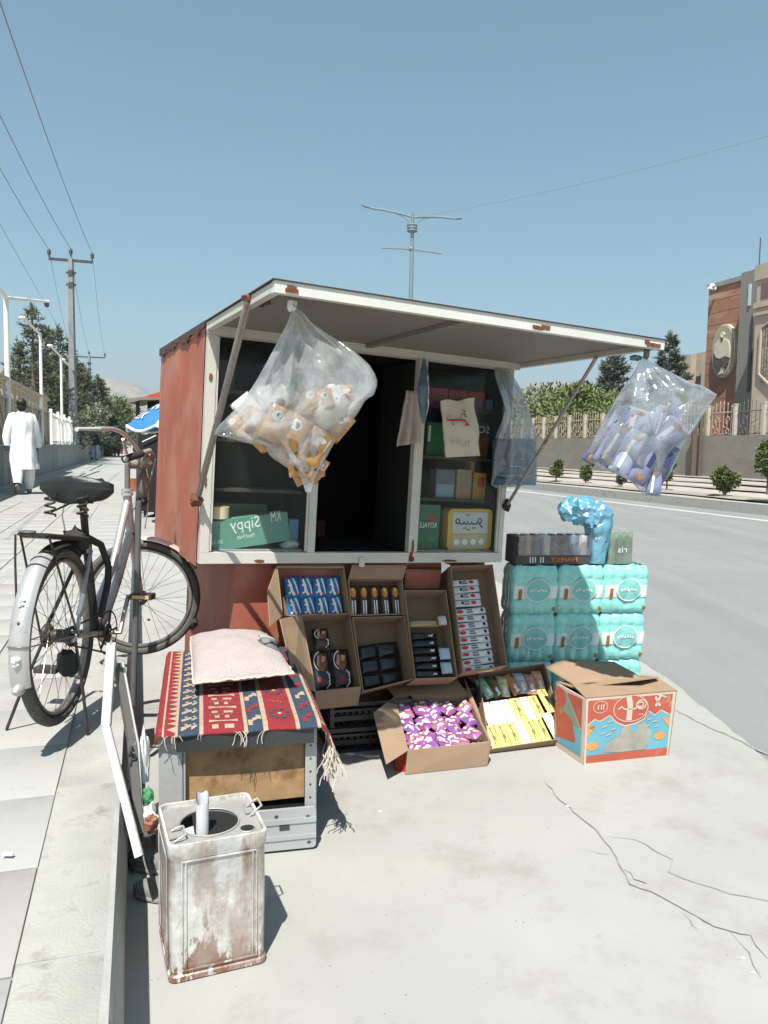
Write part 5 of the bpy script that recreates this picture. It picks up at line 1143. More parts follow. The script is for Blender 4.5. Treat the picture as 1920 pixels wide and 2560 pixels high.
for r_ in range(2):
    for c_ in range(6):
        wt = (r_, c_) in ((0, 3), (1, 0), (1, 1), (1, 2), (1, 4))
        pack('biscuit_pack', Yb, Yb.w*(.10+.135*c_), Yb.h*(.17+.30*r_), Yb.w*.128, Yb.h*.29, .02, M_yw if wt else M_yb, ('white' if wt else 'yellow')+' biscuit pack, '+'first second third fourth fifth sixth'.split()[c_]+' in the '+('front' if r_ == 0 else 'back')+' row of the tilted box', 'packet', 'biscuit packs in the tilted box', .04, rnd(-.03, .03),
             [('animal_print', M_pr_pk if wt else M('print_olive', (.18, .15, .05)), gir())])
for r_ in range(2): pack('biscuit_pack', Yb, Yb.w*.91, Yb.h*(.19+.33*r_), Yb.w*.13, Yb.h*.32, .025, (M_yw, M_yb)[r_], ('front', 'back')[r_]+' biscuit pack standing out at the right end of the tilted box', 'packet', 'biscuit packs in the tilted box', .05, .04, [('animal_print', (M_pr_pk, MATS['print_olive'])[r_], gir())])
cols = [(.25, .45, .3), (.12, .1, .04), (.6, .55, .3), (.5, .2, .08), (.5, .5, .55), (.6, .3, .25), (.7, .35, .2)]
for c_ in range(7):
    pack('candy_packet', Yb, Yb.w*(.09+.13*c_), Yb.h*.79+rnd(-.01, .01), Yb.w*.14, Yb.h*.28, .03, M('candy%d' % c_, cols[c_], .3, var=.5, scale=30), 'clear-ended '+('green', 'dark brown', 'straw yellow', 'orange-brown', 'silver grey', 'pink', 'orange')[c_]+' packet in the back row of the tilted box', 'packet', 'mixed packets in the tilted box', .045, rnd(-.25, .25), [('white_print', M_pr_w, [[(.3, .05), (.35, .35), (.6, .45), (.7, .1)]])])
# ---- printed carton
c0 = at_z(*zc(792, 2192), 0); c1 = at_z(*zc(1450, 2120), 0); cw = (c1-c0).length; cx = (c1-c0).normalized(); cy = V((0, 0, 1)).cross(cx)
CFm = Fr(c0, cx, V((0, 0, 1)), -cy); ch_ = .295; cdp = .30
lx = (at_z(*zc(640, 2110), 0)-c0); sidev = (cy*.24-cx*.008)
t = thing('printed_carton', c0+cx*cw/2+cy*.15, 'large worn carton printed red and blue with white Persian lettering, front right', 'carton')
M_cred = mat('carton_red', (.42, .09, .055), .8, var=.12, dirt=(.48, .3, .22), dirt_amt=.3, dscale=14); M_cblu = mat('carton_blue', (.12, .35, .43), .8, var=.12, dirt=(.35, .42, .40), dirt_amt=.3, dscale=12)
M_ccr = mat('carton_cream', (.55, .45, .36), .85, var=.06); M_cor = mat('carton_orange', (.60, .28, .10), .8); M_cgr = mat('carton_grey', (.32, .30, .26), .85, var=.2, scale=20)
topo = cx*.018; 
b = MB(); b.slab([c0, c1, c1+V((0, 0, ch_))+topo*1.5, c0+V((0, 0, ch_))], cy*.005); b.build('front_wall', M_ccr, parent=t)
b = MB(); b.slab([c0-cx*.001, c0+V((0, 0, ch_))-cx*.001, c0+sidev+V((0, 0, ch_)), c0+sidev], cx*.005); b.build('side_wall', M_ccr, parent=t)
b = MB(); b.slab([c1, c1+V((0, 0, ch_))+topo*1.5, c1+sidev+V((0, 0, ch_))+topo*1.5, c1+sidev], -cx*.005); b.build('side_wall', M_ccr, parent=t)
b = MB(); b.slab([c0+sidev, c1+sidev, c1+sidev+V((0, 0, ch_)), c0+sidev+V((0, 0, ch_))], cy*.004); b.build('back_wall', M_card, parent=t)
f = CFm
def dec(nm, m, polys, h): 
    b = MB()
    for p in polys: f.decal(b, [(x*cw*(1+.04*y), y*ch_) for x, y in p], h)
    return b.build(nm, m, parent=t, kind='stuff' if len(polys) > 1 else None)
zig = [(.03, .60), (.11, .68), (.17, .64), (.28, .72), (.36, .60), (.46, .54), (.58, .56), (.68, .62), (.73, .74), (.80, .66), (.88, .73), (.97, .66)]
dec('blue_print', M_cblu, [[(.03, .14), (.97, .14), (.97, .645)]+zig[::-1][1:]], .0008)
dec('red_print', M_cred, [zig+[(.975, .97), (.03, .965)], [(.03, .03), (.97, .02), (.97, .135), (.03, .135)]], .0012)
b = MB(); stroke(b, f, [(x*cw, y*ch_) for x, y in zig], .006, .0018); b.build('zigzag_line', M_ccr, parent=t)
dec('red_medallion', M_cred, [E(.52, .80, .20, .20, 24)], .0022)
b = MB(); stroke(b, f, [(x*cw, y*ch_) for x, y in E(.52, .80, .20, .20, 24)+[(.72, .80)]], .004, .003); stroke(b, f, [(x*cw, y*ch_) for x, y in E(.17, .86, .08, .09, 16)+[(.25, .86)]], .003, .002)
def cs(pts, wd=.007): stroke(b, f, [(x*cw, y*ch_) for x, y in pts], wd, .0034)
cs([(.37, .80), (.41, .84), (.44, .80), (.47, .79), (.56, .79), (.60, .82)]); cs(arcpts(.63, .85, .035, .04, 160, -170, 10)); cs([(.60, .80), (.64, .78), (.68, .80), (.70, .86)]); cs(arcpts(.64, .84, .06, .08, 0, 200, 8), .005)
for q in (.62, .65): cs([(q, .70), (q+.015, .70)], .006)
for x in (.14, .175, .20): cs([(x, .82), (x+.005, .90)], .006)
cs([(.80, .95), (.86, .80)], .012); cs([(.86, .95), (.81, .80)], .012); cs([(.83, .98), (.93, .93)], .008)
cs([(.49, .99), (.51, .85), (.50, .62)], .028)
b.build('cream_lettering', M_ccr, parent=t)
dec('animal_print', M_cgr, [[(.22, .16), (.24, .28), (.32, .36), (.40, .40), (.42, .52), (.50, .54), (.54, .44), (.58, .42), (.60, .54), (.68, .56), (.74, .42), (.74, .22), (.70, .15), (.5, .145)]], .0022)
dec('orange_print', M_cor, [E(.09, .28, .07, .075, 7), E(.86, .34, .07, .07, 7), [(.03, .40), (.12, .58), (.03, .60)], [(.97, .45), (.87, .62), (.97, .60)], [(.035, .56), (.12, .60), (.10, .52)]], .0024)
b = MB()
for (x, y) in ((.2, .55), (.26, .62), (.3, .5), (.18, .45), (.25, .42), (.72, .60), (.78, .56), (.7, .50), (.8, .48)): cs([(x, y), (x+.05, y+.02)], .004)
b.build('pink_dashes', M_pr_pk, parent=t)
b = MB(); ff = Fr(c0-cx*.0014, sidev, V((0, 0, 1))); L_ = sidev.length
if ff.z.dot(-cx) < 0: ff.z = -ff.z
ff.decal(b, [(.02, .03), (L_*.98, .03), (L_*.98, ch_*.5), (.02, ch_*.5)], .0004); b.build('blue_print', M_cblu, parent=t)
b = MB(); ff.decal(b, [(.06, .08), (.22, .05), (.24, .20), (.10, .17)], .0012); ff.decal(b, [(.02, ch_*.52), (L_*.6, ch_*.95), (.02, ch_*.97)], .0012); ff.decal(b, arcpts(.2, .24, .05, .045, 0, 350, 12), .0012); b.build('red_print', M_cred, parent=t)
b = MB(); ff.decal(b, [(L_*.15, ch_*.52), (L_*.98, ch_*.52), (L_*.98, ch_*.97), (L_*.65, ch_*.95)], .0006); b.build('green_print', mat('carton_green', (.20, .27, .20), .8, var=.2), parent=t)
T = V((0, 0, ch_+.001))
def flp(pts, th=.004):
    b = MB(); P_ = [V(p) for p in pts]; n = (P_[1]-P_[0]).cross(P_[2]-P_[0]).normalized()*th; b.slab(P_, n); b.build('flap', M_card, parent=t)
W_ = cx*cw+topo*1.5
flp([c0+T, c0+T+W_, c0+T+W_*.97+cy*.13+V((0, 0, .025)), c0+T+W_*.65+cy*.16-V((0, 0, .005)), c0+T+W_*.02+cy*.13+V((0, 0, .02))])
flp([c0+T+sidev+V((0, 0, .004)), c0+T+W_+sidev+V((0, 0, .004)), c0+T+W_*.95+sidev-cy*.15+V((0, 0, .04)), c0+T+W_*.05+sidev-cy*.13+V((0, 0, .012))])
b = MB()
def rf(u, v): return c0+T+sidev*(.62+.75*v)+W_*(.08+.80*u-.1*v)+V((0, 0, .012+.028*sin(pi*u)*v+.035*v+.008*sin(u*7)))
b.grid(rf, 14, 6); ob = b.build('loose_flap', M_card, parent=t, sharp=80); md = ob.modifiers.new('t', 'SOLIDIFY'); md.thickness = .004
# ---- water packs
M_wat = mat('film_teal', (.25, .63, .57), .25, var=.16, scale=24, bump=.8, bscale=22, spec=.7, coat=.5)
M_watw = M('label_white', (.70, .76, .74), .35); M_wator = M('bottle_print', (.30, .14, .04), .5, var=.5, scale=80)
WX = V((cos(.16), sin(.16), 0)); WY = V((-sin(.16), cos(.16), 0)); WZ = V((.035, 0, 1)).normalized()
w0 = V((at_y(*zc(200, 1300), 3.93).x, 3.93, 0)); pw, ph, pd = .243, .247, .16
WF = Fr(w0, WX, WZ)   # x right, y up, z?
if WF.z.dot(WY) > 0: WF.z = -WF.z
def wpack(i, j, lab):
    o = w0+WX*(i*.247)+WZ*(.025+j*.249); root = thing('water_pack', o+WX*pw/2+WY*pd/2, lab, 'bottle pack', 'shrink wrapped water packs beside the kiosk')
    sd = i*3.1+j*7.7
    def surf(u, v):
        # u around, v up; four bulging bottles across the front
        a = u*4
        if a < 1.2: x, y = a/1.2, 0.0
        elif a < 2: x, y = 1.0, (a-1.2)/.8
        elif a < 3.2: x, y = 1-(a-2)/1.2, 1.0
        else: x, y = 0.0, 1-(a-3.2)/.8
        nb = 4 if y in (0.0, 1.0) else 3
        cxn = x if y in (0.0, 1.0) else y; bul = abs(sin(pi*nb*cxn))**.8*.010
        pin = 1-.0*v; neck = .014 if v > .82 else 0; waist = .006*(math.exp(-((v-.72)/.05)**2))+.004*math.exp(-((v-.3)/.05)**2)
        X = x*pw; Y_ = y*pd; ox = (x-.5)*2; oy = (y-.5)*2
        k = bul-waist-(.02*max(0, (v-.8)/.2)**1.5)-(.012*max(0, (.08-v)/.08))+.004*noise.noise(V((x*6+sd, y*4, v*7)))
        dx = k*(1 if x == 1.0 else -1 if x == 0.0 else 0); dy = k*(1 if y == 1.0 else -1 if y == 0.0 else 0)
        zt = v*ph
        return o+WX*(X+dx)+WY*(Y_+dy)+WZ*zt
    b = MB(); b.grid(surf, 80, 16, wrap=True)
    b.grid(lambda u, v: o+WX*(.012+u*(pw-.024))+WY*(.012+v*(pd-.024))+WZ*(ph-.01+.018*max(0, sin(pi*4*u))**.5*max(0, sin(pi*3*v))**.5), 28, 14)
    b.build('bottles', M_wat, parent=root, sharp=75)
    def onf(x, v, h=.0022): return surf((x*1.2)/4, v)-WY*(h)
    def lab_(nm, m, pts, h):
        b = MB(); n_ = len(pts); cx_ = sum(p[0] for p in pts)/n_; cy_ = sum(p[1] for p in pts)/n_
        for i_ in range(n_):
            pa, pb_ = pts[i_], pts[(i_+1) % n_]; b.add([onf(*pa, h), onf(*pb_, h), onf(cx_, cy_, h+.006)], [(0, 1, 2)])
        b.build(nm, m, parent=root, sharp=80)
    def strip(nm, m, x0, x1, y0, y1, h, parts=12):
        b = MB(); b.grid(lambda u, v: onf(x0+(x1-x0)*u, y0+(y1-y0)*v, h), parts, 4); b.build(nm, m, parent=root, sharp=80)
    strip('white_band', M_watw, .03, .99, .33, .60, .002, 24)
    b = MB(); b.grid(lambda u, v: onf(.55+.27*cos(2*pi*u)*v, .50+.235*sin(2*pi*u)*v, .009), 24, 3, wrap=True); b.build('oval_logo', M('logo_teal', (.20, .50, .46), .35), parent=root)
    b = MB(); b.grid(lambda u, v: onf(.55+.28*cos(2*pi*u)*(.93+.07*v), .50+.245*sin(2*pi*u)*(.93+.07*v), .0105), 24, 1, wrap=True)
    for k_ in range(7): b.grid(lambda u, v, k_=k_: onf(.36+k_*.055+.035*u, .47+.05*v+.03*((k_*5) % 3)/3, .011), 1, 1)
    b.build('logo_lettering', M_watw, parent=root)
    strip('bottle_picture', M_wator, .12, .20, .30, .53, .006, 2)
    b = MB(); b.grid(lambda u, v: onf(.93+.045*cos(2*pi*u)*v, .11+.05*sin(2*pi*u)*v, .004), 12, 1, wrap=True); b.build('round_badge', M_wator, parent=root)
cn = ('left column beside the kiosk', 'middle column', 'right column at the open road side')
for j in range(3):
    for i in range(3): wpack(i, j, 'teal wrapped water pack in the '+('bottom', 'middle', 'top')[j]+' row, '+cn[i])
# ---- battery / drink tray on top
topz = w0+WZ*(.025+3*.249+.006)
TF = Fr(topz+WX*.0-WY*.0+WY*.02, WX, WY, WZ)
t = thing('shrink_tray', TF(.2, .08, 0), 'dark shrink-wrapped tray of small cans with orange mirrored lettering on the water packs', 'tray')
b = MB(); f0 = TF(.015, 0, 0); b.obox(f0, TF.x*.40, TF.y*.14, TF.z*.045); b.build('tray_base', M('tray_black', (.05, .045, .045), .5), parent=t)
cc = [(.35, .18, .07), (.03, .04, .12), (.5, .48, .45), (.12, .05, .04), (.02, .03, .05), (.08, .12, .2), (.35, .35, .38), (.06, .06, .07)]
for k in range(7):
    for r_ in range(2):
        b = MB(); c = TF(.085+k*.05, .035+r_*.065, .046); b.tube([c, c+TF.z*.095, c+TF.z*.10], [.022, .022, .018], 12); b.build('can', M('can%d' % k, cc[k], .35), parent=t)
b = MB(); b.obox(TF(.0, .0, .003), TF.x*.055, TF.y*.13, TF.z*.14); b.build('tray_end', M_blk, parent=t)
b = MB(); tf = Fr(TF(.015, 0, 0), WX, WZ, -WY); text(b, tf, 'PERFECT', .19, .012, .14, .022, .0015, mirror=True); b.build('orange_lettering', M_pr_o, parent=t)
b = MB(); text(b, tf, 'III II', .075, .008, .075, .03, .0015); b.build('white_panel', M_pr_w, parent=t)
b = MB()
def wr(u, v):
    a = 2*pi*u; k = 1+.03*noise.noise(V((cos(a)*3, sin(a)*3, v*5))); x = .22+.205*max(-1, min(1, 1.3*cos(a)))*k; y = .07+.074*max(-1, min(1, 1.5*sin(a)))*k
    return TF(x, y, .046+.115*v-.012*(v > .9))
b.grid(wr, 40, 6, wrap=True); b.build('shrink_wrap', film('film_clear', (.6, .62, .64), .15, .12, .6), parent=t)
# ---- blue bottle bag
t = thing('blue_bottle_bag', TF(.47, .05, 0), 'bright blue plastic bag knotted over a bottle, drooping left above the tray', 'bag')
M_bf = film('bag_cyan', (.20, .62, .82), .86, .16, .12, .8, 26)
pth = [(.47, .0), (.47, .07), (.475, .15), (.47, .21), (.455, .25), (.42, .265), (.375, .27), (.33, .275), (.29, .285), (.25, .30)]; rad = [.052, .058, .066, .074, .082, .080, .062, .050, .062, .022]
def bb_(u, v):
    q = v*(len(pth)-1); i = min(int(q), len(pth)-2); ff_ = q-i; x = pth[i][0]*(1-ff_)+pth[i+1][0]*ff_; z = pth[i][1]*(1-ff_)+pth[i+1][1]*ff_; r_ = rad[i]*(1-ff_)+rad[i+1]*ff_
    dx, dz = pth[i+1][0]-pth[i][0], pth[i+1][1]-pth[i][1]; L_ = sqrt(dx*dx+dz*dz); nx, nz = dz/L_, -dx/L_
    a = 2*pi*u; k = 1+.45*noise.noise(V((cos(a)*2.2, sin(a)*2.2, v*9)))*(.15+v*1.6)+.35*noise.noise(V((cos(a)*5, sin(a)*5, v*22)))*v+.06*sin(11*a+v*5)*v
    return TF(x+nx*cos(a)*r_*k, .05+sin(a)*r_*k, z+nz*cos(a)*r_*k)
b = MB(); b.grid(bb_, 40, 44, wrap=True); b.build('bag_film', M_bf, parent=t, sharp=60)
b = MB(); c = TF(.465, .05, .01); b.tube([c, c+TF.z*.2, c+TF.z*.24, c+TF.z*.30], [.036, .036, .02, .015], 14); b.build('bottle', M('bottle_pale', (.15, .5, .7), .3), parent=t)
b = MB(); b.obox(TF(.435, .0, .13), TF.x*.03, -TF.y*.004, TF.z*.04); b.build('label', M_pr_w, parent=t)
# ---- green wrapped pack
t = thing('green_glass_pack', TF(.6, .05, 0), 'small shrink-wrapped pack of green bottles on the top right water pack', 'bottle pack')
M_gr = M('bottle_green', (.12, .24, .12), .25)
for k in range(3):
    for r_ in range(2):
        b = MB(); c = TF(.54+k*.042, .02+r_*.045, 0); b.tube([c, c+TF.z*.13, c+TF.z*.145, c+TF.z*.16], [.02, .02, .01, .009], 12); b.build('bottle', M_gr, parent=t)
b = MB(); b.grid(lambda u, v: TF(.582+.068*max(-1, min(1, 1.35*cos(2*pi*u)))*(1-.1*v), .043+.046*max(-1, min(1, 1.4*sin(2*pi*u))), .0+.175*v+.006*noise.noise(V((u*9, v*9, 0)))), 36, 8, wrap=True); b.build('shrink_wrap', film('film_clear2', (.55, .62, .55), .28, .15, .6), parent=t)
b = MB(); gf = Fr(TF(.53, -.006, 0), WX, WZ, -WY); text(b, gf, 'ris', .035, .06, .05, .03, .0015, mirror=True); b.build('lettering', M_pr_w, parent=t)
random.seed(77)
# ================================================================== STOOL, RUG, CUSHION, TIN
z3 = lambda x, y: (x*.3737+240, y*.3737+1540)
M_gal = mat('galv_white', (.38, .38, .37), .5, metal=.15, var=.08, scale=10, bump=.1, dirt=(.33, .32, .30), dirt_amt=.35, dscale=9)
M_rail = mat('rail_grey', (.036, .038, .038), .45, var=.12, scale=6, dirt=(.16, .16, .15), dirt_amt=.25, dscale=10)
M_ply = mat('plywood', (.32, .20, .095), .75, var=.22, scale=16, bump=.35, bscale=30, dirt=(.17, .09, .035), dirt_amt=.5, dscale=9)
SL = V((-.70, 2.44, 0)); SR = V((-.215, 2.555, 0)); sx_ = (SR-SL).normalized(); sw = (SR-SL).length; sy_ = V((0, 0, 1)).cross(sx_); SF = Fr(SL, sx_, sy_)
hgt = .43; dep = .80
t = thing('box_stool', SF(sw/2, dep/2, 0), 'home-made stool of white angle iron with a plywood panel, rug and cushion on it', 'stool')
def sb(nm, x0, x1, y0, y1, z0, z1, m): b = MB(); b.obox(SF(x0, y0, z0), SF.x*(x1-x0), SF.y*(y1-y0), SF.z*(z1-z0)); return b.build(nm, m, parent=t)
def angle(nm, x, y, sx1, sy1):   # L profile leg with punched holes
    b = MB(); b.obox(SF(x, y, 0), SF.x*sx1*.036, SF.y*.003, SF.z*hgt); b.obox(SF(x, y+.0031*sy1, 0), SF.x*.003, SF.y*sy1*.036, SF.z*hgt)
    for k in range(9): b.disc(SF(x+sx1*.018, y-.0006, .04+k*.045), SF.x, SF.z, .004, .004, -SF.y*.0005, 8, 1)
    b.build(nm, [M_gal, M_dark], parent=t)
angle('leg', sw, 0, -1, 1); angle('leg', 0, dep, 1, -1); angle('leg', sw, dep, -1, -1)
b = MB(); b.obox(SF(-.012, -.002, 0), SF.x*.075, SF.y*.004, SF.z*hgt); b.obox(SF(-.012, .003, 0), SF.x*.004, SF.y*.10, SF.z*(hgt+.01)); b.obox(SF(.066, -.004, 0), SF.x*.006, SF.y*.012, SF.z*hgt); b.build('leg', M_gal, parent=t)
sb('front_rail', .045, sw-.012, -.030, .0, hgt-.055, hgt-.004, M_rail)
sb('side_rail', 0, .03, .01, dep, hgt-.045, hgt-.004, M_gal); sb('side_rail', sw-.03, sw, .01, dep, hgt-.045, hgt-.004, M_gal)
sb('seat_board', .0, sw, .0, dep, hgt-.003, hgt+.010, M_ply)
b = MB(); 
def plyf(u, v): return SF(.065+(sw-.10)*u, .024+.004*sin(u*3), .155+(hgt-.215)*v+(.012*u+.004*noise.noise(V((u*9, 0, 0))) if v == 0 else 0))
b.grid(plyf, 20, 3); b.grid(lambda u, v: plyf(u, v)+SF.y*.008, 20, 3); b.build('plywood_panel', M_ply, parent=t)
# slotted bottom rail
M_slot = mat('slotted_rail', (.42, .43, .44), .4, metal=.3, var=.06, dirt=(.33, .33, .33), dirt_amt=.3, dscale=12)
b = MB(); x0r, x1r = -.02, sw
b.slab([SF(x, -.022, z) for x, z in rrect(x0r, .01, x1r, .150, .012, 3)], SF.y*.012); b.build('slotted_rail', M_slot, parent=t)
for z0, z1, yy in ((.045, .060, -.026), (.100, .118, -.026)): sb('rail_ridge', x0r, x1r, yy, -.0225, z0, z1, M_slot)
b = MB(); f = Fr(SF(0, -.0285, 0), SF.x, SF.z)
for (x, z, w_, h_) in ((.375, .078, .034, .022), (.30, .078, .03, .02)): b.add([SF(x, -.0235, z), SF(x+w_, -.0235, z), SF(x+w_, -.0235, z+h_), SF(x, -.0235, z+h_)], [(0, 1, 2, 3)])
for x, z in ((.365, .128), (.475, .030), (.47, .12), (.20, .13)): b.add([SF(x+.007*cos(a), -.0235, z+.005*sin(a)) for a in [2*pi*i/10 for i in range(10)]], [tuple(range(10))])
b.build('slots', M_dark, parent=t, kind='stuff')
sb('lower_shelf', .02, sw-.02, .04, dep-.02, .13, .14, M_blk)
sb('back_panel', .03, sw-.03, dep-.02, dep-.01, .14, hgt-.06, M_blk); sb('inner_panel', sw-.012, sw-.006, .05, dep-.05, .14, hgt-.05, M_blk)
# ---- rug: woven bands are real colour areas of the cloth
M_rr = mat('rug_red', (.21, .015, .02), .95, var=.14, scale=40, bump=.5, bscale=120, dirt=(.34, .06, .06), dirt_amt=.3, dscale=14)
M_rn = mat('rug_navy', (.028, .045, .075), .95, var=.2, scale=40, bump=.5, bscale=120); M_rc = mat('rug_cream', (.36, .27, .19), .95, var=.15, scale=40, bump=.5, bscale=120)
rt = thing('kilim_rug', SF(sw/2, dep/2, hgt), 'red kilim rug with navy bands and cream woven motifs draped over the stool', 'rug')
rugL, rugR = -.115, sw+.10; front, back = -.036, dep+.06
def rp(s, q, h=0.0):
    """s across (metres, left to right along the cloth), q from front to back"""
    y = front+(back-front)*q
    zt = hgt+.014+.004*noise.noise(V((s*9, y*7, 1)))+.03*q
    edgeL, edgeR = -.01, sw+.012-.01*q
    if s < edgeL: x = edgeL-.018*(1-math.exp((s-edgeL)/.02)); z = zt-(edgeL-s)*.97; n = -SF.x
    elif s > edgeR:
        d_ = s-edgeR; x = edgeR+.03*(1-math.exp(-d_/.03))+d_*.12; z = zt-d_*.9; n = SF.x
    else: x = s; z = zt; n = SF.z
    fy = y-.004*sin(s*30)*(1-q)
    if q < .04: z -= (.04-q)/.04*.012
    return SF(x, fy, z)+n*h
bands = [(-.035, -.0, M_rr), (0, .006, M_rc), (.006, .040, M_rr), (.040, .049, M_rc), (.049, .116, M_rn), (.116, .129, M_rc), (.129, .258, M_rr), (.258, .27, M_rc), (.27, .32, M_rn), (.32, .336, M_rc), (.336, .427, M_rr), (.427, .44, M_rc), (.44, sw+.0, M_rn), (sw+.0, sw+.012, M_rc), (sw+.012, sw+.055, M_rr), (sw+.055, sw+.062, M_rc), (sw+.062, sw+.10, M_rr)]
for (s0, s1, mm) in bands:
    b = MB(); n_ = max(2, int((s1-s0)/.008)); b.grid(lambda u, v: rp(s0+(s1-s0)*u, v), n_, 46)
    b.grid(lambda u, v: rp(s0+(s1-s0)*u, v, -.004), n_, 46)
    k_ = n_+1; b.add([rp(s0+(s1-s0)*i/n_, 0) for i in range(k_)]+[rp(s0+(s1-s0)*i/n_, 0, -.004) for i in range(k_)], [(i, i+1, k_+i+1, k_+i) for i in range(n_)])
    b.build('rug_band', mm, parent=rt, sharp=80)
def motif(nm, m, polys, h=.0016):
    b = MB()
    for p in polys:
        c_ = (sum(a[0] for a in p)/len(p), sum(a[1] for a in p)/len(p)); q = [rp(*a, h) for a in p]; n_ = len(q)
        b.add(q+[rp(*c_, h+.0003)], [(i, (i+1) % n_, n_) for i in range(n_)])
    b.build(nm, m, parent=rt, sharp=80, kind='stuff')
def boxp(x0, y0, x1, y1): return [(x0, y0), (x1, y0), (x1, y1), (x0, y1)]
def slant(x0, y0, x1, y1, k): return [(x0, y0), (x1, y0+k), (x1, y1+k), (x0, y1)]
L1 = []
for k in range(20):
    q = .02+k*.049; L1.append([(.014, q+.012), (.0405, q-.006), (.0405, q+.030)])
motif('woven_teeth', M_rc, L1)
L1 = []
for k in range(13):
    q = .02+k*.075; L1 += [[(x*.74+.054, y) for x, y in P9] for P9 in (slant(.006, q, .030, q+.022, .01), slant(.030, q+.014, .050, q+.034, .008), slant(.050, q+.002, .074, q+.02, .016), boxp(.02, q+.036, .034, q+.05), boxp(.056, q+.036, .068, q+.05))]
motif('woven_figures', M_rc, L1)
L1 = []; L2 = []
for k in range(7):
    q = .02+k*.135
    L1 += [boxp(.135, q, .155, q+.022), boxp(.175, q, .205, q+.022), [(.125, q+.045), (.145, q+.052), (.195, q+.052), (.218, q+.045), (.218, q+.07), (.195, q+.062), (.145, q+.062), (.125, q+.07)], boxp(.145, q+.085, .160, q+.11), boxp(.178, q+.085, .192, q+.11)]
    L2 += [boxp(.128+j*.014, q+.118, .132+j*.014, q+.124) for j in range(6)]
motif('woven_blocks', M_rc, [[(x+.022, y) for x, y in p] for p in L1+L2])
L1 = []; L2 = []
for k in range(8):
    q = .03+k*.12
    (L1 if k % 2 == 0 else L2).extend([slant(.270, q, .285, q+.045, .0), slant(.285, q+.03, .300, q+.06, .012), slant(.298, q+.05, .314, q+.09, -.01)])
    (L1 if k % 3 == 2 else L2).extend([slant(.462, q, .476, q+.04, .0), slant(.474, q+.03, .488, q+.06, .01), slant(.486, q+.04, .498 if sw > .498 else sw-.004, q+.085, -.01)])
fx_ = lambda p: [(x+(.003 if x < .4 else -.008), y) for x, y in p]
motif('woven_hooks', M_rc, [fx_(p) for p in L1]); motif('red_hooks', M_rr, [fx_(p) for p in L2])
L1 = []; L2 = []
for k in range(4):
    q = .11+k*.26; cx2 = .382
    for i in range(8):
        a = 2*pi*i/8+pi/8; L1.append([(cx2+cos(a-.22)*.036, q+sin(a-.22)*.052), (cx2+cos(a+.22)*.036, q+sin(a+.22)*.052), (cx2+cos(a+.3)*.024, q+sin(a+.3)*.034), (cx2+cos(a-.3)*.024, q+sin(a-.3)*.034)])
    L2.append([(cx2+.007*cos(2*pi*i/8), q+.010*sin(2*pi*i/8)) for i in range(8)]); L2 += [boxp(cx2-.012, q+.12, cx2-.008, q+.126), boxp(cx2+.002, q+.125, cx2+.006, q+.131), boxp(cx2+.012, q+.115, cx2+.016, q+.121)]
motif('dark_rosette', M_rn, L1); motif('rosette_centre', M_rc, L2)
L1 = []
for k in range(18):
    q = .02+k*.054; L1.append([(sw+.013, q), (sw+.036, q+.012), (sw+.013, q+.026)])
motif('woven_teeth', M_rc, L1)
# fringe
M_fr = mat('fringe', (.50, .44, .36), .95, var=.1)
b = MB(); rf_ = random.Random(8)
def strand(p, d, L_, r_=.0016):
    pts = [p]; v_ = V(d)
    for i in range(7): v_ = (v_+V((rf_.uniform(-.5, .5), rf_.uniform(-.5, .5), rf_.uniform(-.75, -.05)))).normalized(); pts.append(pts[-1]+v_*L_/7)
    b.tube(pts, r_, 4)
for i in range(16):
    s = rf_.choice([.05, .0, .02, .04, .235, .25, .27, .40, .42, .13, .33]); strand(rp(s+rf_.uniform(-.01, .01), 0, .001), (rf_.uniform(-1, 1), -.6, .0), rf_.uniform(.02, .06), .0012)
for i in range(46): strand(rp(sw+.10+rf_.uniform(-.02, 0), rf_.uniform(.0, .10), 0), (.12, -.25, -1), rf_.uniform(.08, .17), .0021)
for i in range(40): strand(rp(sw+.10, rf_.uniform(.1, .95), 0), (.2, 0, -1), rf_.uniform(.03, .06), .0018)
for i in range(30): strand(rp(-.035, rf_.uniform(.0, .95), 0), (-.1, 0, -1), rf_.uniform(.015, .035), .0016)
b.build('fringe', M_fr, parent=rt, kind='stuff')
# ---- cushion
M_cu = mat('cushion_cloth', (.38, .325, .315), .95, var=.05, scale=14, bump=.7, bscale=110, dirt=(.34, .305, .26), dirt_amt=.35, dscale=7)
C0 = [rp(*p) for p in ((.095, .34), (.455, .37), (.40, .95), (.08, .95))]
cc0 = sum(C0, V())/4
def cu(u, v, s):
    p = C0[0].lerp(C0[1], u).lerp(C0[3].lerp(C0[2], u), v); a = (max(0, 1-(2*u-1)**2)**.42)*(max(0, 1-(2*v-1)**2)**.42)
    e = 1+.04*noise.noise(V((u*3, v*3, 5)))
    return p+V((0, 0, .052+s*(.070*a if s > 0 else .034*a)*e+.02*v+(.012*(1-v)*u)))+V((0, 0, 1))*.006*noise.noise(V((u*6, v*7, 2)))*a+V((0, 1, 0))*.004*noise.noise(V((u*30, v*30, 0)))
t = thing('cushion', cc0, 'faded pale pink cushion lying on the back of the red rug', 'cushion')
b = MB(); b.grid(lambda u, v: cu(u, v, 1), 36, 30); b.grid(lambda u, v: cu(u, v, -1), 36, 30); b.build('cushion_cover', M_cu, parent=t, sharp=100)
b = MB(); per = [(i/30, 0) for i in range(30)]+[(1, i/30) for i in range(30)]+[(1-i/30, 1) for i in range(30)]+[(0, 1-i/30) for i in range(31)]
b.tube([cu(u, v, 1)+V((rnd(-1, 1), rnd(-1, 1), rnd(-1, 1)))*.0025 for u, v in per], [.0045+rnd(-.001, .0015) for _ in per], 5); b.build('seam', M_fr, parent=t, sharp=100)
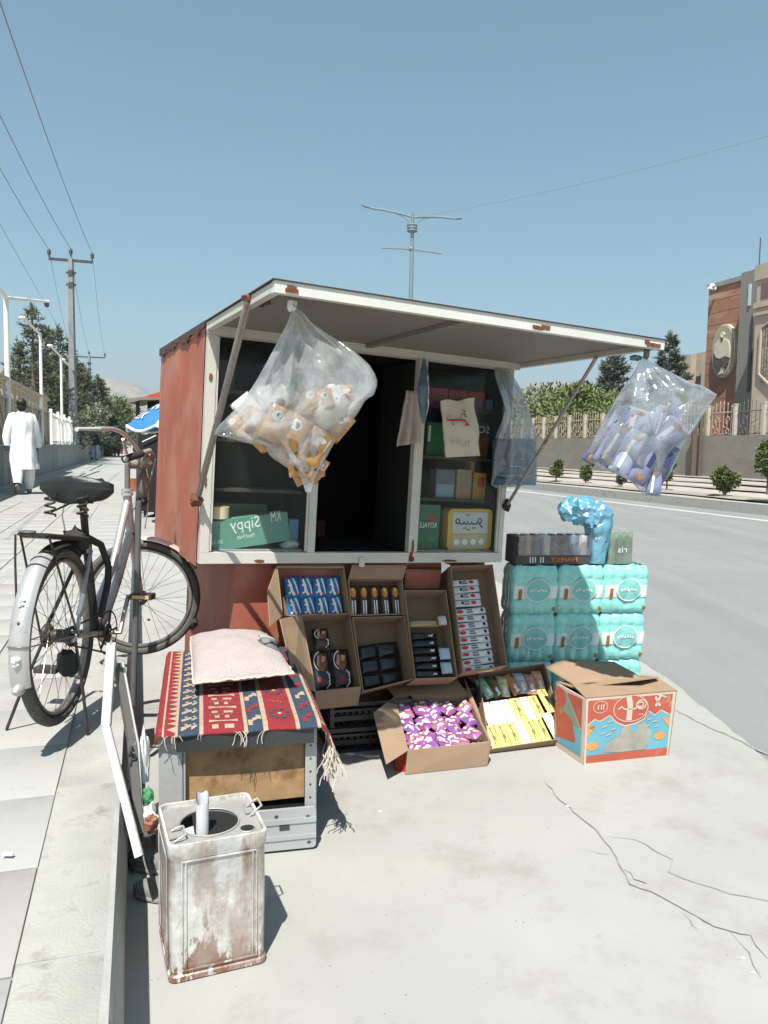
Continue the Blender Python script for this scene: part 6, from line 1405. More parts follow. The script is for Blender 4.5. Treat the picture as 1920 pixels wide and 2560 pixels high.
b = MB(); b.grid(lambda u, v: cu(.78+.20*u, .36+.30*v*(1-.5*u)*.9+.16*u, 1)+V((0, 0, .006+.012*sin(pi*v)*u)), 10, 8); b.build('folded_corner', mat('cushion_shadow_cloth', (.40, .39, .36), .95), parent=t, sharp=100)  # raised fold, its shadow put into the grey cloth colour
# ---- tin
M_tin = mat('tin_rusty', (.60, .60, .565), .42, metal=.1, var=.18, scale=22, bump=.2, bscale=45, dirt=(.30, .20, .14), dirt_amt=.42, dscale=16, dstretch=(1, 1, .3))
def tin_mat():
    m = M_tin; t_ = m.node_tree; N = t_.nodes; L = t_.links; b = N['Principled BSDF']
    src = b.inputs['Base Color'].links[0].from_socket
    tc = N.new('ShaderNodeTexCoord'); sp = N.new('ShaderNodeSeparateXYZ'); L.new(tc.outputs['Object'], sp.inputs[0])
    n = N.new('ShaderNodeTexNoise'); n.inputs['Scale'].default_value = 26; n.inputs['Detail'].default_value = 10; n.inputs['Roughness'].default_value = .72
    mp = N.new('ShaderNodeMapping'); mp.inputs['Scale'].default_value = (1, 1, .4); L.new(tc.outputs['Object'], mp.inputs[0]); L.new(mp.outputs[0], n.inputs['Vector'])
    k = N.new('ShaderNodeMath'); k.operation = 'MULTIPLY_ADD'; k.inputs[1].default_value = 3.6; k.inputs[2].default_value = -1.50; L.new(n.outputs['Fac'], k.inputs[0]); a = N.new('ShaderNodeMath'); a.operation = 'MULTIPLY_ADD'; a.inputs[1].default_value = -3.6; L.new(sp.outputs['Z'], a.inputs[0]); L.new(k.outputs[0], a.inputs[2])
    r = N.new('ShaderNodeMapRange'); r.inputs['From Min'].default_value = .0; r.inputs['From Max'].default_value = .22; L.new(a.outputs[0], r.inputs['Value'])
    mx = N.new('ShaderNodeMix'); mx.data_type = 'RGBA'; mx.inputs['B'].default_value = (.20, .095, .055, 1); L.new(src, mx.inputs['A']); L.new(r.outputs[0], mx.inputs['Factor'])
    # patchy stains on the upper half
    n2 = N.new('ShaderNodeTexNoise'); n2.inputs['Scale'].default_value = 13; n2.inputs['Detail'].default_value = 9; n2.inputs['Roughness'].default_value = .7; L.new(mp.outputs[0], n2.inputs['Vector'])
    r2 = N.new('ShaderNodeMapRange'); r2.inputs['From Min'].default_value = .47; r2.inputs['From Max'].default_value = .58; r2.inputs['To Max'].default_value = .75; L.new(n2.outputs['Fac'], r2.inputs['Value'])
    mx2 = N.new('ShaderNodeMix'); mx2.data_type = 'RGBA'; mx2.inputs['B'].default_value = (.36, .29, .25, 1); L.new(mx.outputs['Result'], mx2.inputs['A']); L.new(r2.outputs[0], mx2.inputs['Factor']); L.new(mx2.outputs['Result'], b.inputs['Base Color'])
tin_mat()
M_tint = mat('tin_top', (.40, .39, .37), .45, metal=.35, var=.12, scale=8, bump=.15, dirt=(.30, .26, .23), dirt_amt=.4, dscale=9)
T0 = V((-.518, 1.855, 0)); T1 = V((-.288, 1.948, 0)); tx = (T1-T0).normalized(); ty = V((0, 0, 1)).cross(tx); tw = .249; td = .248; th = .360
TNF = Fr(T0, tx, ty)
t = thing('square_tin', TNF(tw/2, td/2, 0), 'rusty white square oil tin with a big round opening holding a pale tube', 'tin can')
def loop(ins, z, r=.02, n=5): return [TNF(x, y, z+zz(x, y, z)) for x, y in rrect(ins, ins, tw-ins, td-ins, r, n)]
def zz(x, y, z): return 0
b = MB(); rings = [(.004, 0), (-.001, .004), (-.001, .016), (.003, .020), (.003, .10), (.002, .2), (.003, .318), (-.0005, .325), (-.001, th-.003), (-.001, th), (.006, th), (.006, th-.012)]
vs = []; 
for ins, z in rings: vs += loop(ins, z)
n_ = len(loop(0, 0)); b.add(vs, [(i*n_+j, i*n_+(j+1) % n_, (i+1)*n_+(j+1) % n_, (i+1)*n_+j) for i in range(len(rings)-1) for j in range(n_)]); b.add(loop(.004, .001), [tuple(range(n_))])
b.build('tin_body', M_tin, parent=t, origin=None, sharp=40)
# embossed panels on the faces
b = MB()
for (P0, U, wd_, N_) in ((TNF(.03, -.0005, .03), TNF.x, tw-.06, -TNF.y), (TNF(-.0005, .03, .03), TNF.y, td-.06, -TNF.x)):
    for dx in (0, .010, wd_-.010, wd_): b.obox(P0+U*dx, U*.003, N_*.0022, V((0, 0, .285)))
    for dz in (0, .285): b.obox(P0+V((0, 0, dz)), U*wd_, N_*.0024, V((0, 0, .003)))
b.build('pressed_beads', M_tin, parent=t, kind='stuff')
# top plate with round opening, small hole
zt_ = th-.012; cxh, cyh, rh = .120, .122, .078
b = MB(); outer = rrect(.006, .006, tw-.006, td-.006, .018, 5); no = len(outer); K_ = 48
ring = [(cxh+rh*cos(2*pi*i/K_), cyh+rh*sin(2*pi*i/K_)) for i in range(K_)]
def onrect(a):
    dx, dy = cos(a), sin(a); s = min((tw-.006-cxh)/dx if dx > 0 else (cxh-.006)/-dx if dx < 0 else 9, (td-.006-cyh)/dy if dy > 0 else (cyh-.006)/-dy if dy < 0 else 9); return (cxh+dx*s, cyh+dy*s)
vs = [TNF(*p, zt_) for p in ring]+[TNF(*onrect(2*pi*i/K_), zt_) for i in range(K_)]
b.add(vs, [(i, (i+1) % K_, K_+(i+1) % K_, K_+i) for i in range(K_)]); b.add([TNF(*p, zt_) for p in ring]+[TNF(*p, zt_-.006) for p in ring], [(i, (i+1) % K_, K_+(i+1) % K_, K_+i) for i in range(K_)])
b.build('top_plate', M_tint, parent=t)
b = MB(); b.torus(TNF(cxh, cyh, zt_+.002), TNF.x, TNF.y, rh, .0028, 48, 6); b.build('opening_rim', M_tint, parent=t)
b = MB(); b.disc(TNF(.208, .055, zt_+.0008), TNF.x, TNF.y, .020, .017, V((0, 0, .0006)), 18); b.build('pour_hole', M_blk, parent=t)
b = MB(); b.torus(TNF(.208, .055, zt_+.001), TNF.x, TNF.y, .020, .0022, 24, 5); b.build('hole_rim', M_tint, parent=t)
b = MB(); b.add([TNF(cxh+rh*1.02*cos(2*pi*i/40), cyh+rh*1.02*sin(2*pi*i/40), zt_-.0065) for i in range(26, 54)], [tuple(range(28))]); b.add([TNF(.01, .01, .03), TNF(tw-.01, .01, .03), TNF(tw-.01, td-.01, .03), TNF(.01, td-.01, .03)], [(0, 1, 2, 3)]); b.build('inner_dark', M_kin, parent=t, kind='stuff')
b = MB()
b.slab([TNF(cxh+rh*.97*cos(a), cyh-.012+rh*.86*sin(a), zt_-.011) for a in [radians(170+q*20) for q in range(11)]]+[TNF(cxh+.02, cyh+.012, zt_-.011), TNF(cxh+.035, cyh-.004, zt_-.011), TNF(cxh-.03, cyh+.015, zt_-.011)], V((0, 0, .003))); b.build('inner_lid', mat('lid_pale', (.55, .54, .50), .5, var=.08), parent=t)
def hnd(c, X, Y, w_, d_, ht):
    b = MB(); P_ = [c-X*w_/2, c-X*w_/2+Y*d_*.5+V((0, 0, ht*.6)), c-X*w_*.42+Y*d_+V((0, 0, ht)), c+X*w_*.42+Y*d_+V((0, 0, ht)), c+X*w_/2+Y*d_*.5+V((0, 0, ht*.6)), c+X*w_/2]; b.tube(P_, .0028, 6); b.build('wire_handle', M_slot, parent=t)
    b = MB(); b.box(c+V((0, 0, .002)), .03, .02, .004, (X, Y, V((0, 0, 1)))); b.build('handle_clip', M_tint, parent=t)
hnd(TNF(.018, .07, zt_+.003), TNF.y, TNF.x, .06, .030, .012); hnd(TNF(tw-.02, .145, zt_+.003), TNF.y, TNF.x, .055, .032, .022)
b = MB(); c = TNF(.096, .085, .20); n_ = 20
def tb(u, v): a = 2*pi*u; zc_ = v*.235+(.014*(sin(a*1)+.5*sin(3*a)) if v == 1 else 0); return c+TNF.x*cos(a)*.0165+TNF.y*sin(a)*.0165+V((.0, 0, zc_))
b.grid(tb, n_, 12, wrap=True); b.grid(lambda u, v: tb(u, v)+(c-tb(u, v)+V((0, 0, tb(u, v).z-c.z)))*.12, n_, 12, wrap=True); b.build('pale_tube', M('tube_white', (.60, .60, .62), .35, var=.06, dirt=(.4, .33, .22), dirt_amt=.2, dscale=25), label='pale tube with a torn top edge standing upright in the square tin', cat='tube')
# handle of the tin's far side and its thin wire ring
# ================================================================== LEANING METAL BARS, SHOES, LITTER
M_ws = mat('bar_white', None) if 'bar_white' in MATS else None
M_bar = mat('painted_bar', (.38, .38, .365), .55, var=.07, dirt=(.40, .38, .35), dirt_amt=.35, dscale=9)
M_bard = mat('bar_grey', (.085, .08, .075), .6, var=.15, dirt=(.3, .27, .22), dirt_amt=.3, dscale=12)
F1 = lambda x, y: (x/.864, y/.864)
t = thing('leaning_frame', at_z(*F1(300, 1845), 0), 'bent white steel bars leaning against the kerb between bicycle and stool', 'metal frame')
pA = at_y(*F1(240, 1388), 2.50); pB = at_y(*F1(228, 1566), 2.36); pC = at_y(*F1(300, 1850), 2.10); pC.z = max(pC.z, .01)
def lbar(nm, p, q, w_, m, side): 
    d = (q-p).normalized(); X = (CR-d*CR.dot(d)).normalized(); Z = X.cross(d).normalized(); b = MB(); b.obox(p-X*w_/2, d*(q-p).length, X*w_, Z*.004); b.obox(p-X*w_/2*side, d*(q-p).length, X*.004*side, Z*.014); b.build(nm, m, parent=t)
lbar('upper_bar', pA, pB, .029, M_bar, -1); lbar('lower_bar', pB, pC, .024, M_gal, -1)
b = MB(); b.slab([at_y(*F1(*p), 2.49) for p in ((233, 1418), (262, 1420), (268, 1424), (262, 1432), (240, 1432))], V((0, .006, 0))); b.build('bracket_plate', M_bar, parent=t)
b = MB(); b.slab([at_y(*F1(*p), 2.495) for p in ((222, 1436), (240, 1380), (252, 1440))], V((0, .006, 0))); b.build('bracket_tip', M_bar, parent=t)
qA = at_y(*F1(252, 1430), 2.53); qB = at_y(*F1(284, 1600), 2.42); qC = at_y(*F1(300, 1800), 2.30)
b = MB(); b.tube([qA, qB], .016, 4); b.build('rear_bar', M_bard, parent=t); b = MB(); b.tube([qB, qC], .018, 4); b.build('rear_bar', M_bard, parent=t)
b = MB(); b.tube([qA+V((.02, .0, 0)), qB+V((.022, .0, -.02)), at_y(*F1(306, 1760), 2.33)], .005, 5); b.build('thin_rod', M_bar, parent=t)
b = MB(); P_ = [at_y(*F1(284, 1620), 2.38)+V((0, 0, -.02*i)) for i in range(22)]
for i, p in enumerate(P_): b.torus(p+V((.002*(i % 2), 0, 0)), (V((1, 0, 0)) if i % 2 else V((0, 1, 0))), V((0, 0, 1)), .012, .003, 10, 4)
b.build('chain', M_dark, parent=t, kind='stuff')
# shoes: two worn grey cloth shoes
M_sh = mat('shoe_cloth', (.19, .19, .18), .9, var=.15, scale=18, bump=.4, bscale=70); M_so = mat('shoe_sole', (.27, .265, .25), .8, var=.1)
def shoe(c, d, L_, lab):
    d = V(d).normalized(); X = d.cross(V((0, 0, 1))); f = Fr(c, X, d, V((0, 0, 1))); root = thing('shoe', c, lab, 'shoe', 'grey shoes by the kerb')
    def wdt(v): return .046*(sin(pi*min(max(v*.94+.06, 0), 1))**.45)*(1-.16*exp_(v))
    exp_ = lambda v: math.exp(-((v-.42)/.16)**2)
    b = MB(); b.grid(lambda u, v: f(cos(2*pi*u)*wdt(v)*1.05, (v-.5)*L_, .011+.011*max(-1, min(1, 2*sin(2*pi*u)))), 20, 18, wrap=True); b.build('sole', M_so, parent=root)
    def up(u, v): a = pi*u; hh = .055-.02*v+(-.028*math.exp(-((v-.28)/.16)**2)); return f(cos(a)*wdt(v), (v-.5)*L_, .02+sin(a)**.7*hh*(sin(pi*min(v*.93+.05, 1))**.4))
    b = MB(); b.grid(up, 14, 18); b.build('upper', M_sh, parent=root)
    b = MB(); b.grid(lambda u, v: f(cos(2*pi*u)*.026, -.22*L_+.0+sin(2*pi*u)*.05, .062-.012*v), 18, 1, wrap=True); b.disc(f(0, -.22*L_, .0585), f.x, f.y, .025, .048, f.z*.001, 18); b.build('opening', M_blk, parent=root)
shoe(at_z(*F1(322, 1888), 0)+V((.035, .03, 0)), (-.95, .15, 0), .24, 'upper grey cloth shoe by the kerb behind the rusty tin')
shoe(at_z(*F1(330, 1946), 0)+V((.05, .02, 0)), (-1, .1, 0), .24, 'nearer grey cloth shoe, mostly hidden by the rusty tin')
def crumple(nm, c, sx1, sy1, sz1, m, lab, cat, sd, amp=.55):
    b = MB(); c = V(c)
    def fn(u, v): a = 2*pi*u; e = pi*(v-.5); d = V((cos(a)*cos(e), sin(a)*cos(e), sin(e))); k = 1+amp*noise.noise(d*2.2+V((sd, 0, 0)))+.25*noise.noise(d*6+V((0, sd, 0))); return c+V((d.x*sx1*k, d.y*sy1*k, max(d.z*sz1*k, -sz1*.85)))
    b.grid(fn, 18, 12, wrap=True); b.build(nm, m, label=lab, cat=cat, sharp=25)
c = at_z(*F1(318, 1835), 0); crumple('plastic_bag', (c.x, c.y+.04, .06), .06, .05, .065, M('litter_white', (.66, .68, .68), .5), 'crumpled white plastic bag above the grey shoes', 'bag', 3)
c = at_y(*F1(322, 1775), 2.35); crumple('paper_scrap', c, .03, .03, .05, M('litter_white2', (.70, .68, .66), .6), 'white crumpled paper hanging between the bars and the stool leg', 'litter', 8)
c = at_z(*F1(300, 1862), 0); crumple('rust_rag', (c.x, c.y+.02, .03), .055, .04, .02, M('rag_tan', (.35, .22, .16), .9, bump=.6), 'tan rag on top of the grey shoe', 'rag', 12)
c = at_y(*F1(318, 1722), 2.38); crumple('green_wrapper', c, .018, .02, .03, M('litter_green', (.08, .28, .12), .5), 'green scrap beside the left leg of the stool', 'litter', 15)
c = at_y(*F1(311, 1640), 2.45); crumple('paper_strip', c, .016, .02, .09, M('litter_white3', (.72, .74, .74), .5), 'white torn strip beside the left leg of the stool', 'litter', 17)
c = at_y(*F1(326, 1780), 2.20); crumple('brown_cup', c, .02, .02, .03, M('litter_brown', (.25, .11, .06), .6), 'small brown crumpled cup behind the rusty tin', 'litter', 19)
b = MB(); c = at_z(20, 2139, sz(-.7)); b.box(c+V((0, 0, .004)), .026, .010, .005); b.build('paper_bit', M_pr_w, label='tiny white scrap lying on the pavement at the left edge', cat='litter')
# cigarette-like stains and a twig
b = MB(); ribbon(b, [at_z(52, 1973, sz(-.6))+V((0, 0, .003)), at_z(65, 1969, sz(-.6))+V((0, 0, .003)), at_z(95, 1970, sz(-.6))+V((0, 0, .003))], .004, sz(-.6)+.004); b.build('twig', M_bard, label='thin bent twig on the pavement near the left edge', cat='twig')
for i, (x, y) in enumerate(((1418, 2018), (1858, 2398), (1884, 2434), (950, 2030))):
    b = MB(); c = at_z(x, y, 0); b.ball(c+V((0, 0, .003)), .006, .004, .004, 6, 4); b.build('paper_bit', M_pr_w, label='tiny white speck on the concrete, '+('beyond the crack', 'on the crack at the far right', 'at the right edge near the bottom', 'in the middle of the open ground')[i], cat='litter')
# ================================================================== HANGING BAGS
def resample(P, n):
    P = [V((p[0], p[1])) for p in P]; L_ = [0]
    for i in range(len(P)-1): L_.append(L_[-1]+(P[i+1]-P[i]).length)
    out = []
    for k in range(n+1):
        s = L_[-1]*k/n; i = 0
        while i < len(P)-2 and L_[i+1] < s: i += 1
        f_ = (s-L_[i])/max(L_[i+1]-L_[i], 1e-6); out.append(P[i].lerp(P[i+1], f_))
    return out
def hbag(nm, zf, left, right, Y, thick, m, lab, cat, creases=9, seed=0, n=44, dy=0.0, knotm=None, bulge_from=.0):
    A_ = resample(left, n); B_ = resample(right, n); p0 = at_y(*zf(*left[0]), Y)
    t = thing(nm, p0, lab, cat); per = 44
    def fn(u, v):
        i = min(int(v*n), n-1); f_ = v*n-i; a = A_[i].lerp(A_[i+1], f_); c_ = B_[i].lerp(B_[i+1], f_); th_ = 2*pi*u
        s = .5-.5*cos(th_); q = a.lerp(c_, s); w_ = (c_-a).length
        env = min(v*3.2, 1)*min((1-v)*2.6, 1); wm = w_*(zf(1, 0)[0]-zf(0, 0)[0])*Y/FPX
        z_ = sin(th_)*min(thick*env, wm*.5)
        cre = (.022*sin(creases*s*pi+seed+v*2)+.018*noise.noise(V((s*9+seed, v*5, seed))))*(1-v*.55)*min(v*5, 1)+.016*noise.noise(V((s*5, v*7, seed+4)))
        z_ += cre*min(1, wm*4)*(1 if sin(th_) < 0 else .8)
        return at_y(*zf(q.x, q.y), Y+z_+dy*v)
    b = MB(); b.grid(fn, per, n, wrap=True); b.build('bag_film', m, parent=t, sharp=80)
    return t, fn
M_film1 = film('bag_clear', (.80, .80, .79), .36, .13, .6, 1.0, 11)
M_film2 = film('bag_clear_blue', (.76, .79, .84), .26, .15, .6, 1.0, 11)
M_film3 = film('bag_grey', (.50, .54, .56), .42, .05, .35, .5, 7)
za = lambda x, y: (x*.3014+480, y*.3014+760)
Y1 = F(.112, .95, 0).y+.02
L_ = [(838, 22), (790, 160), (700, 330), (600, 520), (500, 690), (350, 880), (200, 1030), (182, 1085), (300, 1110), (430, 1150), (600, 1192), (650, 1270), (760, 1340), (880, 1410), (920, 1490), (942, 1560)]
R_ = [(852, 22), (920, 70), (1000, 160), (1120, 240), (1250, 320), (1380, 420), (1470, 500), (1530, 600), (1540, 660), (1512, 755), (1440, 795), (1370, 920), (1300, 1000), (1220, 1080), (1140, 1230), (1050, 1390), (1010, 1480), (985, 1562)]
bag1, bf1 = hbag('crisp_bag', za, L_, R_, Y1, .085, M_film1, 'large clear plastic bag of orange snack packets hanging from the left front of the flap', 'plastic bag', seed=1)
b = MB(); k0 = at_y(*za(830, 10), Y1); b.ball(k0, .018, .016, .022, 10, 6, amp=.5); b.tube([k0+V((0, 0, .01)), F(.112, .955, -.05)], .004, 5); b.build('knot', M_pr_w, parent=bag1)
M_or = mat('packet_orange', (.52, .27, .085), .35, var=.3, scale=30); M_or2 = mat('packet_cream_orange', (.55, .38, .22), .35, var=.35, scale=22); M_sil = mat('packet_silver', (.62, .58, .54), .3, var=.3, scale=25)
def inpack(nm, zf, Y, cx_, cy_, w_, h_, rot, m, lab, grp, decs, tilt=0., dyy=0.0, th_=.03):
    """packet hanging inside a bag; centre, width and height in crop pixels, turned by rot"""
    c = at_y(*zf(cx_, cy_), Y+dyy); k = (zf(1, 0)[0]-zf(0, 0)[0])*Y/FPX
    f = Fr(c, CR, V((0, 0, 1)), None); 
    if f.z.y > 0: f.z = -f.z
    f = Fr(c, f.x*cos(rot)+f.y*sin(rot), f.y*cos(rot)-f.x*sin(rot), f.z)
    if f.z.y > 0: f.z = -f.z
    return pack(nm, f, 0, 0, w_*k*1.05, h_*k*.98, th_, m, lab, 'packet', grp, -th_/2, 0, decs, tilt=tilt)
GO = 'orange snack packets in the large clear bag'
D1 = [('silver_print', M_sil, [[(.1, .55), (.5, .6), (.9, .5), (.95, .9), (.5, .95), (.08, .9)]]), ('brown_print', mat('print_cocoa', (.16, .07, .04), .5, var=.4, scale=50), [E(.5, .40, .22, .14), E(.42, .3, .12, .10)]), ('white_print', M_pr_w, [E(.6, .75, .2, .08)])]
D2 = [('green_print', mat('print_dark_green', (.06, .12, .08), .5), [E(.5, .72, .14, .10)]), ('white_print', M_pr_w, [E(.45, .72, .26, .16, 10)])][::-1]
for (cx_, cy_, w_, h_, rot, m, d, l, dd) in (
    (1010, 1190, 210, 330, -.52, M_or, D1, 'orange packet with a brown print at the lower right of the clear bag', -.02), (850, 1070, 190, 300, -.50, M_or, D2, 'orange packet in the middle of the bottom row of the clear bag', -.03),
    (690, 990, 190, 300, -.42, M_or2, D2, 'packet with a green dot left of the middle of the clear bag', -.04), (510, 1010, 200, 270, -.35, M_or2, D1, 'cream and orange packet at the lower left of the clear bag', -.02),
    (370, 1000, 110, 170, .75, M_or, D2, 'orange packet folded into the left corner of the clear bag', .0), (760, 800, 180, 260, -.6, M_sil, D1, 'silver packet standing above the middle of the clear bag', .01),
    (1130, 850, 260, 330, -.85, M_sil, D2, 'large silver-pink packet high on the right of the clear bag', .0), (950, 900, 240, 260, -.2, M_or2, D1, 'cream packet behind the middle of the clear bag', .025),
    (1200, 1000, 200, 260, -.7, M_or, D2, 'orange packet at the right edge of the clear bag', .02), (620, 800, 130, 260, .2, M_sil, D2, 'pale packet upright at the left of the clear bag', .03),
    (960, 1370, 160, 160, -.6, M_or, D1, 'orange packet at the bottom tip of the clear bag', .0), (560, 1120, 220, 120, -.3, M_or2, D2, 'flat orange packet along the bottom left of the clear bag', .02),
    (780, 1240, 190, 160, -.6, M_or2, D2, 'cream packet under the middle of the bottom row', .02), (450, 870, 180, 220, .7, M_sil, D1, 'bright silver packet on the upper left slope of the clear bag', .02)):
    inpack('snack_packet', za, Y1, cx_, cy_, w_, h_, rot, m, l, GO, d, rnd(-.2, .2), dd)
rb = random.Random(21); used_ = set()
def uniq(tail):
    for ad in ['small', 'crumpled', 'half hidden', 'tilted', 'folded', 'flattened', 'upright', 'creased', 'shiny', 'dull']:
        if (ad, tail) not in used_: used_.add((ad, tail)); return ad+tail
    return 'small'+tail
pos = ['upper left', 'upper middle', 'upper right', 'centre left', 'centre', 'centre right', 'lower left', 'lower middle', 'lower right']
for i in range(24):
    v = rb.uniform(.42, .93); u = rb.uniform(.16, .40); A0 = resample(L_, 44)[int(v*44)]; B0 = resample(R_, 44)[int(v*44)]; q = A0.lerp(B0, rb.uniform(.2, .8))
    m_, d_ = rb.choice([(M_or, D1), (M_or2, D2), (M_sil, D2), (M_or, D2)])
    inpack('snack_packet', za, Y1, q.x, q.y, rb.uniform(120, 170), rb.uniform(170, 230), rb.uniform(-1.2, .5), m_, uniq(' '+{'packet_orange': 'orange', 'packet_cream_orange': 'cream', 'packet_silver': 'silver'}[m_.name]+' packet deep in the clear bag, '+('at the top' if v < .55 else 'around the middle' if v < .75 else 'near the bottom')+(', on the left' if q.x < 800 else ', on the right')), GO, d_, rb.uniform(-.5, .5), rb.uniform(-.01, .045), .025)
# right bag with blue packets
pK = F(FW-.02, FL-.05, -.05); Y2 = pK.y+.0
L2 = [(925, 592), (900, 650), (800, 790), (745, 880), (690, 980), (640, 1080), (592, 1172), (700, 1228), (790, 1258), (870, 1300), (920, 1350), (948, 1392)]
R2 = [(955, 592), (1000, 620), (1100, 670), (1180, 712), (1232, 735), (1282, 745), (1368, 800), (1320, 860), (1290, 900), (1240, 990), (1170, 1080), (1130, 1180), (1090, 1270), (1030, 1330), (962, 1400)]
bag2, bf2 = hbag('packet_bag', s5, L2, R2, Y2, .085, M_film2, 'clear plastic bag of blue-violet packets hanging from the right corner of the flap', 'plastic bag', seed=5, creases=7)
b = MB(); k0 = at_y(*s5(940, 588), Y2); b.ball(k0+V((-.03, 0, 0)), .025, .018, .012, 10, 6, amp=.6); b.ball(k0+V((.012, 0, .02)), .012, .012, .028, 10, 6, amp=.6); b.tube([k0, pK+V((0, 0, .02))], .005, 5); b.build('knot', M('film_knot', (.12, .15, .16), .4), parent=bag2)
M_vi = mat('packet_lavender', (.20, .23, .37), .3, var=.3, scale=22); M_vi2 = mat('packet_slate', (.10, .12, .20), .3, var=.4, scale=22); M_vi3 = mat('packet_powder', (.31, .36, .48), .3, var=.25, scale=22)
GB = 'blue-violet packets in the right hanging bag'
DV = [('white_stripe', M_pr_w, [R(.30, .1, .46, .75)]), ('food_print', mat('print_food', (.33, .19, .13), .5, var=.5, scale=50), [E(.5, .86, .22, .07)])]
DW = [('food_print', MATS['print_food'], [E(.5, .15, .24, .08)]), ('navy_print', M('print_ink', (.03, .04, .12)), [R(.55, .4, .8, .8)])]
for (cx_, cy_, w_, h_, rot, m, d, l, dd) in (
    (760, 1080, 110, 260, -.55, M_vi, DV, 'lavender packet second from the left in the right bag', -.04), (680, 1090, 90, 240, -.6, M_vi2, DW, 'dark slate packet at the left edge of the right bag', -.0),
    (860, 1130, 115, 270, -.50, M_vi3, DV, 'powder blue packet in the lower middle of the right bag', -.05), (955, 1180, 115, 280, -.48, M_vi, DW, 'lavender packet right of the middle of the right bag', -.045),
    (1050, 1190, 110, 230, -.45, M_vi2, DW, 'slate packet with orange print at the lower right of the right bag', -.02), (890, 960, 200, 170, -.3, M_vi3, DV, 'powder blue packet lying across the upper middle of the right bag', -.02),
    (1080, 1030, 160, 200, -.9, M_vi, DV, 'lavender packet high on the right of the right bag', .0), (800, 940, 110, 200, -.5, M_vi3, DW, 'pale packet with an orange print at the upper left of the right bag', .02), (985, 1280, 110, 130, -.4, M_vi, DW, 'small lavender packet at the bottom tip of the right bag', .0), (970, 1040, 190, 200, .3, M_vi, DV, 'lavender packet behind the middle of the right bag', .03)):
    inpack('blue_snack_packet', s5, Y2, cx_, cy_, w_, h_, rot, m, l, GB, d, rnd(-.2, .2), dd)
for i in range(18):
    v = rb.uniform(.40, .92); A0 = resample(L2, 44)[int(v*44)]; B0 = resample(R2, 44)[int(v*44)]; q = A0.lerp(B0, rb.uniform(.2, .75))
    m_, d_ = rb.choice([(M_vi, DV), (M_vi3, DV), (M_vi3, DW), (M_vi2, DW)])
    inpack('blue_snack_packet', s5, Y2, q.x, q.y, rb.uniform(75, 110), rb.uniform(150, 210), rb.uniform(-.9, .0), m_, uniq(' '+{'packet_lavender': 'lavender', 'packet_powder': 'powder blue', 'packet_slate': 'slate'}[m_.name]+' packet deep in the right bag, '+('at the top' if v < .55 else 'around the middle' if v < .75 else 'near the bottom')+(', on the left' if q.x < 930 else ', on the right')), GB, d_, rb.uniform(-.5, .5), rb.uniform(-.03, .045), .022)
# grey bag at the kiosk's right front corner
zb_ = lambda x, y: (x*.2531+960, y*.2531+860)
Y3 = K(W-.02, -.08, .7).y
L3 = [(1092, 232), (1100, 320), (1150, 480), (1198, 640), (1160, 780), (1105, 900), (1085, 1050), (1075, 1200), (1058, 1395), (1110, 1425)]
R3 = [(1250, 262), (1285, 330), (1340, 420), (1400, 520), (1450, 700), (1490, 860), (1510, 1000), (1515, 1200), (1510, 1375), (1300, 1410)]
bag3, bf3 = hbag('towel_bag', zb_, L3, R3, Y3, .06, M_film3, 'greyish plastic bag of folded blue packs hanging at the right front corner of the kiosk', 'plastic bag', seed=9, creases=5)
M_tb = mat('pack_steel_blue', (.13, .24, .36), .45, var=.2, scale=16); M_tb2 = mat('pack_deep_blue', (.035, .07, .13), .45, var=.3, scale=16)
for r_ in range(5):
    for c_ in range(2):
        inpack('folded_pack', zb_, Y3, (1160, 1370)[c_], 980+r_*92, (170, 250)[c_], 90, -.03, (M_tb2, M_tb)[c_], ('dark', 'mid')[c_]+' blue folded pack, '+('topmost', 'second', 'third', 'fourth', 'lowest')[r_]+' in the grey bag at the kiosk corner', 'blue packs in the grey bag', [('pale_stripe', M('print_pale_blue', (.40, .50, .56)), [R(.05, .75, .95, .92)])] if c_ else None, 0, .0)
# ================================================================== BICYCLE
A_ = V((-1.175, 2.75, .3)); B_ = V((-1.10, 3.70, .3)); bs = (B_-A_).normalized(); bt = V((bs.y, -bs.x, 0))   # s forward, t to the bike's right
def BP(s, z, t_=0.0): return A_+bs*s+bt*t_+V((0, 0, z))
zz2 = lambda x, y: (x/2.836, y/2.836+1120)
M_bt = mat('tyre_grey', (.085, .083, .075), .9, var=.15, scale=30, bump=.5, bscale=150, dirt=(.17, .16, .145), dirt_amt=.4, dscale=12)
M_rim = mat('rim_steel', (.30, .28, .25), .4, metal=.7, var=.2, dirt=(.20, .12, .08), dirt_amt=.4, dscale=15)
M_frm = mat('frame_silver', (.42, .41, .41), .4, metal=.45, var=.15, scale=12, dirt=(.16, .13, .11), dirt_amt=.4, dscale=10)
M_fen = mat('fender_steel', (.50, .49, .48), .35, metal=.5, var=.1, dirt=(.36, .30, .26), dirt_amt=.3, dscale=9)
M_fenp = mat('fender_pinkish', (.52, .42, .38), .55, metal=.2, var=.15, dirt=(.35, .2, .15), dirt_amt=.4, dscale=14)
M_gun = mat('gun_metal', (.06, .055, .05), .5, metal=.5, var=.3, dirt=(.17, .11, .07), dirt_amt=.35, dscale=20)
M_sad = mat('saddle_black', (.012, .015, .015), .45, var=.3, bump=.3, bscale=40)
M_rub = mat('rubber', (.02, .02, .02), .8, var=.2)
bk = thing('bicycle', BP(.4, 0), 'old silver roadster bicycle with a wide black saddle parked on the left pavement', 'bicycle')
Zu = V((0, 0, 1))
